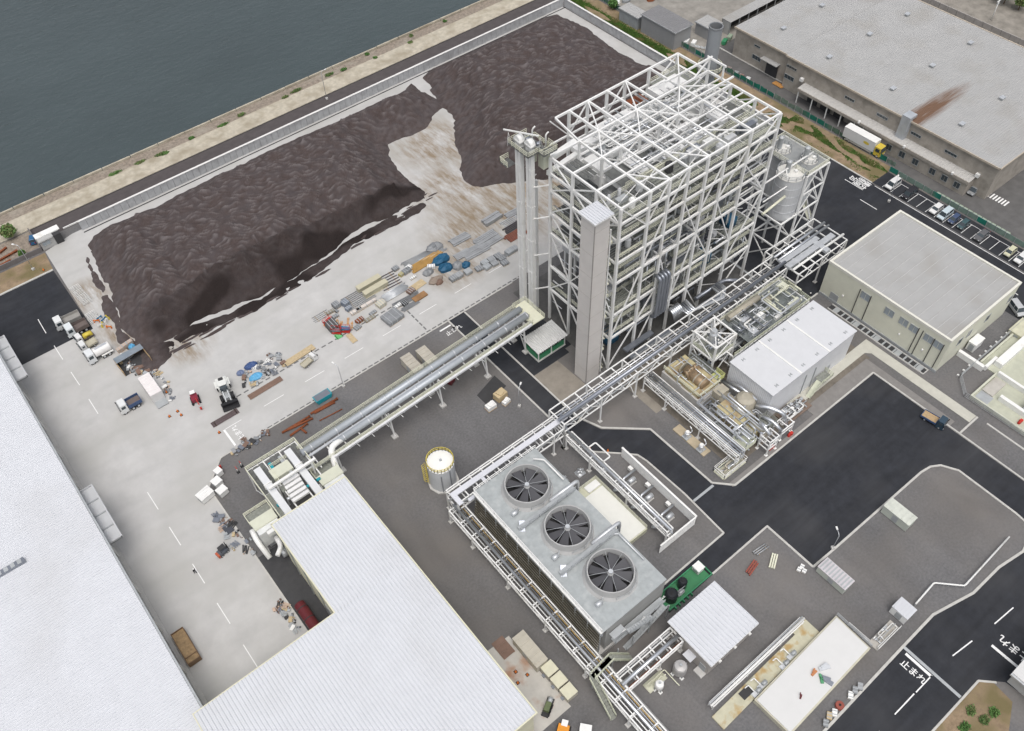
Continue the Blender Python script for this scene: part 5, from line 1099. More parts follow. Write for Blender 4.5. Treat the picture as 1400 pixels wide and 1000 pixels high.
# turbine-generator set
t = thing('turbine_generator', 'dusty yellow turbine generator with tan exhaust casing on its foundation', 'turbine', (95.5,60))
part('foundation', MB().box(90.8,50.5,0,100.4,71.5,.5).box(92,60.5,.5,98.6,71,4.2), CONC, t, True)
part('casing', MB().box(92.4,61.2,4.2,98.2,70.6,5.2), OLDY, t, True)
part('cylinder', MB().tube([(95.2,62,5.6),(95.2,64,5.6),(95.2,64.1,5.6),(95.2,67.5,5.6)],1.25,16), M('stained_metal', (.3,.22,.14), .5, .4, var=.3, scale=1.2), t, True)
for k in range(4): part('valve_chest', MB().tube([(94.0+.8*k,65.4,5.4),(94.0+.8*k,66.6,7.0)],.34,8), M('stained_metal'), t, True)
for y in (62.6,64.2,66.2,68): part('flange', MB().tube([(95.2,y,5.6),(95.2,y+.25,5.6)],1.4,16), TAN, t, True)
part('handrail', MB().rail([(92.2,70.8,5.2),(92.2,61,5.2),(98.4,61,5.2)],1.0,1.5,.09), CREAM, t, True)
part('generator', MB().tube([(97.2,51.5,3.2),(97.2,59.6,3.2)],1.6,18), TAN, t, True); part('exhaust_dome', MB().lathe((99.2,54.8),[(1.9,.6),(2.2,1.4),(2.2,4.4),(1.8,5.4),(.9,6.0)],22), TAN, t, True)
part('hood', MB().prism([(93.6,51.4),(96.2,51.4),(96.2,57.4),(93.6,57.4)],.6,4.9), OLDY, t, True); part('bearing_box', MB().box(94,48.6,.5,97.4,51.2,3.4), OLDY, t, True); part('gear', MB().box(95.8,58.6,.6,98.6,60.6,5.0), TAN, t, True)
part('coupling', MB().tube([(97.2,47,3),(97.2,51.4,3)],.9,14), TAN, t, True)
for p, r in (([(99.6,52.5,4.8),(100.8,50.2,5.6),(102.2,47.6,5.0),(102.4,46.4,2)],.42),([(98.8,50.8,4.2),(99.4,47.8,4.6),(99.6,45.6,3.6)],.38),([(100.3,62.2,3),(100.3,57.6,5.6),(100.4,53,5.4)],.28),([(99.6,61.2,4),(99.7,56.6,4.8)],.32),([(95.6,47.4,1),(95.6,47.4,4.6)],.3)): part('steam_pipe', MB().pipe(p,r,10), SILVER, t, True)
pipework(t,90.9,47,100.5,61,.6,5.6,60,(.09,.14,.2),[SILVER,GALV,STEEL,DUCT,SILVER],seed=11); pipework(t,91.5,60.5,100,71,4.4,6.8,22,(.09,.13),[SILVER,STEEL,GALV],seed=12)
for x0, y0, x1, y1, z in ((90.9,47.2,94,50.4,3.0),(97.8,47.6,100.4,50.2,3.6),(98.6,64,100.2,70,3.8)): part('service_platform', MB().box(x0,y0,z,x1,y1,z+.08).rail([(x0,y0,z+.08),(x1,y0,z+.08),(x1,y1,z+.08),(x0,y1,z+.08)],1.1,1.2,.08,closed=True), GRATE if z > 3.5 else M('pale_green_rail'), t, True)
part('ladder_platform', MB().box(98.4,61.4,4.8,100.2,63.6,4.9).rail([(98.4,61.4,4.9),(100.2,61.4,4.9),(100.2,63.6,4.9)],1.1,.9,.1), M('lime_rail', (.5,.52,.22), .5), t, True)
rack('pipe rack along the open side of the turbine generator', 'y', 47, 72, 88.0, 90.4, (2.8,4.4), 3.1, [(89.8,4.7,.2,SILVER),(89.2,4.7,.14,DUCT),(88.7,4.6,.1,SILVER),(88.3,4.6,.1,WHITE),(89.4,3.1,.18,GALV),(88.5,3.0,.12,WHITE),(90.1,3.1,.12,SILVER)], w=.16)
solo('pump_plinth', MB().box(85.6,52.5,0,87.6,61,.3), M('tan_slab', (.45,.38,.27), .8), 'long tan concrete plinth under two lube pumps', 'plinth')
for i, (x, y) in enumerate(((86.4,57.9),(86.3,54.0))):
    t = thing('lube_pump', ['lube pump farther from the asphalt on the tan plinth','lube pump nearer the asphalt on the tan plinth'][i], 'pump', (x,y,.3), 0, 'lube pumps'); part('base', MB().box(-.8,-.7,0,.8,.7,.2), GALV, t); part('motor', MB().lathe((0,0),[(.5,.2),(.55,.4),(.55,1.4),(.3,1.6)],14), STEEL, t); part('cap', MB().lathe((0,0),[(.4,1.6),(.4,1.8)],12), WHITE, t); part('pipe', MB().pipe([(.4,0,.5),(1.6,0,.5),(1.6,.8,1.4)],.14,7), SILVER, t)
t = thing('pump_skid', 'low pipe-filled skid at the asphalt edge below the turbine', 'pump skid', (87.6,47.6)); part('base', MB().box(84.6,46.3,0,91,49,.25), CREAM, t, True); pipework(t,84.8,46.5,90.8,48.8,.5,1.8,12,(.1,.15,.2),[SILVER,WHITE,TAN],seed=15); part('frame', MB().rail([(84.6,46.3,.25),(91,46.3,.25),(91,49,.25),(84.6,49,.25)],1.6,2.1,.1,closed=True,mids=1), BW, t, True)
t = thing('pipe_tower', 'small white lattice tower carrying a silver pipe, near the asphalt edge', 'steel frame', (96.6,45.8))
for x in (95.2,97.8):
    for y in (44.9,47.2): member(t,'post',(x,y,0),(x,y,4.6),.22,BW); part('footing', MB().obox((x,y,.1),(.6,.6,.2)), WHITE, t, True)
for z in (1.8,3.2,4.5):
    for y in (44.9,47.2): member(t,'beam',(95.2,y,z),(97.8,y,z),.2,BW)
    for x in (95.2,97.8): member(t,'beam',(x,44.9,z),(x,47.2,z),.2,BW)
member(t,'brace',(95.2,44.9,1.8),(97.8,44.9,4.5),.14,BW); part('pipe', MB().pipe([(96.4,46,4.8),(96.8,48.6,5.4),(98,50.4,3.6)],.34,10), SILVER, t, True)
t = thing('steam_trestle', 'low white trestle carrying two bent silver pipes beside the turbine hall', 'steel frame', (101.8,46.4))
for x in (100,103.4):
    for y in (45.6,47.8): member(t,'post',(x,y,0),(x,y,3.2),.22,BW); part('footing', MB().obox((x,y,.1),(.6,.6,.2)), WHITE, t, True)
for y in (45.6,47.8): member(t,'beam',(99.8,y,3.1),(103.6,y,3.1),.22,BW); member(t,'beam',(99.8,y,1.9),(103.6,y,1.9),.18,BW)
for x in (100,101.7,103.4): member(t,'beam',(x,45.6,3.1),(x,47.8,3.1),.2,BW)
t = thing('valve_skid', 'crowded valve skid on brown gravel beside the turbine hall wall', 'valve skid', (107.5,48.2)); part('base', MB().box(103.9,46.8,.12,111.5,49.9,.35), M('skid_brown', (.2,.15,.12), .8), t, True); pipework(t,104,47,111.4,49.8,.5,1.7,24,(.08,.14,.2),[SILVER,GALV,STEEL,WHITE],seed=21)
for k in range(9): x, y = 104.4+rnd.random()*6.6, 47.2+rnd.random()*2.4; part('valve', MB().lathe((x,y),[(.2,.4),(.25,1.2),(.12,1.3),(.35,1.5),(.35,1.56)],10), rnd.choice([STEEL,WHITE,GALV]), t, True)
t = thing('hall_stair', 'pale green steel stair at the side of the white turbine hall', 'stair', (117.4,49)); part('landing', MB().box(115.8,48.2,2.6,118.8,50.2,2.7), GRATE, t, True); part('flight', MB().beam((115.8,49.2,2.6),(112.6,48.8,.1),1.0,.12), M('pale_green_rail'), t, True); part('handrail', MB().rail([(115.8,48.2,2.7),(118.8,48.2,2.7),(118.8,50.2,2.7)],1.1,1,.09).rail([(115.8,48.3,2.7),(112.6,48.2,.1)],1.1,1,.08), M('pale_green_rail'), t, True)
for i, p in enumerate(((102.11,45.00),(96.81,45.36),(139.27,17.57))): 
    t = thing('fire_hydrant', ['red hydrant on the kerb right of the lattice tower','red hydrant on the gravel below the turbine','red hydrant at the edge of the transformer slab'][i], 'hydrant', p); part('body', MB().lathe((0,0),[(.3,0),(.3,.7),(.2,.9),(.1,1.0)],12), RED, t); part('hose_box', MB().box(.3,-.3,.1,1.0,.3,.8), RED, t)
# big lagged pipes between the tower and the rack
t = thing('steam_line_loop', 'bank of bent silver steam lines lying beside the rack at the boiler foot', 'pipes', (116,78.5))
for k in range(5):
    o = .55*k; part('steam_line', MB().pipe([(106+o,80.4,6.5+.1*k),(106+o,77.6-o*.1,6.2),(118-o,77.4-.42*k,6.2),(118-o,79.6,6.2)],.26,8), [SILVER,SILVER,DUCT,SILVER,STEEL][k], t, True)
for k in range(6): part('elbow', MB().pipe([(103.2+.5*k,80.6,7.4),(103.2+.5*k,79.2,7.2),(103.4+.5*k,78.4,5.0)],.28,8), SILVER, t, True)
part('duct_loop', MB().pipe([(112,80.6,4.4),(121,80.4,4.4),(123.5,78.0,4.4)],.5,10), DUCT, t, True); part('cable_duct', MB().box(90,77.6,3.0,102,79.0,3.6).box(90,79.4,4.0,98,80.6,4.5), DUCT, t, True); part('handrail', MB().rail([(90,77.4,3.6),(102,77.4,3.6)],1,1.6,.08), STEEL, t, True)
# ---- water treatment pad bottom right
t = thing('treatment_plant', 'white-topped water treatment slab with cream pump bays at the bottom', 'tank slab', (66,11)); part('tank', MB().prism([(57.2,7.3),(78.4,7.9),(78.6,15.2),(57.0,14.6)],0,1.2), M('treatment_wall', (.52,.5,.4), .7), t, True); part('cover', MB().prism([(57.4,7.6),(78.1,8.2),(78.3,14.9),(57.2,14.3)],1.2,1.4), M('treatment_top', (.63,.63,.62), .6, var=.02), t, True); part('pump_bay', MB().prism([(50,14.6),(74.5,15.2),(74.5,18.8),(71,18.8),(71,17.6),(50,17.2)],0,.35), M('bay_slab', (.5,.48,.36), .8, var=.12, dirt=(.42,.3,.14), dscale=.5, dlo=.5, dhi=.65), t, True)
part('guard_rail', MB().rail([(78.5,8.0,1.4),(78.6,15.2,1.4)],1.0,2,.07), GALV, t, True)
for i, (x, y) in enumerate(((67.6,15.6),(65.4,15.3),(60.0,15.4),(58.4,15.2))):
    q = thing('feed_pump', ['feed pump nearest the road end of the cream pump bay','second feed pump from the road end of the cream pump bay','feed pump beside the dark sump opening','feed pump farthest from the road on the cream pump bay'][i], 'pump', (x,y,.35), 0, 'feed pumps on the treatment slab'); part('base', MB().box(-.9,-.4,0,.9,.4,.25), STEEL, q); part('motor', MB().tube([(0,0,.6),(.9,0,.6)],.32,10), GALV, q); part('pipe', MB().pipe([(-.3,.2,.6),(-.3,1.6,.6),(-1.2,1.6,.9)],.1,6), WHITE, q)
rack('white cable tray rack edging the treatment slab', 'x', 51, 73.4, 18.0, 18.9, (.9,1.5), 2.8, [(18.3,1.75,.2,WHITE),(18.7,1.7,.12,STEEL)], False, .12)
solo('drain_pit', MB().box(56.0,15.6,.36,58.2,17.0,.42), DARK, 'dark square sump opening in the cream pump bay', 'sump')
for i, (p, m, s) in enumerate((((67.68,11.20),M('faded_orange', (.5,.22,.1), .7),.5),((67.83,9.82),M('faded_green', (.1,.32,.16), .7),.6),((68.29,9.13),DUCT,.9),((69.66,10.67),STEEL,.8),((63.00,10.10),MAROON,.3))):
    solo('site_material', MB().obox((p[0],p[1],1.55),(s*2.4,s*.8,.3),.9*i).obox((p[0]+.2,p[1]+.3,1.75),(s*1.6,s*.5,.2),.9*i+.3), m, ['orange boards lying on the white treatment slab','green boards lying on the white treatment slab','dark tubes lying on the white treatment slab','heap of grey fittings on the white treatment slab','small red tool box on the white treatment slab'][i], 'materials')
# ---- guard pipe and pumps along the bottom-right road
t = thing('pipe_guard', 'white pipeline on short stands following the road kerb', 'pipeline', (103,10)); pts = [(*p,.8) for p in [(91.03,7.83),(96.81,8.14),(100.42,4.41),(114.89,4.77)]]; part('pipe', MB().pipe(pts,.16,8), WHITE, t, True)
for a, b in zip(pts, pts[1:]):
    for k in range(4): c = Vector(a).lerp(Vector(b),k/4); part('stand', MB().box(c.x-.08,c.y-.08,0,c.x+.08,c.y+.08,.8), GALV, t, True)
t = thing('sampling_skid', 'white sampling skid with railings between hut and treatment slab', 'skid', (82.5,8)); part('base', MB().box(79.4,7.0,0,85.6,8.9,.25), SLAB, t, True); pipework(t,79.6,7.1,85.4,8.8,.4,1.3,10,(.08,.12),[WHITE,STEEL],seed=31); part('handrail', MB().rail([(79.4,7.0,.25),(85.6,7.0,.25)],1.0,1.5,.08).rail([(79.4,8.9,.25),(79.4,13,.1)],1,1.5,.07), WHITE, t, True)
# ---- transformer yard at the right edge
t = thing('transformer_yard', 'pale green transformer bund with white dividing walls at the right edge', 'transformer yard', (146,22)); part('slab', MB().prism([(137.6,27.6),(147,27.6),(147,31.4),(172,31.4),(172,2),(137.6,2)],0,.25), M('bund_floor', (.46,.47,.38), .8, var=.1), t, True)
part('wall', MB().box(137.6,2,.25,138.0,27.6,.9).box(138.0,27.2,.25,147,27.6,.9).box(147,31.0,.25,172,31.4,.9), M('bund_wall', (.55,.56,.46), .7), t, True); part('dividing_wall', MB().box(141.2,4,.25,142.0,23.5,1.5).box(146.6,6,.25,147.2,27.2,1.5).box(146.0,29.4,.25,150,30.0,1.5).box(148.8,27.6,.25,160,29.3,1.6), WHITE, t, True)
part('step', MB().box(141,24.6,.25,146,27,.6), SLAB, t, True); part('gravel_pit', MB().box(138.6,24.2,.26,141,27,.3), GALV, t, True)
q = thing('transformer', 'grey transformer with cooling fins in the pale bund', 'transformer', (144.4,17.2)); part('tank', MB().box(-1.6,-1.8,.3,1.6,1.8,2.6), GALV, q)
for k in range(6): part('fin', MB().box(-2.3,-1.6+.6*k,.6,-1.6,-1.3+.6*k,2.3), STEEL, q)
for k in range(3): part('bushing', MB().lathe((.6,-1+1.0*k),[(.2,2.6),(.28,2.8),(.16,3.5)],10), RUST, q)
part('conservator', MB().tube([(-.8,-1.6,3.1),(-.8,1.6,3.1)],.4,10), GALV, q)
solo('link_wall', MB().box(145.4,29.9,0,146.2,35.8,1.4), WHITE, 'white low wall joining the beige building to the transformer bund', 'wall')
cabinet('switch_box', 'flat cream switch cabinet with three dark panels near the beige building', 'cabinet', (161.6,30.6), 5.2, 3.4, 1.2, M('cream_box', (.56,.55,.42), .6), M('cream_box'), 3)
cabinet('porch_box', 'small white entrance box against the beige building', 'cabinet', (150.0,34.8), 3.2, 1.7, 2.4, WHITE, WHITE)
t = thing('site_fence', 'grey mesh fence with white footings around the transformer yard', 'fence', (148,30)); part('mesh_rail', MB().rail([(137.4,2,0),(136.9,28.4,0),(140.5,31.8,0),(164,31.9,0)],1.6,2.1,.06,mids=3), GALV, t, True)
for k in range(12): part('footing', MB().obox((141+2.0*k,32.4,.1),(.4,.4,.2)), WHITE, t, True)
struct('kerb', MB().box(128.6,23.5,-.05,134.6,23.9,.16).box(134.4,12,-.05,134.8,21.6,.16), KERB)

# ================================================================ VEHICLES
def profile(mb, pts, y0, y1, inset=None):
    """side profile (x,z) extruded across y; inset(z) narrows the body with height"""
    o = len(mb.v); n = len(pts); f = inset or (lambda z: 0)
    for y, s in ((y0,1),(y1,-1)): mb.v += [(x, y+s*f(z), z) for x, z in pts]
    a = sum(pts[i][0]*pts[(i+1)%n][1]-pts[(i+1)%n][0]*pts[i][1] for i in range(n)); ccw = a > 0
    q = tuple(range(o,o+n)); q2 = tuple(range(o+n,o+2*n))
    mb.f += [q if ccw else q[::-1], q2[::-1] if ccw else q2]
    for i in range(n):
        j = (i+1) % n; e = (o+i,o+n+i,o+n+j,o+j); mb.f.append(e if ccw else e[::-1])
    return mb
def wheel(t, x, y, r=.34, w=.22):
    q = part('wheel', MB().tube([(x,y-w/2,r),(x,y+w/2,r)], r, 14), BLACK, t); part('rim', MB().tube([(x,y-w/2-.01,r),(x,y+w/2+.01,r)], r*.58, 10), STEEL, q)
PAINT = {}
def paint(col):
    k = 'car_paint_%d_%d_%d' % tuple(int(c*100) for c in col)
    return M(k, col, .25, .1, var=.02, spec=.6)
LAMPG = M('lamp_glass', (.75,.77,.78), .1, var=.01); TAILR = M('tail_lamp', (.35,.02,.02), .2, var=.01)
def car(label, loc, rz, col, kind='hatch', group='cars parked in the bays'):
    t = thing('parked_car', label, 'car', (loc[0],loc[1],.05), rz, group); p = paint(col)
    L, W, H, hood = {'hatch':(3.9,1.68,1.5,.95),'mpv':(4.6,1.76,1.85,.75),'sedan':(4.5,1.74,1.42,1.25),'kei':(3.4,1.48,1.65,.55)}[kind]; h = L/2; w = W/2
    bl = .82 if kind != 'kei' else .88
    part('body', profile(MB(), [(-h,.28),(h-.1,.25),(h,.45),(h-.05,.68),(h-hood*.5,bl),(h-hood,bl+.08),(-h+.08,bl+.1),(-h,.6)], -w, w, lambda z: .04*max(0,z-.5)), p, t)
    rear = -h+.12 if kind in ('mpv','kei','hatch') else -h+.75
    part('cabin', profile(MB(), [(h-hood,bl+.07),(h-hood-.55,H-.06),(rear+.25,H-.06),(rear,bl+.09)], -w+.05, w-.05, lambda z: .16*max(0,z-bl)), GLASS, t)
    part('roof', profile(MB(), [(h-hood-.5,H-.07),(h-hood-.62,H),(rear+.35,H),(rear+.22,H-.07)], -w+.16, w-.16), p, t)
    for x in (h-hood-.32, 0.0, rear+.16):
        for s in (-1,1): part('pillar', MB().beam((x+(.12 if x > .5 else 0),s*(w-.06),bl+.05),(x-(.14 if x > .5 else 0),s*(w-.15),H-.05),.09), p, t)
    for x in (h-.72,-h+.75):
        for s in (-1,1): wheel(t, x, s*(w-.1), .31)
    for s in (-1,1): part('headlight', MB().box(h-.16,s*(w-.32)-.18,.52,h-.01,s*(w-.32)+.18,.68), LAMPG, t); part('tail_light', MB().box(-h-.02,s*(w-.16)-.1,.6,-h+.05,s*(w-.16)+.1,.95), TAILR, t); part('mirror', MB().box(h-hood-.35,s*(w+.08)-.08,.92,h-hood-.2,s*(w+.08)+.08,1.06), p, t)
    part('bumper', MB().box(h-.06,-w+.15,.26,h+.04,w-.15,.42), M('dark_plastic', (.04,.04,.042), .6), t)
    return t
CARS = [((1223,250),(.74,.74,.73),'mpv','white people carrier in the first bay by the soil strip'),((1247,262),(.025,.025,.03),'mpv','black people carrier two bays from the white one'),((1282,284),(.76,.76,.75),'hatch','white hatchback between empty bays and the light blue van'),
 ((1293,292),(.55,.64,.68),'mpv','light blue-silver people carrier beside the white hatchback'),((1304,300),(.06,.09,.17),'kei','dark blue small car with white bonnet side'),((1317,307),(.05,.1,.11),'kei','dark teal small car last in its row of four'),
 ((1343,321),(.12,.12,.125),'sedan','grey sedan parked alone in the bays'),((1384,342),(.62,.6,.42),'kei','cream small car near the right edge'),((1396,353),(.74,.74,.73),'hatch','white car at the right edge of the photo')]
YS = [(181.76,77.93),(182.20,73.07),(181.80,65.46),(181.43,62.96),(181.07,60.49),(181.19,57.97),(181.44,53.02),(182.04,45.59),(181.17,42.82)]
for (p, c, k, lb), w_ in zip(CARS, YS): car(lb, (181.3,w_[1]), math.pi, c, k)
car('silver estate car parked in shade behind the beige building', (166.42,34.89), -math.pi/2-.5, (.5,.51,.52), 'mpv', None)
car('grey van crossing the neighbouring forecourt by the zebra stripes', (194.52,63.47), math.pi*1.02, (.3,.31,.32), 'mpv', None)
car('small blue car behind the quay hut', (5.67,202.77), 1.2, (.03,.12,.25), 'kei', None)
nr = bpy.data.objects['neighbour_road']
a = Vector((*(196.47,61.93),0)); b = Vector((*(196.50,55.72),0))
for k in range(9):
    c = a.lerp(b,k/8); part('zebra_stripe', MB().obox((c.x,c.y,.04),(2.2,.4,.01)), LINE, nr)
def truck(label, front, tail, cab, bed, bedcol, W=2.3, H=2.7, cl=1.7, name='dump_truck', cat='truck', load=None, group=None, axles=3):
    fr, tl = Vector((*front,0)), Vector((*tail,0)); d = fr-tl; L = d.length; c = (fr+tl)/2
    t = thing(name, label, cat, (c.x,c.y,.05), math.atan2(d.y,d.x), group); h = L/2; w = W/2; p = paint(cab); bm_ = bedcol if not isinstance(bedcol,tuple) else paint(bedcol); z0 = .95 if W > 2 else .62; r = .46 if W > 2 else .3
    part('chassis', MB().box(-h+.1,-w*.45,z0-.35,h-.3,w*.45,z0-.05), DARK, t)
    part('cab', profile(MB(), [(h-cl,z0-.45),(h,z0-.45),(h,z0+.55),(h-.28,H-.12),(h-.42,H),(h-cl,H)], -w, w, lambda z: .06*max(0,z-1.2)), p, t)
    part('windscreen', MB().frame((h-.12,0,(z0+.6+H-.15)/2),(.05,W*.84,(H-.15-z0-.6)*1.02),Matrix.Rotation(-math.atan2(.28,H-.12-z0-.55),3,'Y')), GLASS, t)
    for s in (-1,1): part('side_window', MB().box(h-cl+.35,s*(w-.02)-.05,z0+.7,h-.5,s*(w-.02)+.02,H-.35), GLASS, t); part('mirror', MB().box(h-.15,s*(w+.16)-.1,z0+.7,h,s*(w+.16)+.1,z0+1.2), BLACK, t); part('headlight', MB().box(h-.02,s*w*.7-.15,z0-.25,h+.03,s*w*.7+.15,z0-.05), LAMPG, t)
    xs = [h-.8,-h+1.0] + ([-h+2.15] if axles == 3 else [])
    for x in xs:
        for s in (-1,1): wheel(t, x, s*(w-.16), r, .3)
    b0, b1 = -h, h-cl-.15
    if bed == 'dump':
        hh = z0+(.95 if W > 2 else .45); bd = part('bed', MB().box(b0,-w,z0,b1,w,z0+.1).box(b0,-w,z0+.1,b1,-w+.08,hh).box(b0,w-.08,z0+.1,b1,w,hh).box(b1-.08,-w+.08,z0+.1,b1,w-.08,hh+.2).box(b0,-w+.08,z0+.1,b0+.08,w-.08,hh), bm_, t)
        for k in range(5):
            for s in (-1,1): part('rib', MB().box(b0+.5+k*(b1-b0-.8)/5,s*w-.04,z0+.1,b0+.6+k*(b1-b0-.8)/5,s*w+.04,hh), bm_, bd)
        if load: part('bed_floor', MB().box(b0+.1,-w+.1,z0+.12,b1-.1,w-.1,z0+.3), load, t)
    elif bed == 'flat': part('bed', MB().box(b0,-w,z0,b1,w,z0+.12).box(b0,-w,z0,b1,-w+.05,z0+.4).box(b0,w-.05,z0,b1,w,z0+.4), bm_, t)
    elif bed == 'tank':
        part('tank', MB().tube([(b0+.1,0,z0+.85),(b0+.3,0,z0+.85),(b1-.2,0,z0+.85),(b1,0,z0+.85)],w*.86,18), bm_, t); part('walkway', MB().box(b0+.5,-.3,z0+1.8,b1-.5,.3,z0+1.88), STEEL, t); part('mudguard', MB().box(b0,-w,z0-.1,b0+2.6,-w+.35,z0+.1), WHITE, t); part('mudguard', MB().box(b0,w-.35,z0-.1,b0+2.6,w,z0+.1), WHITE, t)
    elif bed == 'box': part('box_body', MB().box(b0,-w,z0,b1,w,H+.9), bm_, t); part('box_roof', MB().box(b0-.03,-w-.03,H+.9,b1+.03,w+.03,H+1.0), WHITE, t); part('under_rail', MB().box(b0+1,-w,.4,b1-.5,-w+.1,.8), STEEL, t)
    return t
GB = M('grey_bed', (.34,.33,.31), .6, .2, var=.1); TB = M('tan_bed', (.45,.42,.33), .6, var=.1); BB = M('brown_bed', (.16,.13,.12), .7, var=.15)
truck('dump truck with white cab and blue frame, first in the row of lorries', (-0.88,170.11), (4.89,169.87), (.76,.77,.76), 'dump', GB, 2.4, 2.8, 1.8, load=GB, group='lorries parked at the yard edge')
truck('dump truck with white cab and brown empty bed, second in the row', (0.22,166.31), (5.22,166.36), (.72,.76,.77), 'dump', BB, 2.4, 2.8, 1.8, load=BB, group='lorries parked at the yard edge')
t = truck('small flatbed truck carrying a yellow machine', (1.04,162.77), (4.94,163.13), (.76,.76,.75), 'flat', BB, 1.9, 2.1, 1.4, 'flatbed_truck', axles=2, group='lorries parked at the yard edge')
truck('small truck with white cab and pale tan open bed', (0.84,160.15), (4.71,160.49), (.74,.75,.74), 'dump', TB, 1.9, 2.1, 1.4, 'flatbed_truck', load=TB, axles=2, group='lorries parked at the yard edge')
truck('white tanker truck with round tank beside the debris pile', (0.78,155.82), (6.42,155.96), (.74,.76,.77), 'tank', M('tanker_white', (.76,.75,.73), .4, var=.04), 2.4, 2.8, 1.8, 'tanker_truck')
truck('dump truck with white cab and dark blue sides near the white container', (0.72,138.30), (5.45,138.28), (.74,.75,.74), 'dump', M('navy_side', (.06,.1,.2), .5), 2.3, 2.7, 1.7, load=BB)
truck('dark blue small truck loaded with timber on the asphalt court', (127.19,26.40), (126.54,31.18), (.04,.07,.1), 'dump', M('navy_side'), 2.0, 2.2, 1.5, 'flatbed_truck', load=TIMBER, axles=2)
truck('tiny white pickup with red nose in the yard', (40.03,124.55), (36.24,123.75), (.76,.76,.75), 'flat', TB, 1.5, 1.8, 1.1, 'kei_truck', axles=2)
lt = truck('white box lorry with yellow cab and yellow oval mark beside the old factory', (188.60,86.70), (188.38,98.39), (.68,.52,.08), 'box', M('box_white', (.7,.72,.73), .45, .1, var=.03), 2.4, 2.9, 2.0, 'box_lorry', 'lorry')
yo = MB(); yo.v += [(1.2+1.0*math.cos(k*.5236)*.9,-1.212,2.5+.42*math.sin(k*.5236)) for k in range(12)]; yo.f.append(tuple(range(12))); part('emblem', yo, YELLOW, lt)
yo2 = MB(); yo2.v += [(1.2+1.0*math.cos(k*.5236)*.9,1.212,2.5+.42*math.sin(k*.5236)) for k in range(12)]; yo2.f.append(tuple(reversed(range(12)))); part('emblem', yo2, YELLOW, lt)
p = (3.78,162.81); solo('compactor', MB().box(p[0]-.9,p[1]-.45,1.0,p[0]+.9,p[1]+.45,1.7).tube([(p[0]-.7,p[1]-.5,1.2),(p[0]-.7,p[1]+.5,1.2)],.35,12).tube([(p[0]+.7,p[1]-.5,1.2),(p[0]+.7,p[1]+.5,1.2)],.35,12), YELLOW, 'yellow compactor riding on the small flatbed truck', 'machine')
# wheel loader
a, b = Vector((*(19.17,123.64),0)), Vector((*(21.04,132.22),0)); d = a-b
t = thing('wheel_loader', 'white wheel loader with wide black bucket raised over the yard', 'wheel loader', ((a.x+b.x)/2,(a.y+b.y)/2,.05), math.atan2(d.y,d.x)); LW = M('loader_white', (.68,.69,.66), .45, var=.05)
part('rear_body', profile(MB(), [(-3.6,.9),(-.6,.8),(-.6,2.0),(-1.2,2.3),(-3.4,2.2),(-3.7,1.6)],-1.15,1.15), LW, t); part('engine_grille', MB().box(-3.3,-.5,2.22,-2.3,.5,2.3), DARK, t); part('cab', profile(MB(), [(-1.3,2.0),(.3,1.6),(.3,2.8),(-.1,3.4),(-1.2,3.4)],-.75,.75), GLASS, t); part('cab_roof', MB().box(-1.35,-.85,3.4,.05,.85,3.55), LW, t); part('front_frame', MB().box(.1,-.7,.7,2.0,.7,1.5), GALV, t)
for x in (-2.2,1.3):
    for s in (-1,1): wheel(t, x, s*1.15, .85, .65)
for s in (-1,1): part('fender', MB().box(-3.1,s*1.25-.35,1.75,-1.2,s*1.25+.35,1.85), LW, t); part('lift_arm', MB().beam((.4,s*.5,2.0),(3.0,s*.5,.9),.22,.35), GALV, t)
part('bucket', profile(MB(), [(2.9,.3),(4.4,.2),(4.4,.3),(3.3,.5),(3.2,1.4),(3.9,1.7),(3.85,1.8),(2.95,1.5)],-1.75,1.75), M('bucket_black', (.025,.025,.028), .6), t); part('handrail', MB().rail([(-3.4,.95,2.2),(-2.4,.95,2.2)],.5,.6,.05,mids=0), STEEL, t)
# crawler crane, forklift, lifts
a, b = Vector((*(13.94,129.06),0)), Vector((*(14.71,132.68),0)); d = a-b
t = thing('mini_crane', 'small red crawler crane left of the wheel loader', 'crane', ((a.x+b.x)/2,(a.y+b.y)/2,.03), math.atan2(d.y,d.x))
for s in (-1,1): part('track', MB().box(-1.1,s*.75-.2,0,1.1,s*.75+.2,.5), BLACK, t)
part('body', MB().box(-1.0,-.7,.5,.8,.7,1.4), M('maroon_body', (.22,.03,.05), .45), t); part('canopy', MB().box(-1.3,-.5,2.0,-.4,.5,2.1), WHITE, t); part('boom', MB().beam((.5,.2,1.4),(2.9,.5,1.9),.16,.2), RED, t); part('hook_block', MB().box(2.7,.3,.3,3.1,.7,.8), RED, t)
for s in (-1,1): part('canopy_post', MB().box(-1.25,s*.45-.03,1.4,-1.2,s*.45+.03,2.0), BLACK, t)
c = (2.61,95.09); t = thing('forklift', 'black forklift with orange counterweight on the concrete yard', 'forklift', (c[0],c[1],.03), math.pi*.06)
part('body', MB().box(-1.2,-.6,.35,.6,.6,1.1), M('fork_grey', (.1,.11,.13), .5), t); part('counterweight', MB().box(-1.6,-.55,.3,-1.2,.55,1.0), M('orange_red', (.5,.12,.06), .5), t); part('guard', MB().box(-.8,-.5,2.0,.5,.5,2.06), DARK, t)
for x in (-.75,.45):
    for s in (-1,1): part('guard_post', MB().box(x-.04,s*.48-.04,1.1,x+.04,s*.48+.04,2.0), DARK, t)
for x in (-.9,.35):
    for s in (-1,1): wheel(t, x, s*.55, .3, .22)
for s in (-1,1): part('mast', MB().box(.7,s*.3-.06,.1,.82,s*.3+.06,2.3), DARK, t); part('fork', MB().box(.8,s*.3-.07,.1,2.0,s*.3+.07,.16), GALV, t)
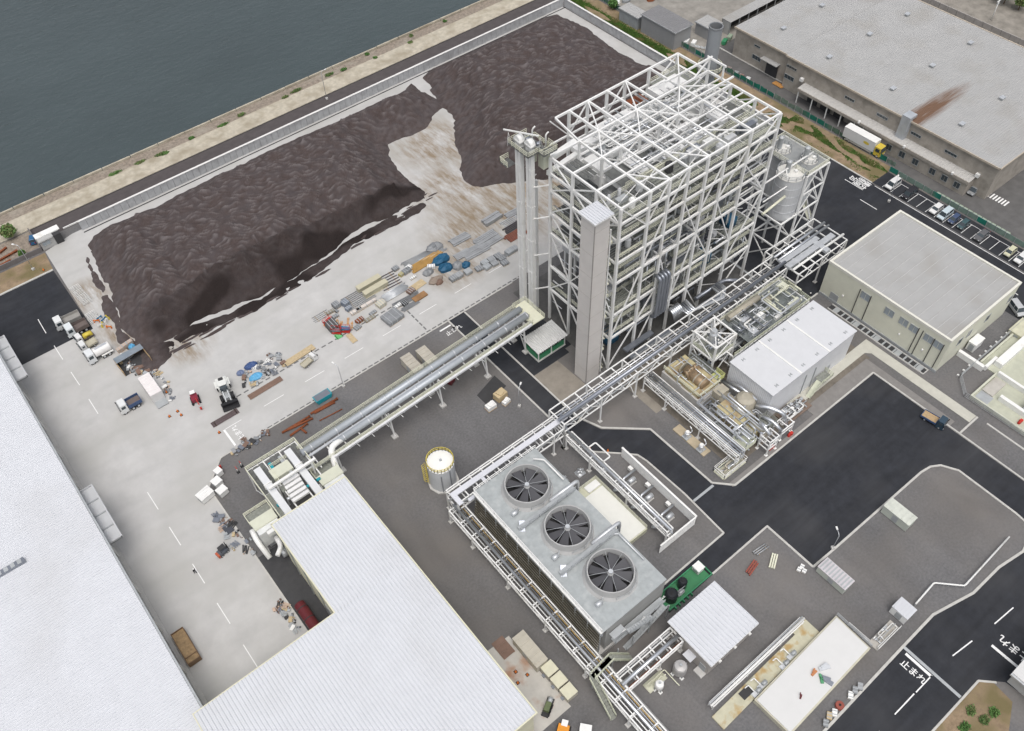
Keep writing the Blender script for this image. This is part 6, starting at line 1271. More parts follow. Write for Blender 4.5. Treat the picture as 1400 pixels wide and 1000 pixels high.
for i, (px, py, rz) in enumerate(((449,444,.3),(461,456,-.8),(473,454,-.8))):
    c = [(47.21,131.08),(47.33,127.54),(49.07,126.62)][i]; t = thing('scissor_lift', ['small red and orange lift nearest the wheel loader side','red lift with grey platform in the middle of the three','red lift with blue-grey tray beside the black generator'][i], 'lift', (*c,.03), rz)
    part('base', MB().box(-1.0,-.5,.2,1.0,.5,.55), RED if i else ORANGE, t); part('scissor', MB().beam((-.8,0,.6),(.8,0,1.2),.7,.08), GALV, t); part('platform', MB().box(-1.1,-.5,1.2,1.1,.5,1.3), [RED,DUCT,BLUE][i], t); part('rail', MB().rail([(-1.1,-.5,1.3),(1.1,-.5,1.3),(1.1,.5,1.3),(-1.1,.5,1.3)],.7,1,.05,closed=True,mids=1), RED, t)
    for x in (-.7,.7):
        for s in (-1,1): wheel(t, x, s*.42, .2, .14)
t = thing('roller_engine', 'partly cropped orange machine at the bottom edge', 'machine', (*(29.51,30.47),0), .6); part('body', MB().box(-1.4,-.9,.3,1.2,.9,1.9), M('orange_body', (.7,.28,.03), .45), t); part('hood', MB().box(.9,-.5,1.2,1.9,.5,2.0), WHITE, t); part('track', MB().box(-1.5,-1.1,0,1.5,-.7,.6).box(-1.5,.7,0,1.5,1.1,.6), BLACK, t)
t = thing('engine_skid', 'greasy green and black pump engine on the concrete by the fuel store', 'engine', (*(30.52,35.25),.05), .5); part('base', MB().box(-1.6,-.6,0,1.6,.6,.3), DARK, t); part('engine', MB().box(-.9,-.45,.3,.6,.45,1.2), M('olive_paint', (.13,.16,.08), .5), t); part('pump', MB().tube([(.7,0,.7),(1.5,0,.7)],.42,12), GALV, t)
for x in (-1.1,-.4,.3): part('flywheel', MB().tube([(x,-.75,.5),(x,-.6,.5)],.38,12), BLACK, t)
# ---- people
def person(label, loc, rz, step=.18, top=(.03,.03,.035), legs=(.04,.04,.05)):
    V = [(0,0,.98),(0,0,1.2),(0,0,1.42),(0,0,1.54),(.01,0,1.66),(0,.1,.92),(step,.11,.5),(step*.6,.11,.08),(step*.6+.16,.11,.04),(0,-.1,.92),(-step*.4,-.11,.5),(-step,-.11,.1),(-step+.15,-.11,.04),(0,.2,1.42),(-.08,.25,1.15),(.06,.26,.92),(0,-.2,1.42),(.1,-.25,1.15),(.22,-.22,.95)]
    E = [(0,1),(1,2),(2,3),(3,4),(0,5),(5,6),(6,7),(7,8),(0,9),(9,10),(10,11),(11,12),(2,13),(13,14),(14,15),(2,16),(16,17),(17,18)]
    rad = [.16,.15,.17,.065,.1,.1,.075,.055,.05,.1,.075,.055,.05,.075,.055,.045,.075,.055,.045]
    me = bpy.data.meshes.new('person'); me.from_pydata(V, E, []); o = bpy.data.objects.new('person', me); COL.objects.link(o)
    m = o.modifiers.new('skin','SKIN'); 
    for i, r in enumerate(rad): me.skin_vertices[0].data[i].radius = (r, r)
    me.skin_vertices[0].data[0].use_root = True
    o.modifiers.new('sub','SUBSURF').levels = 1; bpy.context.view_layer.update()
    m2 = bpy.data.meshes.new_from_object(o.evaluated_get(bpy.context.evaluated_depsgraph_get())); o.modifiers.clear(); o.data = m2
    mt = [M('workwear_dark', top, .8), M('work_trousers', legs, .8), M('skin_tone', (.45,.3,.22), .6)]; m2.materials.clear()
    for q in mt: m2.materials.append(q)
    for pl in m2.polygons: pl.material_index = 2 if pl.center.z > 1.53 else (1 if pl.center.z < .95 else 0); pl.use_smooth = True
    o.location = (*loc,.03); o.rotation_euler = (0,0,rz); o['label'] = label; o['category'] = 'person'
    part('helmet', MB().lathe((.01,0),[(.17,1.68),(.135,1.69),(.12,1.78),(.05,1.83)],12), WHITE, o)
person('person in dark clothes walking alone along the yard lane line', (-3.54,94.62), 2.0)
person('person in dark clothes standing on the road lettering near the conveyor', (67.71,111.01), .4, .05)
person('person in dark blue clothes standing beside the beige building', (134.95,66.61), 1.2, .06)

# ================================================================ MATERIALS STORED IN THE YARD
GRYS = M('grey_sheet', (.36,.37,.38), .55, .3, var=.12); GSC = M('scaffold_grey', (.27,.28,.29), .6, .3, var=.2)
TARP = M('blue_tarp', (.02,.1,.19), .5, var=.15, bump=.4, bscale=2); TARP2 = M('sky_tarp', (.12,.38,.62), .5, var=.12, bump=.4)
PINK = M('pinkish_timber', (.5,.38,.3), .8, var=.12)
def rib_stack(label, c, L, W, n=9, rz=0.0, m=None, h=.35, group='stacks of ribbed steel sheets'):
    t = thing('sheet_stack', label, 'steel sheets', (*c,.03), rz, group); part('bearer', MB().box(-L*.35,-W/2,0,-L*.35+.15,W/2,.12).box(L*.35,-W/2,0,L*.35+.15,W/2,.12), TIMBER, t)
    for k in range(n): y = -W/2+(k+.5)*W/n; dx = rnd.uniform(-.25,.25)*L*.12; part('sheet', MB().box(-L/2+dx,y-W/n*.42,.12,L/2+dx,y+W/n*.42,.12+h*rnd.uniform(.6,1.1)), m or GRYS, t)
    return t
for lb, c, L, W, n in (('ribbed steel sheets nearest the mud track, left stack',(86.46,133.81),5.2,2.6,6),('largest stack of ribbed steel sheets, centre of the storage area',(86.81,128.11),7.0,3.4,8),('stack of ribbed sheets behind the largest stack',(91.44,129.17),6.4,4.4,9),('high bundle of ribbed sheets closest to the bare concrete',(96.81,134.26),5.2,2.4,5),('ribbed sheets half hidden behind the bucket elevators',(102.79,132.67),5.5,2.0,4),('short ribbed sheets beside the blue tarpaulin',(83.65,129.19),4.2,2.2,5)):
    rib_stack(lb, c, L, W, n, rnd.uniform(-.05,.05), h=.3 if 'high' not in lb else .9)
def crate(label, c, L, W, H, m, rz=0.0, name='crate', cat='crate', group=None, slats=3, z=.03):
    t = thing(name, label, cat, (*c,z), rz, group); part('pallet', MB().box(-L/2,-W/2,0,L/2,-W/2+.12,.12).box(-L/2,W/2-.12,0,L/2,W/2,.12), TIMBER, t); part('body', MB().box(-L/2,-W/2,.12,L/2,W/2,H), m, t)
    for k in range(slats): x = -L/2+(k+.5)*L/slats; part('slat', MB().box(x-.07,-W/2-.03,.14,x+.07,W/2+.03,H+.04), m if slats > 3 else GALV, t)
    return t
# pallets of fittings along the lane edge
PL = [(83.70,122.64),(85.80,123.08),(87.75,123.03),(89.71,122.97),(85.44,121.78),(87.52,121.60),(89.91,121.82),(92.49,122.23),(94.21,122.40),(89.52,120.21),(80.99,123.37),(78.70,123.76),(77.08,123.89)]
for i, p in enumerate(PL): crate('grey pallet of steel fittings in the row beside the lane', p, 1.7, 1.5, rnd.uniform(.6,1.0), [GSC,GALV,GRYS][i % 3], rnd.uniform(-.1,.1), 'fittings_pallet', 'pallet', 'pallets of fittings beside the lane')
def tarp(label, c, r, h, m, seed):
    q = random.Random(seed); mb = MB(); n = 14; rings = ((1.0,0),(.93,.55),(.6,.9),(.25,1.0))
    o = 0
    for k, z in rings: mb.v += [(r[0]*k*math.cos(2*math.pi*i/n)*q.uniform(.82,1.1), r[1]*k*math.sin(2*math.pi*i/n)*q.uniform(.82,1.1), h*z*q.uniform(.8,1.1)) for i in range(n)]
    for j in range(len(rings)-1):
        for i in range(n): mb.f.append((j*n+i, j*n+(i+1) % n, (j+1)*n+(i+1) % n, (j+1)*n+i))
    mb.f.append(tuple((len(rings)-1)*n+i for i in range(n))); mb.v = [(x+c[0],y+c[1],z+.03) for x,y,z in mb.v]
    return solo('tarpaulin_heap', mb, m, label, 'tarpaulin')
tarp('dark blue tarpaulin heap left of the ribbed sheets', (78.59,130.91), (2.6,1.5), 1.5, TARP, 1); tarp('second blue tarpaulin heap in front of the first', (77.79,128.04), (1.9,1.4), 1.4, TARP, 2); tarp('small blue tarpaulin by the pallets of fittings', (82.07,125.65), (1.2,1.0), 1.2, TARP, 3)
tarp('light blue tarpaulin spread over debris near the wheel loader', (27.23,128.27), (1.6,1.1), .7, TARP2, 4); tarp('navy tarpaulin heap at the top of the debris patch', (27.85,131.72), (1.6,.9), .9, M('navy_tarp', (.05,.09,.22), .5, var=.15), 5); tarp('small grey-blue tarpaulin at the left of the debris patch', (25.16,131.35), (.9,.8), .8, M('greyblue_tarp', (.16,.2,.32), .5), 6)
tarp('bright blue sheet by the debris bay near the heap', (10.04,153.70), (.8,.8), 1.0, TARP2, 7); tarp('dark grey heap of netting beside the tarpaulins', (73.76,129.58), (1.5,1.1), 1.0, GSC, 8); tarp('brown covered heap next to the blue tarpaulin', (73.80,126.38), (2.0,1.2), .9, M('brown_cover', (.27,.22,.18), .8, var=.2), 9); tarp('round dark heap near the drain corner', (74.03,125.24), (1.0,.8), .9, BROWN, 10); tarp('grey scrap heap left of the ribbed sheets', (79.90,135.41), (2.4,1.6), 1.1, GSC, 11); tarp('grey bundled heap in front of the blue tarpaulins', (80.47,126.70), (1.5,1.4), 1.3, GSC, 12)
def bars(label, c, L, n, m, sp=.28, rz=0.0, r=.09, cat='pipes', name='pipe_bundle', rows=1, box=False):
    t = thing(name, label, cat, (*c,.03), rz)
    for k in range(n):
        y = (k-(n-1)/2)*sp; dx = rnd.uniform(-.06,.06)*L
        for j in range(rows): part('bar' if box else 'tube', MB().box(-L/2+dx,y-r,.08+j*2*r,L/2+dx,y+r,.08+2*r*(j+1)) if box else MB().tube([(-L/2+dx,y,r+.08+j*1.8*r),(L/2+dx,y,r+.08+j*1.8*r)],r,8), m, t)
    part('bearer', MB().box(-L*.3,-n*sp/2,0,-L*.3+.12,n*sp/2,.08).box(L*.3,-n*sp/2,0,L*.3+.12,n*sp/2,.08), TIMBER, t)
    return t
for lb, c, L, n, m, sp, r, bx in (('long orange timber beams right of the grey pipes',(75.92,132.89),9,6,M('orange_timber', (.45,.27,.09), .7, var=.15),.42,.14,True),('long grey steel pipes at the back of the storage area',(74.89,135.08),9,6,GRYS,.36,.13,False),('silver tubes lying behind the tarpaulins',(78.30,133.79),7,5,STEEL,.3,.1,False),
 ('bundle of round steel tubes with open ends in the middle of the yard',(64.20,129.34),6.5,7,STEEL,.36,.15,False),('grey channels next to the white box sections',(56.81,134.45),7,5,GSC,.55,.08,True),('second row of grey channels in front of the first',(56.84,132.00),7.5,4,GRYS,.5,.09,True),('bars lying in front of the tube bundle',(64.95,125.66),7,5,GSC,.4,.1,True),('short bars near the brown plate',(64.55,123.60),4.5,4,GSC,.35,.1,True),
 ('dark rails laid like a ladder on the mud',(65.16,133.49),5,6,M('dark_rail', (.09,.08,.09), .7),.85,.08,True),('thin grey bars lying apart on the concrete',(47.22,134.27),4.0,4,GRYS,.55,.06,True),('long pipes stretched along the lane edge',(91.77,122.18),6,3,GRYS,.4,.12,False),('stack of red-brown sections at the bucket elevator foot',(97.71,126.15),5.5,7,M('redbrown_section', (.25,.1,.07), .7, var=.2),.4,.12,True),('dark sections stacked beside the red-brown ones',(99.26,128.62),5.5,5,M('dark_section', (.08,.075,.08), .7),.5,.14,True),('pale bars behind the red-brown sections',(99.92,130.86),5.0,5,STEEL,.5,.1,True)):
    bars(lb, c, L, n, m, sp, rnd.uniform(-.06,.06), r, box=bx, name='bar_stack' if bx else 'pipe_bundle')
for lb, c, L in (('two-tone cream box girder farther from the lane',(60.96,135.22),6.4),('cream box girder lying nearer the lane',(61.22,132.82),6.4)):
    t = thing('box_girder', lb, 'girder', (*c,.03), .02, 'cream box girders'); part('web', MB().box(-L/2,-.6,.1,L/2,.6,1.3), M('cream_girder', (.5,.47,.35), .6, var=.08), t); part('flange', MB().box(-L/2,-.75,1.3,L/2,.75,1.42).box(-L/2,-.75,0,L/2,.75,.1), M('cream_girder'), t)
for lb, c, L, W, H in (('long white boxed section with rusty ends',(56.86,130.18),5.2,.8,.7),('shorter white boxed section beside the long one',(54.08,130.18),2.8,.9,.7)): crate(lb, c, L, W, H, M('pale_box', (.6,.55,.5), .6), .03, 'duct_section', 'duct')
for i, (lb, c, L, W, H, m, rz) in enumerate((('grey cube crate left of the striped blue crate',(51.47,134.50),1.5,1.5,1.2,GSC,.1),('dark blue-grey crate stack beside the channels',(53.38,133.46),1.5,1.6,1.4,M('bluegrey', (.2,.23,.28), .6),.2),('blue-grey crate in front of its taller twin',(53.16,131.85),1.4,1.0,.9,M('bluegrey'),.2),('small olive crate among the loose crates',(49.48,133.82),1.9,.8,.6,M('olive_grey', (.27,.25,.2), .7),.0),('little grey crate near the green mat',(49.66,131.90),1.5,.8,.6,GSC,.0),('tiny dark box among the crates',(50.75,133.03),.7,.6,.5,DARK,.3),
 ('black generator box with ribbed top beside the red lifts',(47.39,129.49),2.3,3.0,1.7,M('black_gen', (.09,.085,.085), .6),.0),('open pallet with rusty plates near the lane marks',(53.13,127.18),1.9,1.1,.8,RUST,.1),('low pallet of grey blocks near the rusty plates',(51.68,125.83),1.6,1.2,.5,GSC,.2),('large tangled stack of grey scaffold frames',(59.32,123.06),4.2,3.4,1.1,GSC,.1),('pale crate with cream lid in the middle of the stored goods',(59.55,128.18),2.0,1.7,1.0,M('cream_lid', (.55,.52,.42), .6),.1),('white crate beside the dark tool crate',(62.24,125.28),1.8,.8,.6,WHITE,.1),('dark tool crate near the rusty tray',(63.91,124.75),1.4,1.2,.8,DARK,.1),('white bag bundle beside the blue tarpaulin',(75.42,130.40),1.8,1.0,.9,WHITE,-.6),
 ('white package lying on the grey pipes',(71.03,133.52),1.5,1.2,1.0,WHITE,.2),('narrow white crate in front of the timber beams',(70.16,130.45),1.6,.6,.5,WHITE,.0),('yellowish crate near the timber beams',(68.61,133.05),1.2,1.0,.8,M('mustard', (.45,.38,.14), .7),.2),('grey machine crate behind the tangled scaffold',(70.08,133.06),2.0,1.2,1.0,GSC,.1),('grey low crate left of the timber beams',(68.65,135.57),1.5,1.2,.7,GSC,.1),('brown crate below the scrap heap',(67.19,127.09),1.8,1.4,.8,BROWN,.2),('grey flat crate beside the drain strip',(56.77,127.30),1.8,.8,.4,GSC,.1),('olive bundle lying on the lane edge',(55.27,126.23),2.6,.9,.5,M('olive_grey'),.05))):
    crate(lb, c, L, W, H, m, rz)
def plate(label, c, L, W, m, rz=0.0, h=.25, name='steel_plate', cat='plate', n=3):
    t = thing(name, label, cat, (*c,.03), rz); 
    for k in range(n): y = -W/2+W*k/n; part('board', MB().box(-L/2,y+.01,.1,L/2,y+W/n-.01,h+rnd.uniform(0,.02)), m, t)
    part('bearer', MB().box(-L*.4,-W/2,0,-L*.4+.15,W/2,.1).box(L*.4,-W/2,0,L*.4+.15,W/2,.1), TIMBER, t)
plate('long tan boarded platform lying beside the tiny pickup', (37.54,127.26), 7.4, 1.6, PLY, .06, .35, 'board_platform', 'boards', 4); plate('long brown steel plate lying on the lane', (27.34,124.28), 8.0, 1.5, BROWN, .02, .12); plate('brown wet strip of steel plates by the wheel loader bucket', (17.01,122.77), 6.0, 1.5, M('wet_plate', (.11,.085,.085), .4, var=.15), .0, .08); plate('rusty open tray of bolts near the drain corner', (67.80,124.43), 3.6, 1.6, M('rust_tray', (.3,.17,.08), .8, var=.25), .05, .4, 'parts_tray', 'tray', 2); plate('tan board lying across the lane marks', (49.03,124.12), 1.3, 3.0, PLY, .0, .15, 'loose_board', 'board', 3); plate('bright green mat under the black generator', (47.12,126.58), 1.6, 1.6, M('lime_mat', (.15,.5,.2), .6), .0, .08, 'floor_mat', 'mat', 1); plate('tan timber plate near the blue drain corner', (69.57,127.83), 4.0, 2.0, PLY, .1, .15, 'loose_board', 'board', 3); plate('brown steel plate on the concrete by the fuel store', (31.14,47.76), 2.4, 3.6, BROWN, .0, .12); plate('dark rubber mat near the yard corner', (5.28,98.94), 1.5, 2.2, M('rubber_mat', (.07,.075,.09), .7), .1, .25, 'floor_mat', 'mat', 1)
OT = M('orange_tool', (.6,.28,.08), .6)
for i, p in enumerate([(49.09,130.05),(49.13,128.87),(51.10,128.91),(51.02,127.25),(48.93,127.32)]): bars('orange timber props scattered beside the black generator', p, rnd.uniform(1.6,2.8), 2, OT, .3, rnd.uniform(.8,2.2), .06, name='timber_prop', cat='timber', box=True)['group'] = 'orange timber props'
# debris patch near the wheel loader
q = random.Random(5); DC = [('white',WHITE),('brown',BROWN),('grey',GSC),('pinkish',PINK),('tan',PLY),('pale grey',GRYS),('dark grey',DUCT),('steel grey',GALV),('black',DARK)]
pc = [(26.48,131.82),(36.43,130.12)]; SITES = (('debris right of the wheel loader',[(25.38,130.10),(26.84,130.18),(28.39,130.72),(29.85,131.09),(29.78,129.01),(25.85,127.36),(26.50,126.28),(28.40,127.80),(30.98,129.86),(32.33,130.33),(32.25,128.25),(33.81,129.07),(30.02,127.48),(31.19,127.01),(33.48,127.20),(25.92,129.12),(24.85,128.46),(32.83,131.54),(34.17,130.67),(34.28,127.33)],.65),('debris bay beside the white container',[(7.41,151.25),(7.82,149.82),(8.30,148.59),(7.05,148.85),(8.79,147.38),(7.49,147.14),(8.97,145.88),(7.60,152.46),(6.41,151.29),(7.56,145.76),(9.24,144.59),(10.47,145.41)],.65),('row of scraps along the white container',[(11.34,142.81),(11.42,141.16),(11.39,139.62),(11.14,138.01),(11.02,136.31),(10.79,134.74),(10.87,138.50),(11.41,144.08)],.5),('parts heap along the yard edge lettering',[(17.80,113.76),(18.64,113.76),(19.48,113.75),(20.32,113.75),(21.25,113.90),(17.08,113.67),(16.14,113.77),(22.10,113.90),(16.88,114.54),(15.26,113.36),(14.58,113.02)],.6),('parts scatter beside the transfer station',[(4.46,101.85),(5.26,101.60),(6.13,101.48),(6.16,100.03),(4.96,100.42),(4.87,102.95),(6.36,99.24),(6.75,92.16),(6.81,91.14),(6.81,94.26),(6.40,95.80),(6.27,97.30),(4.26,97.58),(4.82,95.14),(5.23,92.46)],.55),('stored parts beside the fuel store wall',[(5.72,79.92),(5.84,78.57),(6.03,77.34),(6.05,76.09),(5.15,76.32),(5.91,74.82),(4.90,74.61),(5.86,73.47),(5.12,77.57),(4.69,78.64)],.6))
for where, pts, sc in SITES:
    for p in [(a+q.uniform(-.5,.5)*e, b+q.uniform(-.5,.5)*e) for a, b in pts for e in (.2,1.6)]:
        cn, m = q.choice(DC); kd = q.randrange(3); s = sc*q.uniform(.5,1.1); nm, ct = [('loose_crate','crate'),('board_stack','boards'),('equipment_drum','drum')][kd]
        lb = '%s %s in the %s' % (cn, ['crate','boards','drum'][kd], where)
        t = thing(nm, lb, ct, (*p,.03), q.uniform(0,3.1), where)
        if kd == 0: part('body', MB().box(-s,-s*.6,.05,s,s*.6,s*.8), m, t); part('lid', MB().box(-s-.04,-s*.6-.04,s*.8,s+.04,s*.6+.04,s*.8+.06), m, t)
        elif kd == 1:
            for k in range(4): part('board', MB().obox((q.uniform(-.2,.2),-.45+.3*k,.1+.06*k),(s*3,.22,.08),q.uniform(-.2,.2)), m, t)
        else: part('shell', MB().tube([(-s*.8,0,s*.45),(s*.8,0,s*.45)],s*.42,10), m, t); part('band', MB().tube([(-.1,0,s*.45),(.1,0,s*.45)],s*.45,10), GALV, t)
# container and bays at the left
t = thing('site_container', 'white container with pink-streaked roof beside the debris bay', 'container', (*(8.44,138.85),.03), -1.57); part('body', MB().box(-3.4,-1.25,.1,3.0,1.25,2.5), M('container_white', (.66,.65,.64), .5, var=.05), t); part('roof', MB().box(-3.4,-1.27,2.5,3.0,1.27,2.62), M('pink_white_roof', (.74,.7,.69), .5, var=.05), t)
for k in range(7): part('roof_rib', MB().box(-3.2+.9*k,-1.25,2.62,-3.1+.9*k,1.25,2.68), WHITE, t)
part('ramp', MB().box(3.0,-1.2,.05,4.9,1.2,.3), GALV, t)
t = thing('open_bay', 'grey lean-to bay roof over scrap beside the lorries', 'shelter', (*(8.59,149.46),.03), .05); part('roof', ribs(MB(),-3.2,3.2,.4,2.2,lambda x,y:1.9,'x',.3,.05), M('bay_grey', (.25,.29,.33), .5, .2), t); part('wall', MB().box(-3.2,-2.4,0,-3.1,2.2,1.5).box(3.1,-2.4,0,3.2,2.2,1.5).box(-3.2,2.1,0,3.2,2.2,1.8), TIMBER, t); part('floor', MB().box(-3.1,-2.4,.02,3.1,2.1,.08), DARK, t)
for i, p in enumerate([(7.79,154.50),(8.99,154.87),(10.11,155.04)]): crate('pinkish crate lined up behind the lean-to bay', p, 1.5, .9, 1.0, PINK, .1, group='crates behind the lean-to bay')
# white ladders and racks stacked by the truck lot
for i, p in enumerate([(7.30,179.68),(7.41,177.71),(7.53,175.76),(7.73,174.05),(6.79,169.12),(6.77,167.36)]):
    t = thing('scaffold_frames', 'stack of pale scaffold frames between the truck lot and the heap', 'scaffold', (*p,.03), .1, 'scaffold frame stacks')
    for k in range(4): part('frame', MB().rail([(-1.1,-.8+.45*k,0),(1.1,-.8+.45*k,0)],.7,.7,.09,mids=1), WHITE, t)
for i, p in enumerate([(7.02,166.27),(7.90,166.69),(7.61,164.31),(8.71,164.83),(8.50,162.67),(8.50,165.59),(9.42,165.69),(7.27,164.31)]):
    m = [ORANGE,BLUE,YELLOW,WHITE][i % 4]; t = thing('road_barrier', '%s work barrier in the cluster by the lorries' % ['orange','blue','yellow','white'][i % 4], 'barrier', (*p,.03), rnd.uniform(0,3), 'work barriers by the lorries'); part('leg', MB().box(-.6,-.2,0,-.52,.2,.8), m, t); part('leg', MB().box(.52,-.2,0,.6,.2,.8), m, t); part('bar', MB().box(-.7,-.05,.5,.7,.05,.8), m, t)
for i, p in enumerate([(12.83,109.09),(14.05,109.85),(61.35,20.44)][:2]): 
    t = thing('warning_post', ['red and white warning post on dark gravel by the transfer station','small red and white marker by the yard corner'][i], 'post', p); part('base', MB().box(-.3,-.3,0,.3,.3,.12), BLACK, t); part('pole', MB().tube([(0,0,.1),(0,0,1.2)],.06,6), WHITE, t); part('flag', MB().box(-.05,0,.8,.05,.7,1.3), RED, t)
cm = MB().lathe((0,0),[(.22,.05),(.06,.65),(.04,.7)],10).mesh('body'); cm.materials.append(ORANGE); cb = MB().box(-.28,-.28,0,.28,.28,.05).mesh('base'); cb.materials.append(BLACK); cr = MB().lathe((0,0),[(.165,.25),(.125,.4)],10,cap=False).mesh('band'); cr.materials.append(WHITE)
for lb, ps in (('orange traffic cone beside the wind fence road',[(69.84,68.53),(72.15,65.67)]),('orange traffic cone around the crane in the yard',[(8.21,130.69),(10.10,130.82),(10.27,129.44),(10.51,137.01),(14.35,120.20)]),('red traffic cone on the concrete by the fuel store',[(30.17,43.19),(31.37,41.55),(29.29,41.53)]),('orange traffic cone on the soil verge by the truck lot',[(3.74,191.05)])):
    for p in ps:
        t = thing('traffic_cone', lb, 'cone', (*p,.04), 0, lb.replace('traffic cone','cones')); link('base', cb, None, t); link('body', cm, None, t); link('band', cr, None, t)
# rusty pipe spools on the gravel
for i, (a, b) in enumerate(zip([(24.23,111.62),(25.20,111.52),(25.14,109.92),(31.22,111.98),(31.90,111.64),(31.75,109.34)],[(30.81,111.59),(30.99,110.71),(29.50,110.28),(37.67,111.72),(36.69,111.30),(36.96,108.84)])):
    t = thing('rusty_pipe', ['rusty pipe nearest the yard, left bundle','rusty pipe in the middle of the left bundle','short branched rusty pipe on the gravel','rusty pipe nearest the teal skip, right bundle','second rusty pipe in the right bundle','thin dark rusty pipe with bent ends'][i], 'pipe', (*a,.03)); d = Vector((b[0]-a[0],b[1]-a[1],0)); r = .24 if i < 5 else .12
    part('pipe', MB().tube([(0,0,r),tuple(d+Vector((0,0,r)))],r,10), RUST, t); part('flange', MB().tube([tuple(d*.97+Vector((0,0,r))),tuple(d*.985+Vector((0,0,r)))],r*1.5,12), RUST, t)
    if i == 2: part('branch', MB().tube([tuple(d*.6+Vector((0,0,r))),tuple(d*.6+Vector((.3,-1.8,r)))],r,10), RUST, t)
t = thing('skip', 'teal waste skip at the edge of the yard', 'skip', (*(35.34,113.86),.03), .0); part('bin', profile(MB(), [(-1.6,.1),(1.6,.1),(1.9,1.2),(-1.9,1.2)],-.9,.9), TEAL, t); part('inside', MB().box(-1.7,-.8,1.2,1.7,.8,1.23), DUCT, t)
t = thing('long_skip', 'long brown open skip filled with timber waste near the warehouse', 'skip', (*(-11.06,82.55),.03), math.pi/2); SK = M('brown_skip', (.2,.13,.08), .7, var=.15)
part('bin', MB().box(-3.4,-1.15,.1,3.4,1.15,.2).box(-3.4,-1.15,.2,3.4,-1.05,1.5).box(-3.4,1.05,.2,3.4,1.15,1.5).box(-3.4,-1.05,.2,-3.3,1.05,1.5).box(3.3,-1.05,.2,3.4,1.05,1.5), SK, t); part('load', MB().box(-3.3,-1.05,.2,3.3,1.05,1.15), M('timber_waste', (.36,.25,.14), .85, var=.3, scale=2, bump=.4), t); part('bracket', MB().box(-2.2,-1.05,1.3,-2.1,1.05,1.45), SK, t)
solo('red_can', MB().lathe((-10.42,79.55),[(.25,.03),(.25,.6),(.1,.75)],10), RED, 'red can on the concrete beside the long brown skip', 'can')
t = thing('maroon_tank', 'maroon horizontal tank half under the fuel store roof', 'tank', (*(7.99,72.90),.03), math.pi/2); part('shell', MB().tube([(-3.6,0,1.3),(-3.4,0,1.3),(3.4,0,1.3),(3.6,0,1.3)],1.0,16), MAROON, t)
for x in (-2.4,0,2.4): part('saddle', MB().box(x-.2,-.9,0,x+.2,.9,.8), DARK, t); part('band', MB().tube([(x-.08,0,1.3),(x+.08,0,1.3)],1.05,16), DARK, t)
# pad and containers between fuel store and cooling tower
struct('concrete_pad', MB().sheet([(26,49.2),(33.2,48.8),(33.6,33.0),(26,33.0)], .03), M('stained_pad', (.5,.48,.44), .85, var=.1, scale=.4, dirt=(.4,.24,.16), dscale=.22, dlo=.55, dhi=.7))
OC = M('old_beige', (.47,.44,.37), .6, var=.08)
cabinet('site_container', 'long beige container standing on the concrete pad by the fuel store', 'container', (34.0,44.0), 2.3, 6.4, 2.4, OC, OC, 5)
for i, (y, lb) in enumerate(((39.6,'cream square tank nearest the long beige container'),(37.2,'middle cream square tank on the concrete pad'),(34.8,'cream square tank with open top at the end of the row'))):
    t = thing('square_tank', lb, 'tank', (34.6,y), 0, 'cream square tanks'); part('body', MB().box(-1.1,-1.05,0,1.1,1.05,1.5), OC, t); part('lid', MB().box(-1.12,-1.07,1.5,1.12,1.07,1.6), M('cream_top', (.62,.6,.46), .6, var=.08), t); part('valve', MB().box(-1.5,-.3,.1,-1.1,.3,.5), DUCT, t)
t = thing('white_box', 'white box at the bottom edge beside the orange machine', 'box', (*(32.39,28.25),0), .7); part('body', MB().box(-1.1,-.9,0,1.1,.9,1.6), WHITE, t); part('lid', MB().box(-1.15,-.95,1.6,1.15,.95,1.68), WHITE, t)
# wrapped pallets near the road
for i, (p, m, sz, lb) in enumerate((((60.87,89.03),WHITE,(2.2,1.5,1.2),'white wrapped pallet beside the brown cartons'),((64.14,89.97),M('carton', (.52,.42,.26), .8, var=.1),(2.6,1.9,1.5),'stack of brown cartons on a black sheet'),((64.12,88.00),WHITE,(1.8,1.1,.9),'low white wrapped bundle beside the brown cartons'))):
    t = thing('wrapped_pallet', lb, 'pallet', (*p,.05), .1*i); part('pallet', MB().box(-sz[0]/2,-sz[1]/2,0,sz[0]/2,sz[1]/2,.15), TIMBER, t); part('goods', MB().box(-sz[0]/2+.05,-sz[1]/2+.05,.15,sz[0]/2-.05,sz[1]/2-.05,sz[2]), m, t); part('goods', MB().obox((.1,0,sz[2]+.15),(sz[0]*.6,sz[1]*.7,.3),.2), m, t)
solo('black_sheet', MB().prism([(60.64,93.52),(66.73,95.27),(66.91,91.50),(60.77,89.69)],.02,.06), DARK, 'black plastic sheet under the cartons', 'sheet')
t = thing('red_jack', 'small dark red machine under the conveyor gallery', 'machine', (*(58.61,99.82),.03), .4); part('body', MB().box(-.8,-.5,0,.8,.5,.9), MAROON, t); part('arm', MB().beam((.6,0,.8),(1.5,.2,.3),.2), MAROON, t)
for i, (p, m, lb) in enumerate((((78.84,31.97),GRYS,'grey pipes lying on the gravel island'),((74.87,30.57),M('dull_red', (.28,.08,.06), .7),'red machine parts on the gravel island'),((78.78,28.99),CREAM,'cream beam resting on the gravel island'))): bars(lb, p, 3.0, 3, m, .4, -.1+.3*i, .14, name='stored_parts', box=bool(i))
for i, p in enumerate([(80.96,24.94),(81.80,24.97),(81.43,24.17)]): crate('small white block near the louvred cabinet', p, .8, .7, .5, WHITE, .3, 'concrete_block', 'block', 'white blocks near the cabinet', 1)
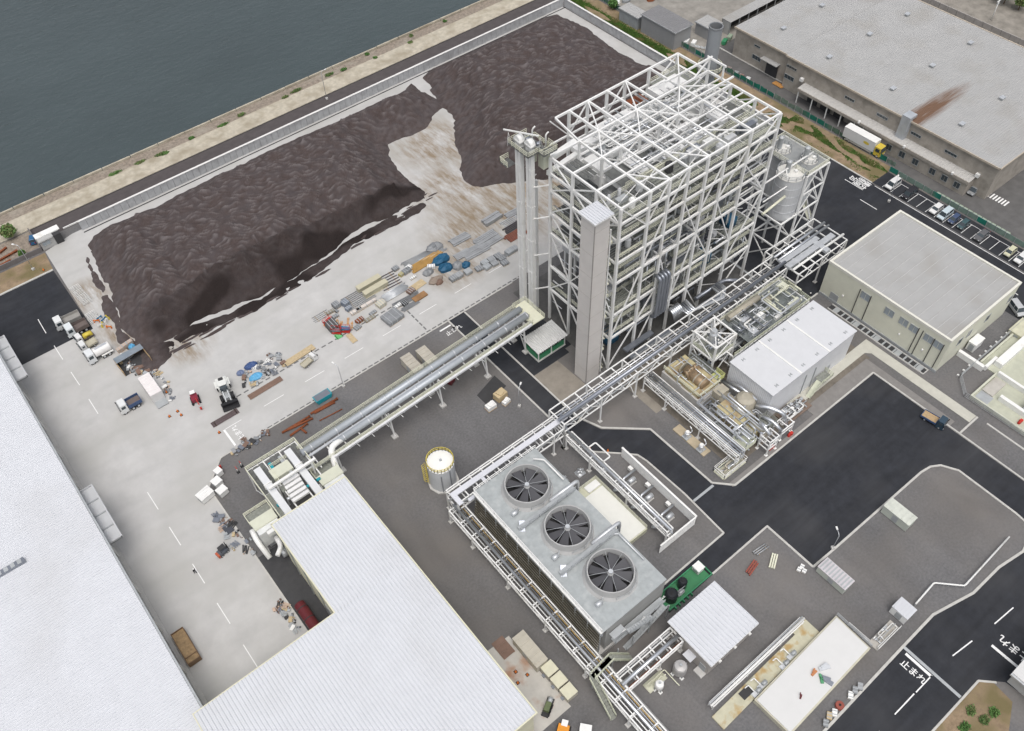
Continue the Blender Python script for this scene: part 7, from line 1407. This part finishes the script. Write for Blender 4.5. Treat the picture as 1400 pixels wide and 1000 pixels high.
t = thing('hose_reel', 'red hose reel on the gravel beside the treatment slab', 'hose reel', (*(67.18,5.29),.05)); part('drum', MB().lathe((0,0),[(.7,0),(.7,.15),(.4,.15),(.4,.5),(.7,.5),(.7,.65)],18), M('dull_red'), t); part('hub', MB().lathe((0,0),[(.2,.65),(.2,.75)],8), BLACK, t)
for i, p in enumerate([(71.10,5.26),(72.23,5.10),(69.87,5.19),(65.61,5.08),(64.61,5.31),(63.24,4.96)]): crate(['grey tool crate nearest the treatment slab kerb','grey tool crate beside the road kerb','white tool crate by the kerb','white sack bundle beside the hose reel','long tan crate at the bottom edge','grey crate at the bottom edge by the hose reel'][i], p, 1.2, .8, .6, [GSC,GRYS,WHITE,WHITE,PLY,GSC][i], .6, slats=2)
# small fenced huts / tanks near the transfer station
for i, (p, sx, sy, lb) in enumerate((((8.42,109.09),1.6,1.6,'white cube tank by the yard edge'),((8.27,106.64),1.8,1.5,'white water tank with sloping lid beside the cube tank'),((5.35,108.01),2.8,2.0,'pale grey crate with three lids at the yard edge'),((9.74,111.04),1.2,1.3,'white cabinet behind a red panel at the yard edge'))): cabinet('plastic_tank', lb, 'tank', (*p,.03), sx, sy, 1.4, WHITE, WHITE, 3 if i == 2 else 0, rz=.2)
solo('red_signboard', MB().obox((*(10.35,112.10),.5),(.9,.2,1.0),.3), RED, 'red board beside the white cabinet at the yard edge', 'board')

# ================================================================ VEGETATION, FENCES, FAR THINGS
LEAF = [M('leaf_%d' % i, c, .8, var=.25, scale=3) for i, c in enumerate(((.075,.16,.045),(.1,.2,.055),(.13,.22,.07),(.17,.19,.08)))]
def leafy(name, mb_n, rx, ry, rz_, zc, mats, seed, sz=.35):
    q = random.Random(seed); out = []
    for k in range(mb_n):
        while True:
            u = Vector((q.uniform(-1,1),q.uniform(-1,1),q.uniform(-1,1)))
            if .25 < u.length < 1: break
        u = u*(.75+.35*NZ.noise(u*2.2+Vector((seed,0,0)))); c = Vector((u.x*rx,u.y*ry,zc+u.z*rz_)); n1 = Vector((q.uniform(-1,1),q.uniform(-1,1),q.uniform(.1,1))).normalized(); a = n1.orthogonal().normalized(); b = n1.cross(a); s = sz*q.uniform(.5,1.2)
        out.append((c+a*s,c+b*s*.6,c-a*s,c-b*s*.6))
    return out
def plant(name, label, cat, loc, rx, ry, rz_, n, seed, trunk=0.0, sz=.35, group=None):
    t = thing(name, label, cat, loc, 0, group); zc = trunk+rz_*.8
    if trunk > 0:
        tm = MB().lathe((0,0),[(.22,0),(.14,trunk),(.06,zc)],8)
        for k in range(5): a = k*1.256+seed; tm.beam((0,0,trunk*.8),(rx*.6*math.cos(a),ry*.6*math.sin(a),zc+rz_*.3),.08)
        part('trunk', tm, M('bark', (.12,.09,.06), .9), t)
    for j in range(2):
        mb = MB()
        for qd in leafy(name, n//2, rx, ry, rz_, zc, None, seed+j*17, sz):
            o = len(mb.v); mb.v += [tuple(v) for v in qd]; mb.f.append((o,o+1,o+2,o+3))
        part('crown' if trunk else 'foliage', mb, LEAF[(seed+j) % 4], t)
    return t
QB = [(31.98,214.39),(39.04,214.32),(44.78,213.86),(54.39,214.82),(63.85,214.45),(83.79,214.43),(87.86,215.16),(113.90,218.99),(114.66,214.08),(127.46,213.91),(129.75,216.81),(142.57,216.65),(45.78,210.49),(70.06,215.32),(99.44,215.78),(104.15,215.15)]
for i, p in enumerate(QB):
    lb = ['wide low green bush on the quay rubble nearest the hut','bright green weed patch on the quay, second from the hut','tall green weed clump on the quay apron','green bush against the quay parapet above the long heap','yellowish weeds along the quay strip','green tuft beside the quay lamp post','dry yellow-green weeds near the quay lamp post','small tuft on the parapet in mid quay','round bush on the rubble strip in mid quay','bright round bush on the apron near the heap gap','tuft on the parapet above the bright round bush','last small tuft towards the top of the quay','flat creeping weed on the apron joint','thin weeds beside the parapet','trailing weeds on the rubble strip','short dry tuft on the rubble strip'][i]
    plant('quay_bush', lb, 'bush', (p[0],min(max(p[1],213.4),217.4)), [2.6,2.2,2.4,1.2,2.4,1.5,2.4,.9,.9,1.2,.8,.8,1.6,1.6,2,1.4][i], .9, .32, 420, i+1, 0, .2, 'bushes on the quay')
for i, (lb, p, r, h, tr) in enumerate((('leafy green tree beside the quay hut at the left edge',(1.78,207.96),2.2,1.6,1.0),('small shrub near the rusty sections at the left edge',(1.71,199.43),.9,.7,.3),('large green tree in the top right corner',(278.89,107.92),3.6,3.2,2.2),('smaller green tree left of the large corner tree',(279.11,113.64),2.6,2.4,1.5),('yellow-green tree at the right border',(279.10,103.08),2.6,2.2,1.5),('dark green tree beyond the corner wall',(287.36,107.38),3,2.6,2),('bushy tree beside the small pale-roofed shed',(187.15,187.08),1.8,1.4,.6))): plant('broadleaf_tree', lb, 'tree', p, r, r, h, 1500, 30+i*3, tr, .42)
for i in range(22): plant('hedge_shrub', 'dark shrub in the hedge behind the old factory roof', 'shrub', (246.3+rnd.uniform(-.3,.3),66+2.9*i), .8, 1.3, .9, 160, 60+i, 0, .35, 'hedge shrubs behind the factory')
for i, (p, lb) in enumerate((((82.85,-8.55),'green weeds at the kerb in the soil corner'),((83.16,-10.73),'largest green weed patch in the soil corner'),((79.76,-9.39),'leafy weeds at the bottom edge of the soil corner'),((85.33,-11.04),'weeds beside the gatehouse gutter'))): plant('weed_patch', lb, 'weeds', p, 1.3, 1.0, .35, 260, 90+i, 0, .22)
# grass strip
gm = MB(); q = random.Random(3)
for k in range(26000):
    y = q.uniform(112,200); x = q.gauss(181.3,1.0)
    if not 178.9 < x < 184 or NZ.noise((x*.4,y*.12,0)) < -.25 + (.35 if y < 118 else 0): continue
    s = q.uniform(.12,.3); a = q.uniform(0,3.14); o = len(gm.v); z = q.uniform(.15,.4)
    gm.v += [(x-s*math.cos(a),y-s*math.sin(a),.02),(x+s*math.cos(a),y+s*math.sin(a),.02),(x+s*.4*math.sin(a),y+s*.4*math.cos(a),z)]; gm.f.append((o,o+1,o+2))
for k in range(9000):
    y = q.uniform(82,113); x = q.gauss(183.6,1.5)
    if not 179.2 < x < 187 or NZ.noise((x*.5,y*.2,4)) < .02: continue
    s = q.uniform(.12,.28); a = q.uniform(0,3.14); o = len(gm.v); z = q.uniform(.15,.35)
    gm.v += [(x-s*math.cos(a),y-s*math.sin(a),.02),(x+s*math.cos(a),y+s*math.sin(a),.02),(x+s*.4*math.sin(a),y+s*.4*math.cos(a),z)]; gm.f.append((o,o+1,o+2))
g_ = part('grass', gm, M('grass_green', (.09,.17,.035), .9, var=.3, scale=.4, dirt=(.22,.19,.08), dscale=.25, dlo=.5, dhi=.65), None); g_['kind'] = 'stuff'; g_['label'] = 'green grass strip beside the retaining wall'; g_['category'] = 'grass'
# green net fence
t = thing('net_fence', 'long green net fence along the eastern boundary', 'fence', (187.6,120)); NET = M('green_net', (.02,.2,.15), .7, var=.25, scale=.4, dirt=(.12,.2,.15), dscale=.12, dlo=.5, dhi=.6); NETL = M('pale_net', (.2,.28,.24), .7, var=.2)
for k in range(46):
    y = 197-2.5*k; lo = rnd.uniform(-.2,.1); mt = NET if NZ.noise((y*.08,0,2)) > -.15 else NETL; part('post', MB().box(187.45,y-.05,0,187.55,y+.05,1.9), GALV, t, True)
    mb = MB(); n = 5
    for a in range(n+1):
        for z in (.1,1.7+lo+rnd.uniform(-.1,.1)): mb.v += [(187.6+rnd.uniform(-.12,.12)+.25*(z < 1),y-2.5*a/n,z)]
    mb.f += [(2*a,2*a+2,2*a+3,2*a+1) for a in range(n)]; part('net_panel', mb, mt, t, True)
t = thing('net_fence', 'pale green net fence between the parking bays and the neighbouring lane', 'fence', (185.6,50))
for k in range(40):
    y = 82-2.5*k; part('post', MB().box(185.35,y-.05,0,185.45,y+.05,1.6), GALV, t, True); part('net_panel', MB().box(185.5,y-2.45,.1,185.54,y,1.5), NETL if k % 5 else NET, t, True)
for k in range(30): crate('pale green covered block in the row behind the parking bays', (186.8,68.5-1.05*k*1.2), 1.0, 1.05, .5, M('green_cover', (.3,.37,.28), .7, var=.1), 0, 'covered_block', 'block', 'covered blocks behind the parking bays', 1) if k < 16 else None
for i, p in enumerate([(188.85,139.88),(188.76,136.98),(188.75,135.02),(189.05,132.80)]): crate('rusty pallet of scrap on the road side of the green net', p, 1.5, 1.2, .7, [BROWN,GRYS,RUST,WHITE][i], .3, 'scrap_pallet', 'pallet', 'scrap pallets by the green net')
plate('orange slatted pallet stack by the old factory door', (193.62,125.38), 3.4, 1.6, M('orange_pallet', (.5,.25,.08), .8), 1.57, .3, 'pallet_stack', 'pallets', 6)
for i, p in enumerate([(198.20,150.14),(201.13,150.76),(190.79,155.70),(189.74,157.71)]): crate(['green covered crate beside the chimney, lower','green covered crate beside the chimney, upper','stack of white frames by the grey shed','white machine at the grey shed corner'][i], p, 2.2, 1.2, 1.2, [GREEN,M('green_cover'),WHITE,WHITE][i], .4, slats=4)
for i, p in enumerate([(190.77,153.59),(191.30,152.59),(190.41,154.44),(191.82,151.60)]): crate('white slatted crate in the row behind the boiler tower', p, .7, 1.3, .5, WHITE, 0, group='white crates behind the boiler tower')
# yard wall of the old quarter, power pylon, far houses
t = thing('block_wall', 'long grey concrete block wall along the far road', 'wall', (261,100)); bw = MB().box(-.15,-1.45,0,.15,1.45,2.2).mesh('panel'); bw.materials.append(M('far_wall', (.36,.34,.32), .85, var=.15))
for k in range(40): o = link('panel', bw, None, t, True); o.location = (261.5,40+3*k,0)
t = thing('utility_pole', 'white lattice utility pole on the far road in the top right corner', 'pole', (*(267.88,105.23),0)); part('pole', MB().tube([(0,0,0),(0,0,7)],.16,6), WHITE, t); part('crossarm', MB().box(-1.2,-.08,6.2,1.2,.08,6.4), WHITE, t); part('crossarm', MB().box(-.8,-.08,5.2,.8,.08,5.35), GALV, t)
for i, (x, y, sx, sy, h, m, lb) in enumerate(((272,86,9,8,5,WHITE,'white-walled house at the top right edge'),(276,72,8,7,5.5,WALLC,'cream house right of the white-walled house'),(284,100,10,9,6,WALLG,'grey house beyond the corner trees'),(292,84,9,9,6,WHITE,'white house farthest in the top right corner'))):
    t = building('house', lb, x, y, x+sx, y+sy, h, m, 'house'); r = MB(); r.v += [(x-.5,y-.5,h),(x+sx+.5,y-.5,h),(x+sx+.5,y+sy+.5,h),(x-.5,y+sy+.5,h),(x-.5,y+sy/2,h+2),(x+sx+.5,y+sy/2,h+2)]; r.f += [(0,1,5,4),(2,3,4,5),(3,0,4),(1,2,5)]; part('roof', r, [M('house_roof', (.4,.36,.34), .8, var=.1),DG][i % 2], t, True); window(t,'x',x,y+2,y+3.6,2,3.4); window(t,'x',x,y+4.6,y+6,2,3.4)
# rusty sections and wall at the left edge
for i, (a, b) in enumerate(zip([(-2.57,203.79),(-3.45,201.19),(-3.79,199.16)],[(-0.45,204.69),(1.29,201.82),(-1.15,199.54)])): d = Vector((b[0]-a[0],b[1]-a[1],0)); t = thing('rusty_section', ['rusty steel section nearest the tree at the left edge','longest rusty steel section at the left edge','rusty steel section beside the left boundary wall'][i], 'steel section', (*a,.03)); part('web', MB().beam((0,0,.3),tuple(d+Vector((0,0,.3))),.12,.5), RUST, t); part('flange', MB().beam((0,0,.56),tuple(d+Vector((0,0,.56))),.5,.06), RUST, t)
solo('boundary_wall', MB().box(-60,197.7,0,6.0,198.0,1.4).box(5.9,198.0,0,6.2,207,1.2), M('dark_wall', (.17,.16,.16), .9), 'dark low boundary wall behind the soil verge', 'wall')
for i, p in enumerate([(190.26,189.05),(193.30,187.52),(199.80,182.86),(202.48,182.26)]): tarp(['white plastic heap by the small shed','scrap heap behind the sheds, left','scrap heap behind the sheds, middle','scrap heap behind the sheds, right'][i], p, (1.6,1.2), 1.2, [WHITE,GSC,RUST,GALV][i], 40+i)


# things that look alike: say which one, counted across the picture from the left
ORD = ['first','second','third','fourth','fifth','sixth','seventh','eighth','ninth','tenth','eleventh','twelfth','thirteenth','fourteenth','fifteenth','sixteenth','seventeenth','eighteenth','nineteenth','twentieth','twenty-first','twenty-second','twenty-third','twenty-fourth']
bpy.context.view_layer.update()
same = {}
for o in list(SC.objects):
    if o.parent is None and o.get('label') and o.get('category'): same.setdefault(o['label'], []).append(o)
inv = camo.matrix_world.inverted()
for lb, os_ in same.items():
    if len(os_) > 1:
        def sx(o):
            v = inv @ o.matrix_world.translation; return v.x/-v.z
        for i, o in enumerate(sorted(os_, key=sx)):
            if len(lb.split()) <= 12 and i < len(ORD): o['label'] = '%s, %s from the left' % (lb, ORD[i])
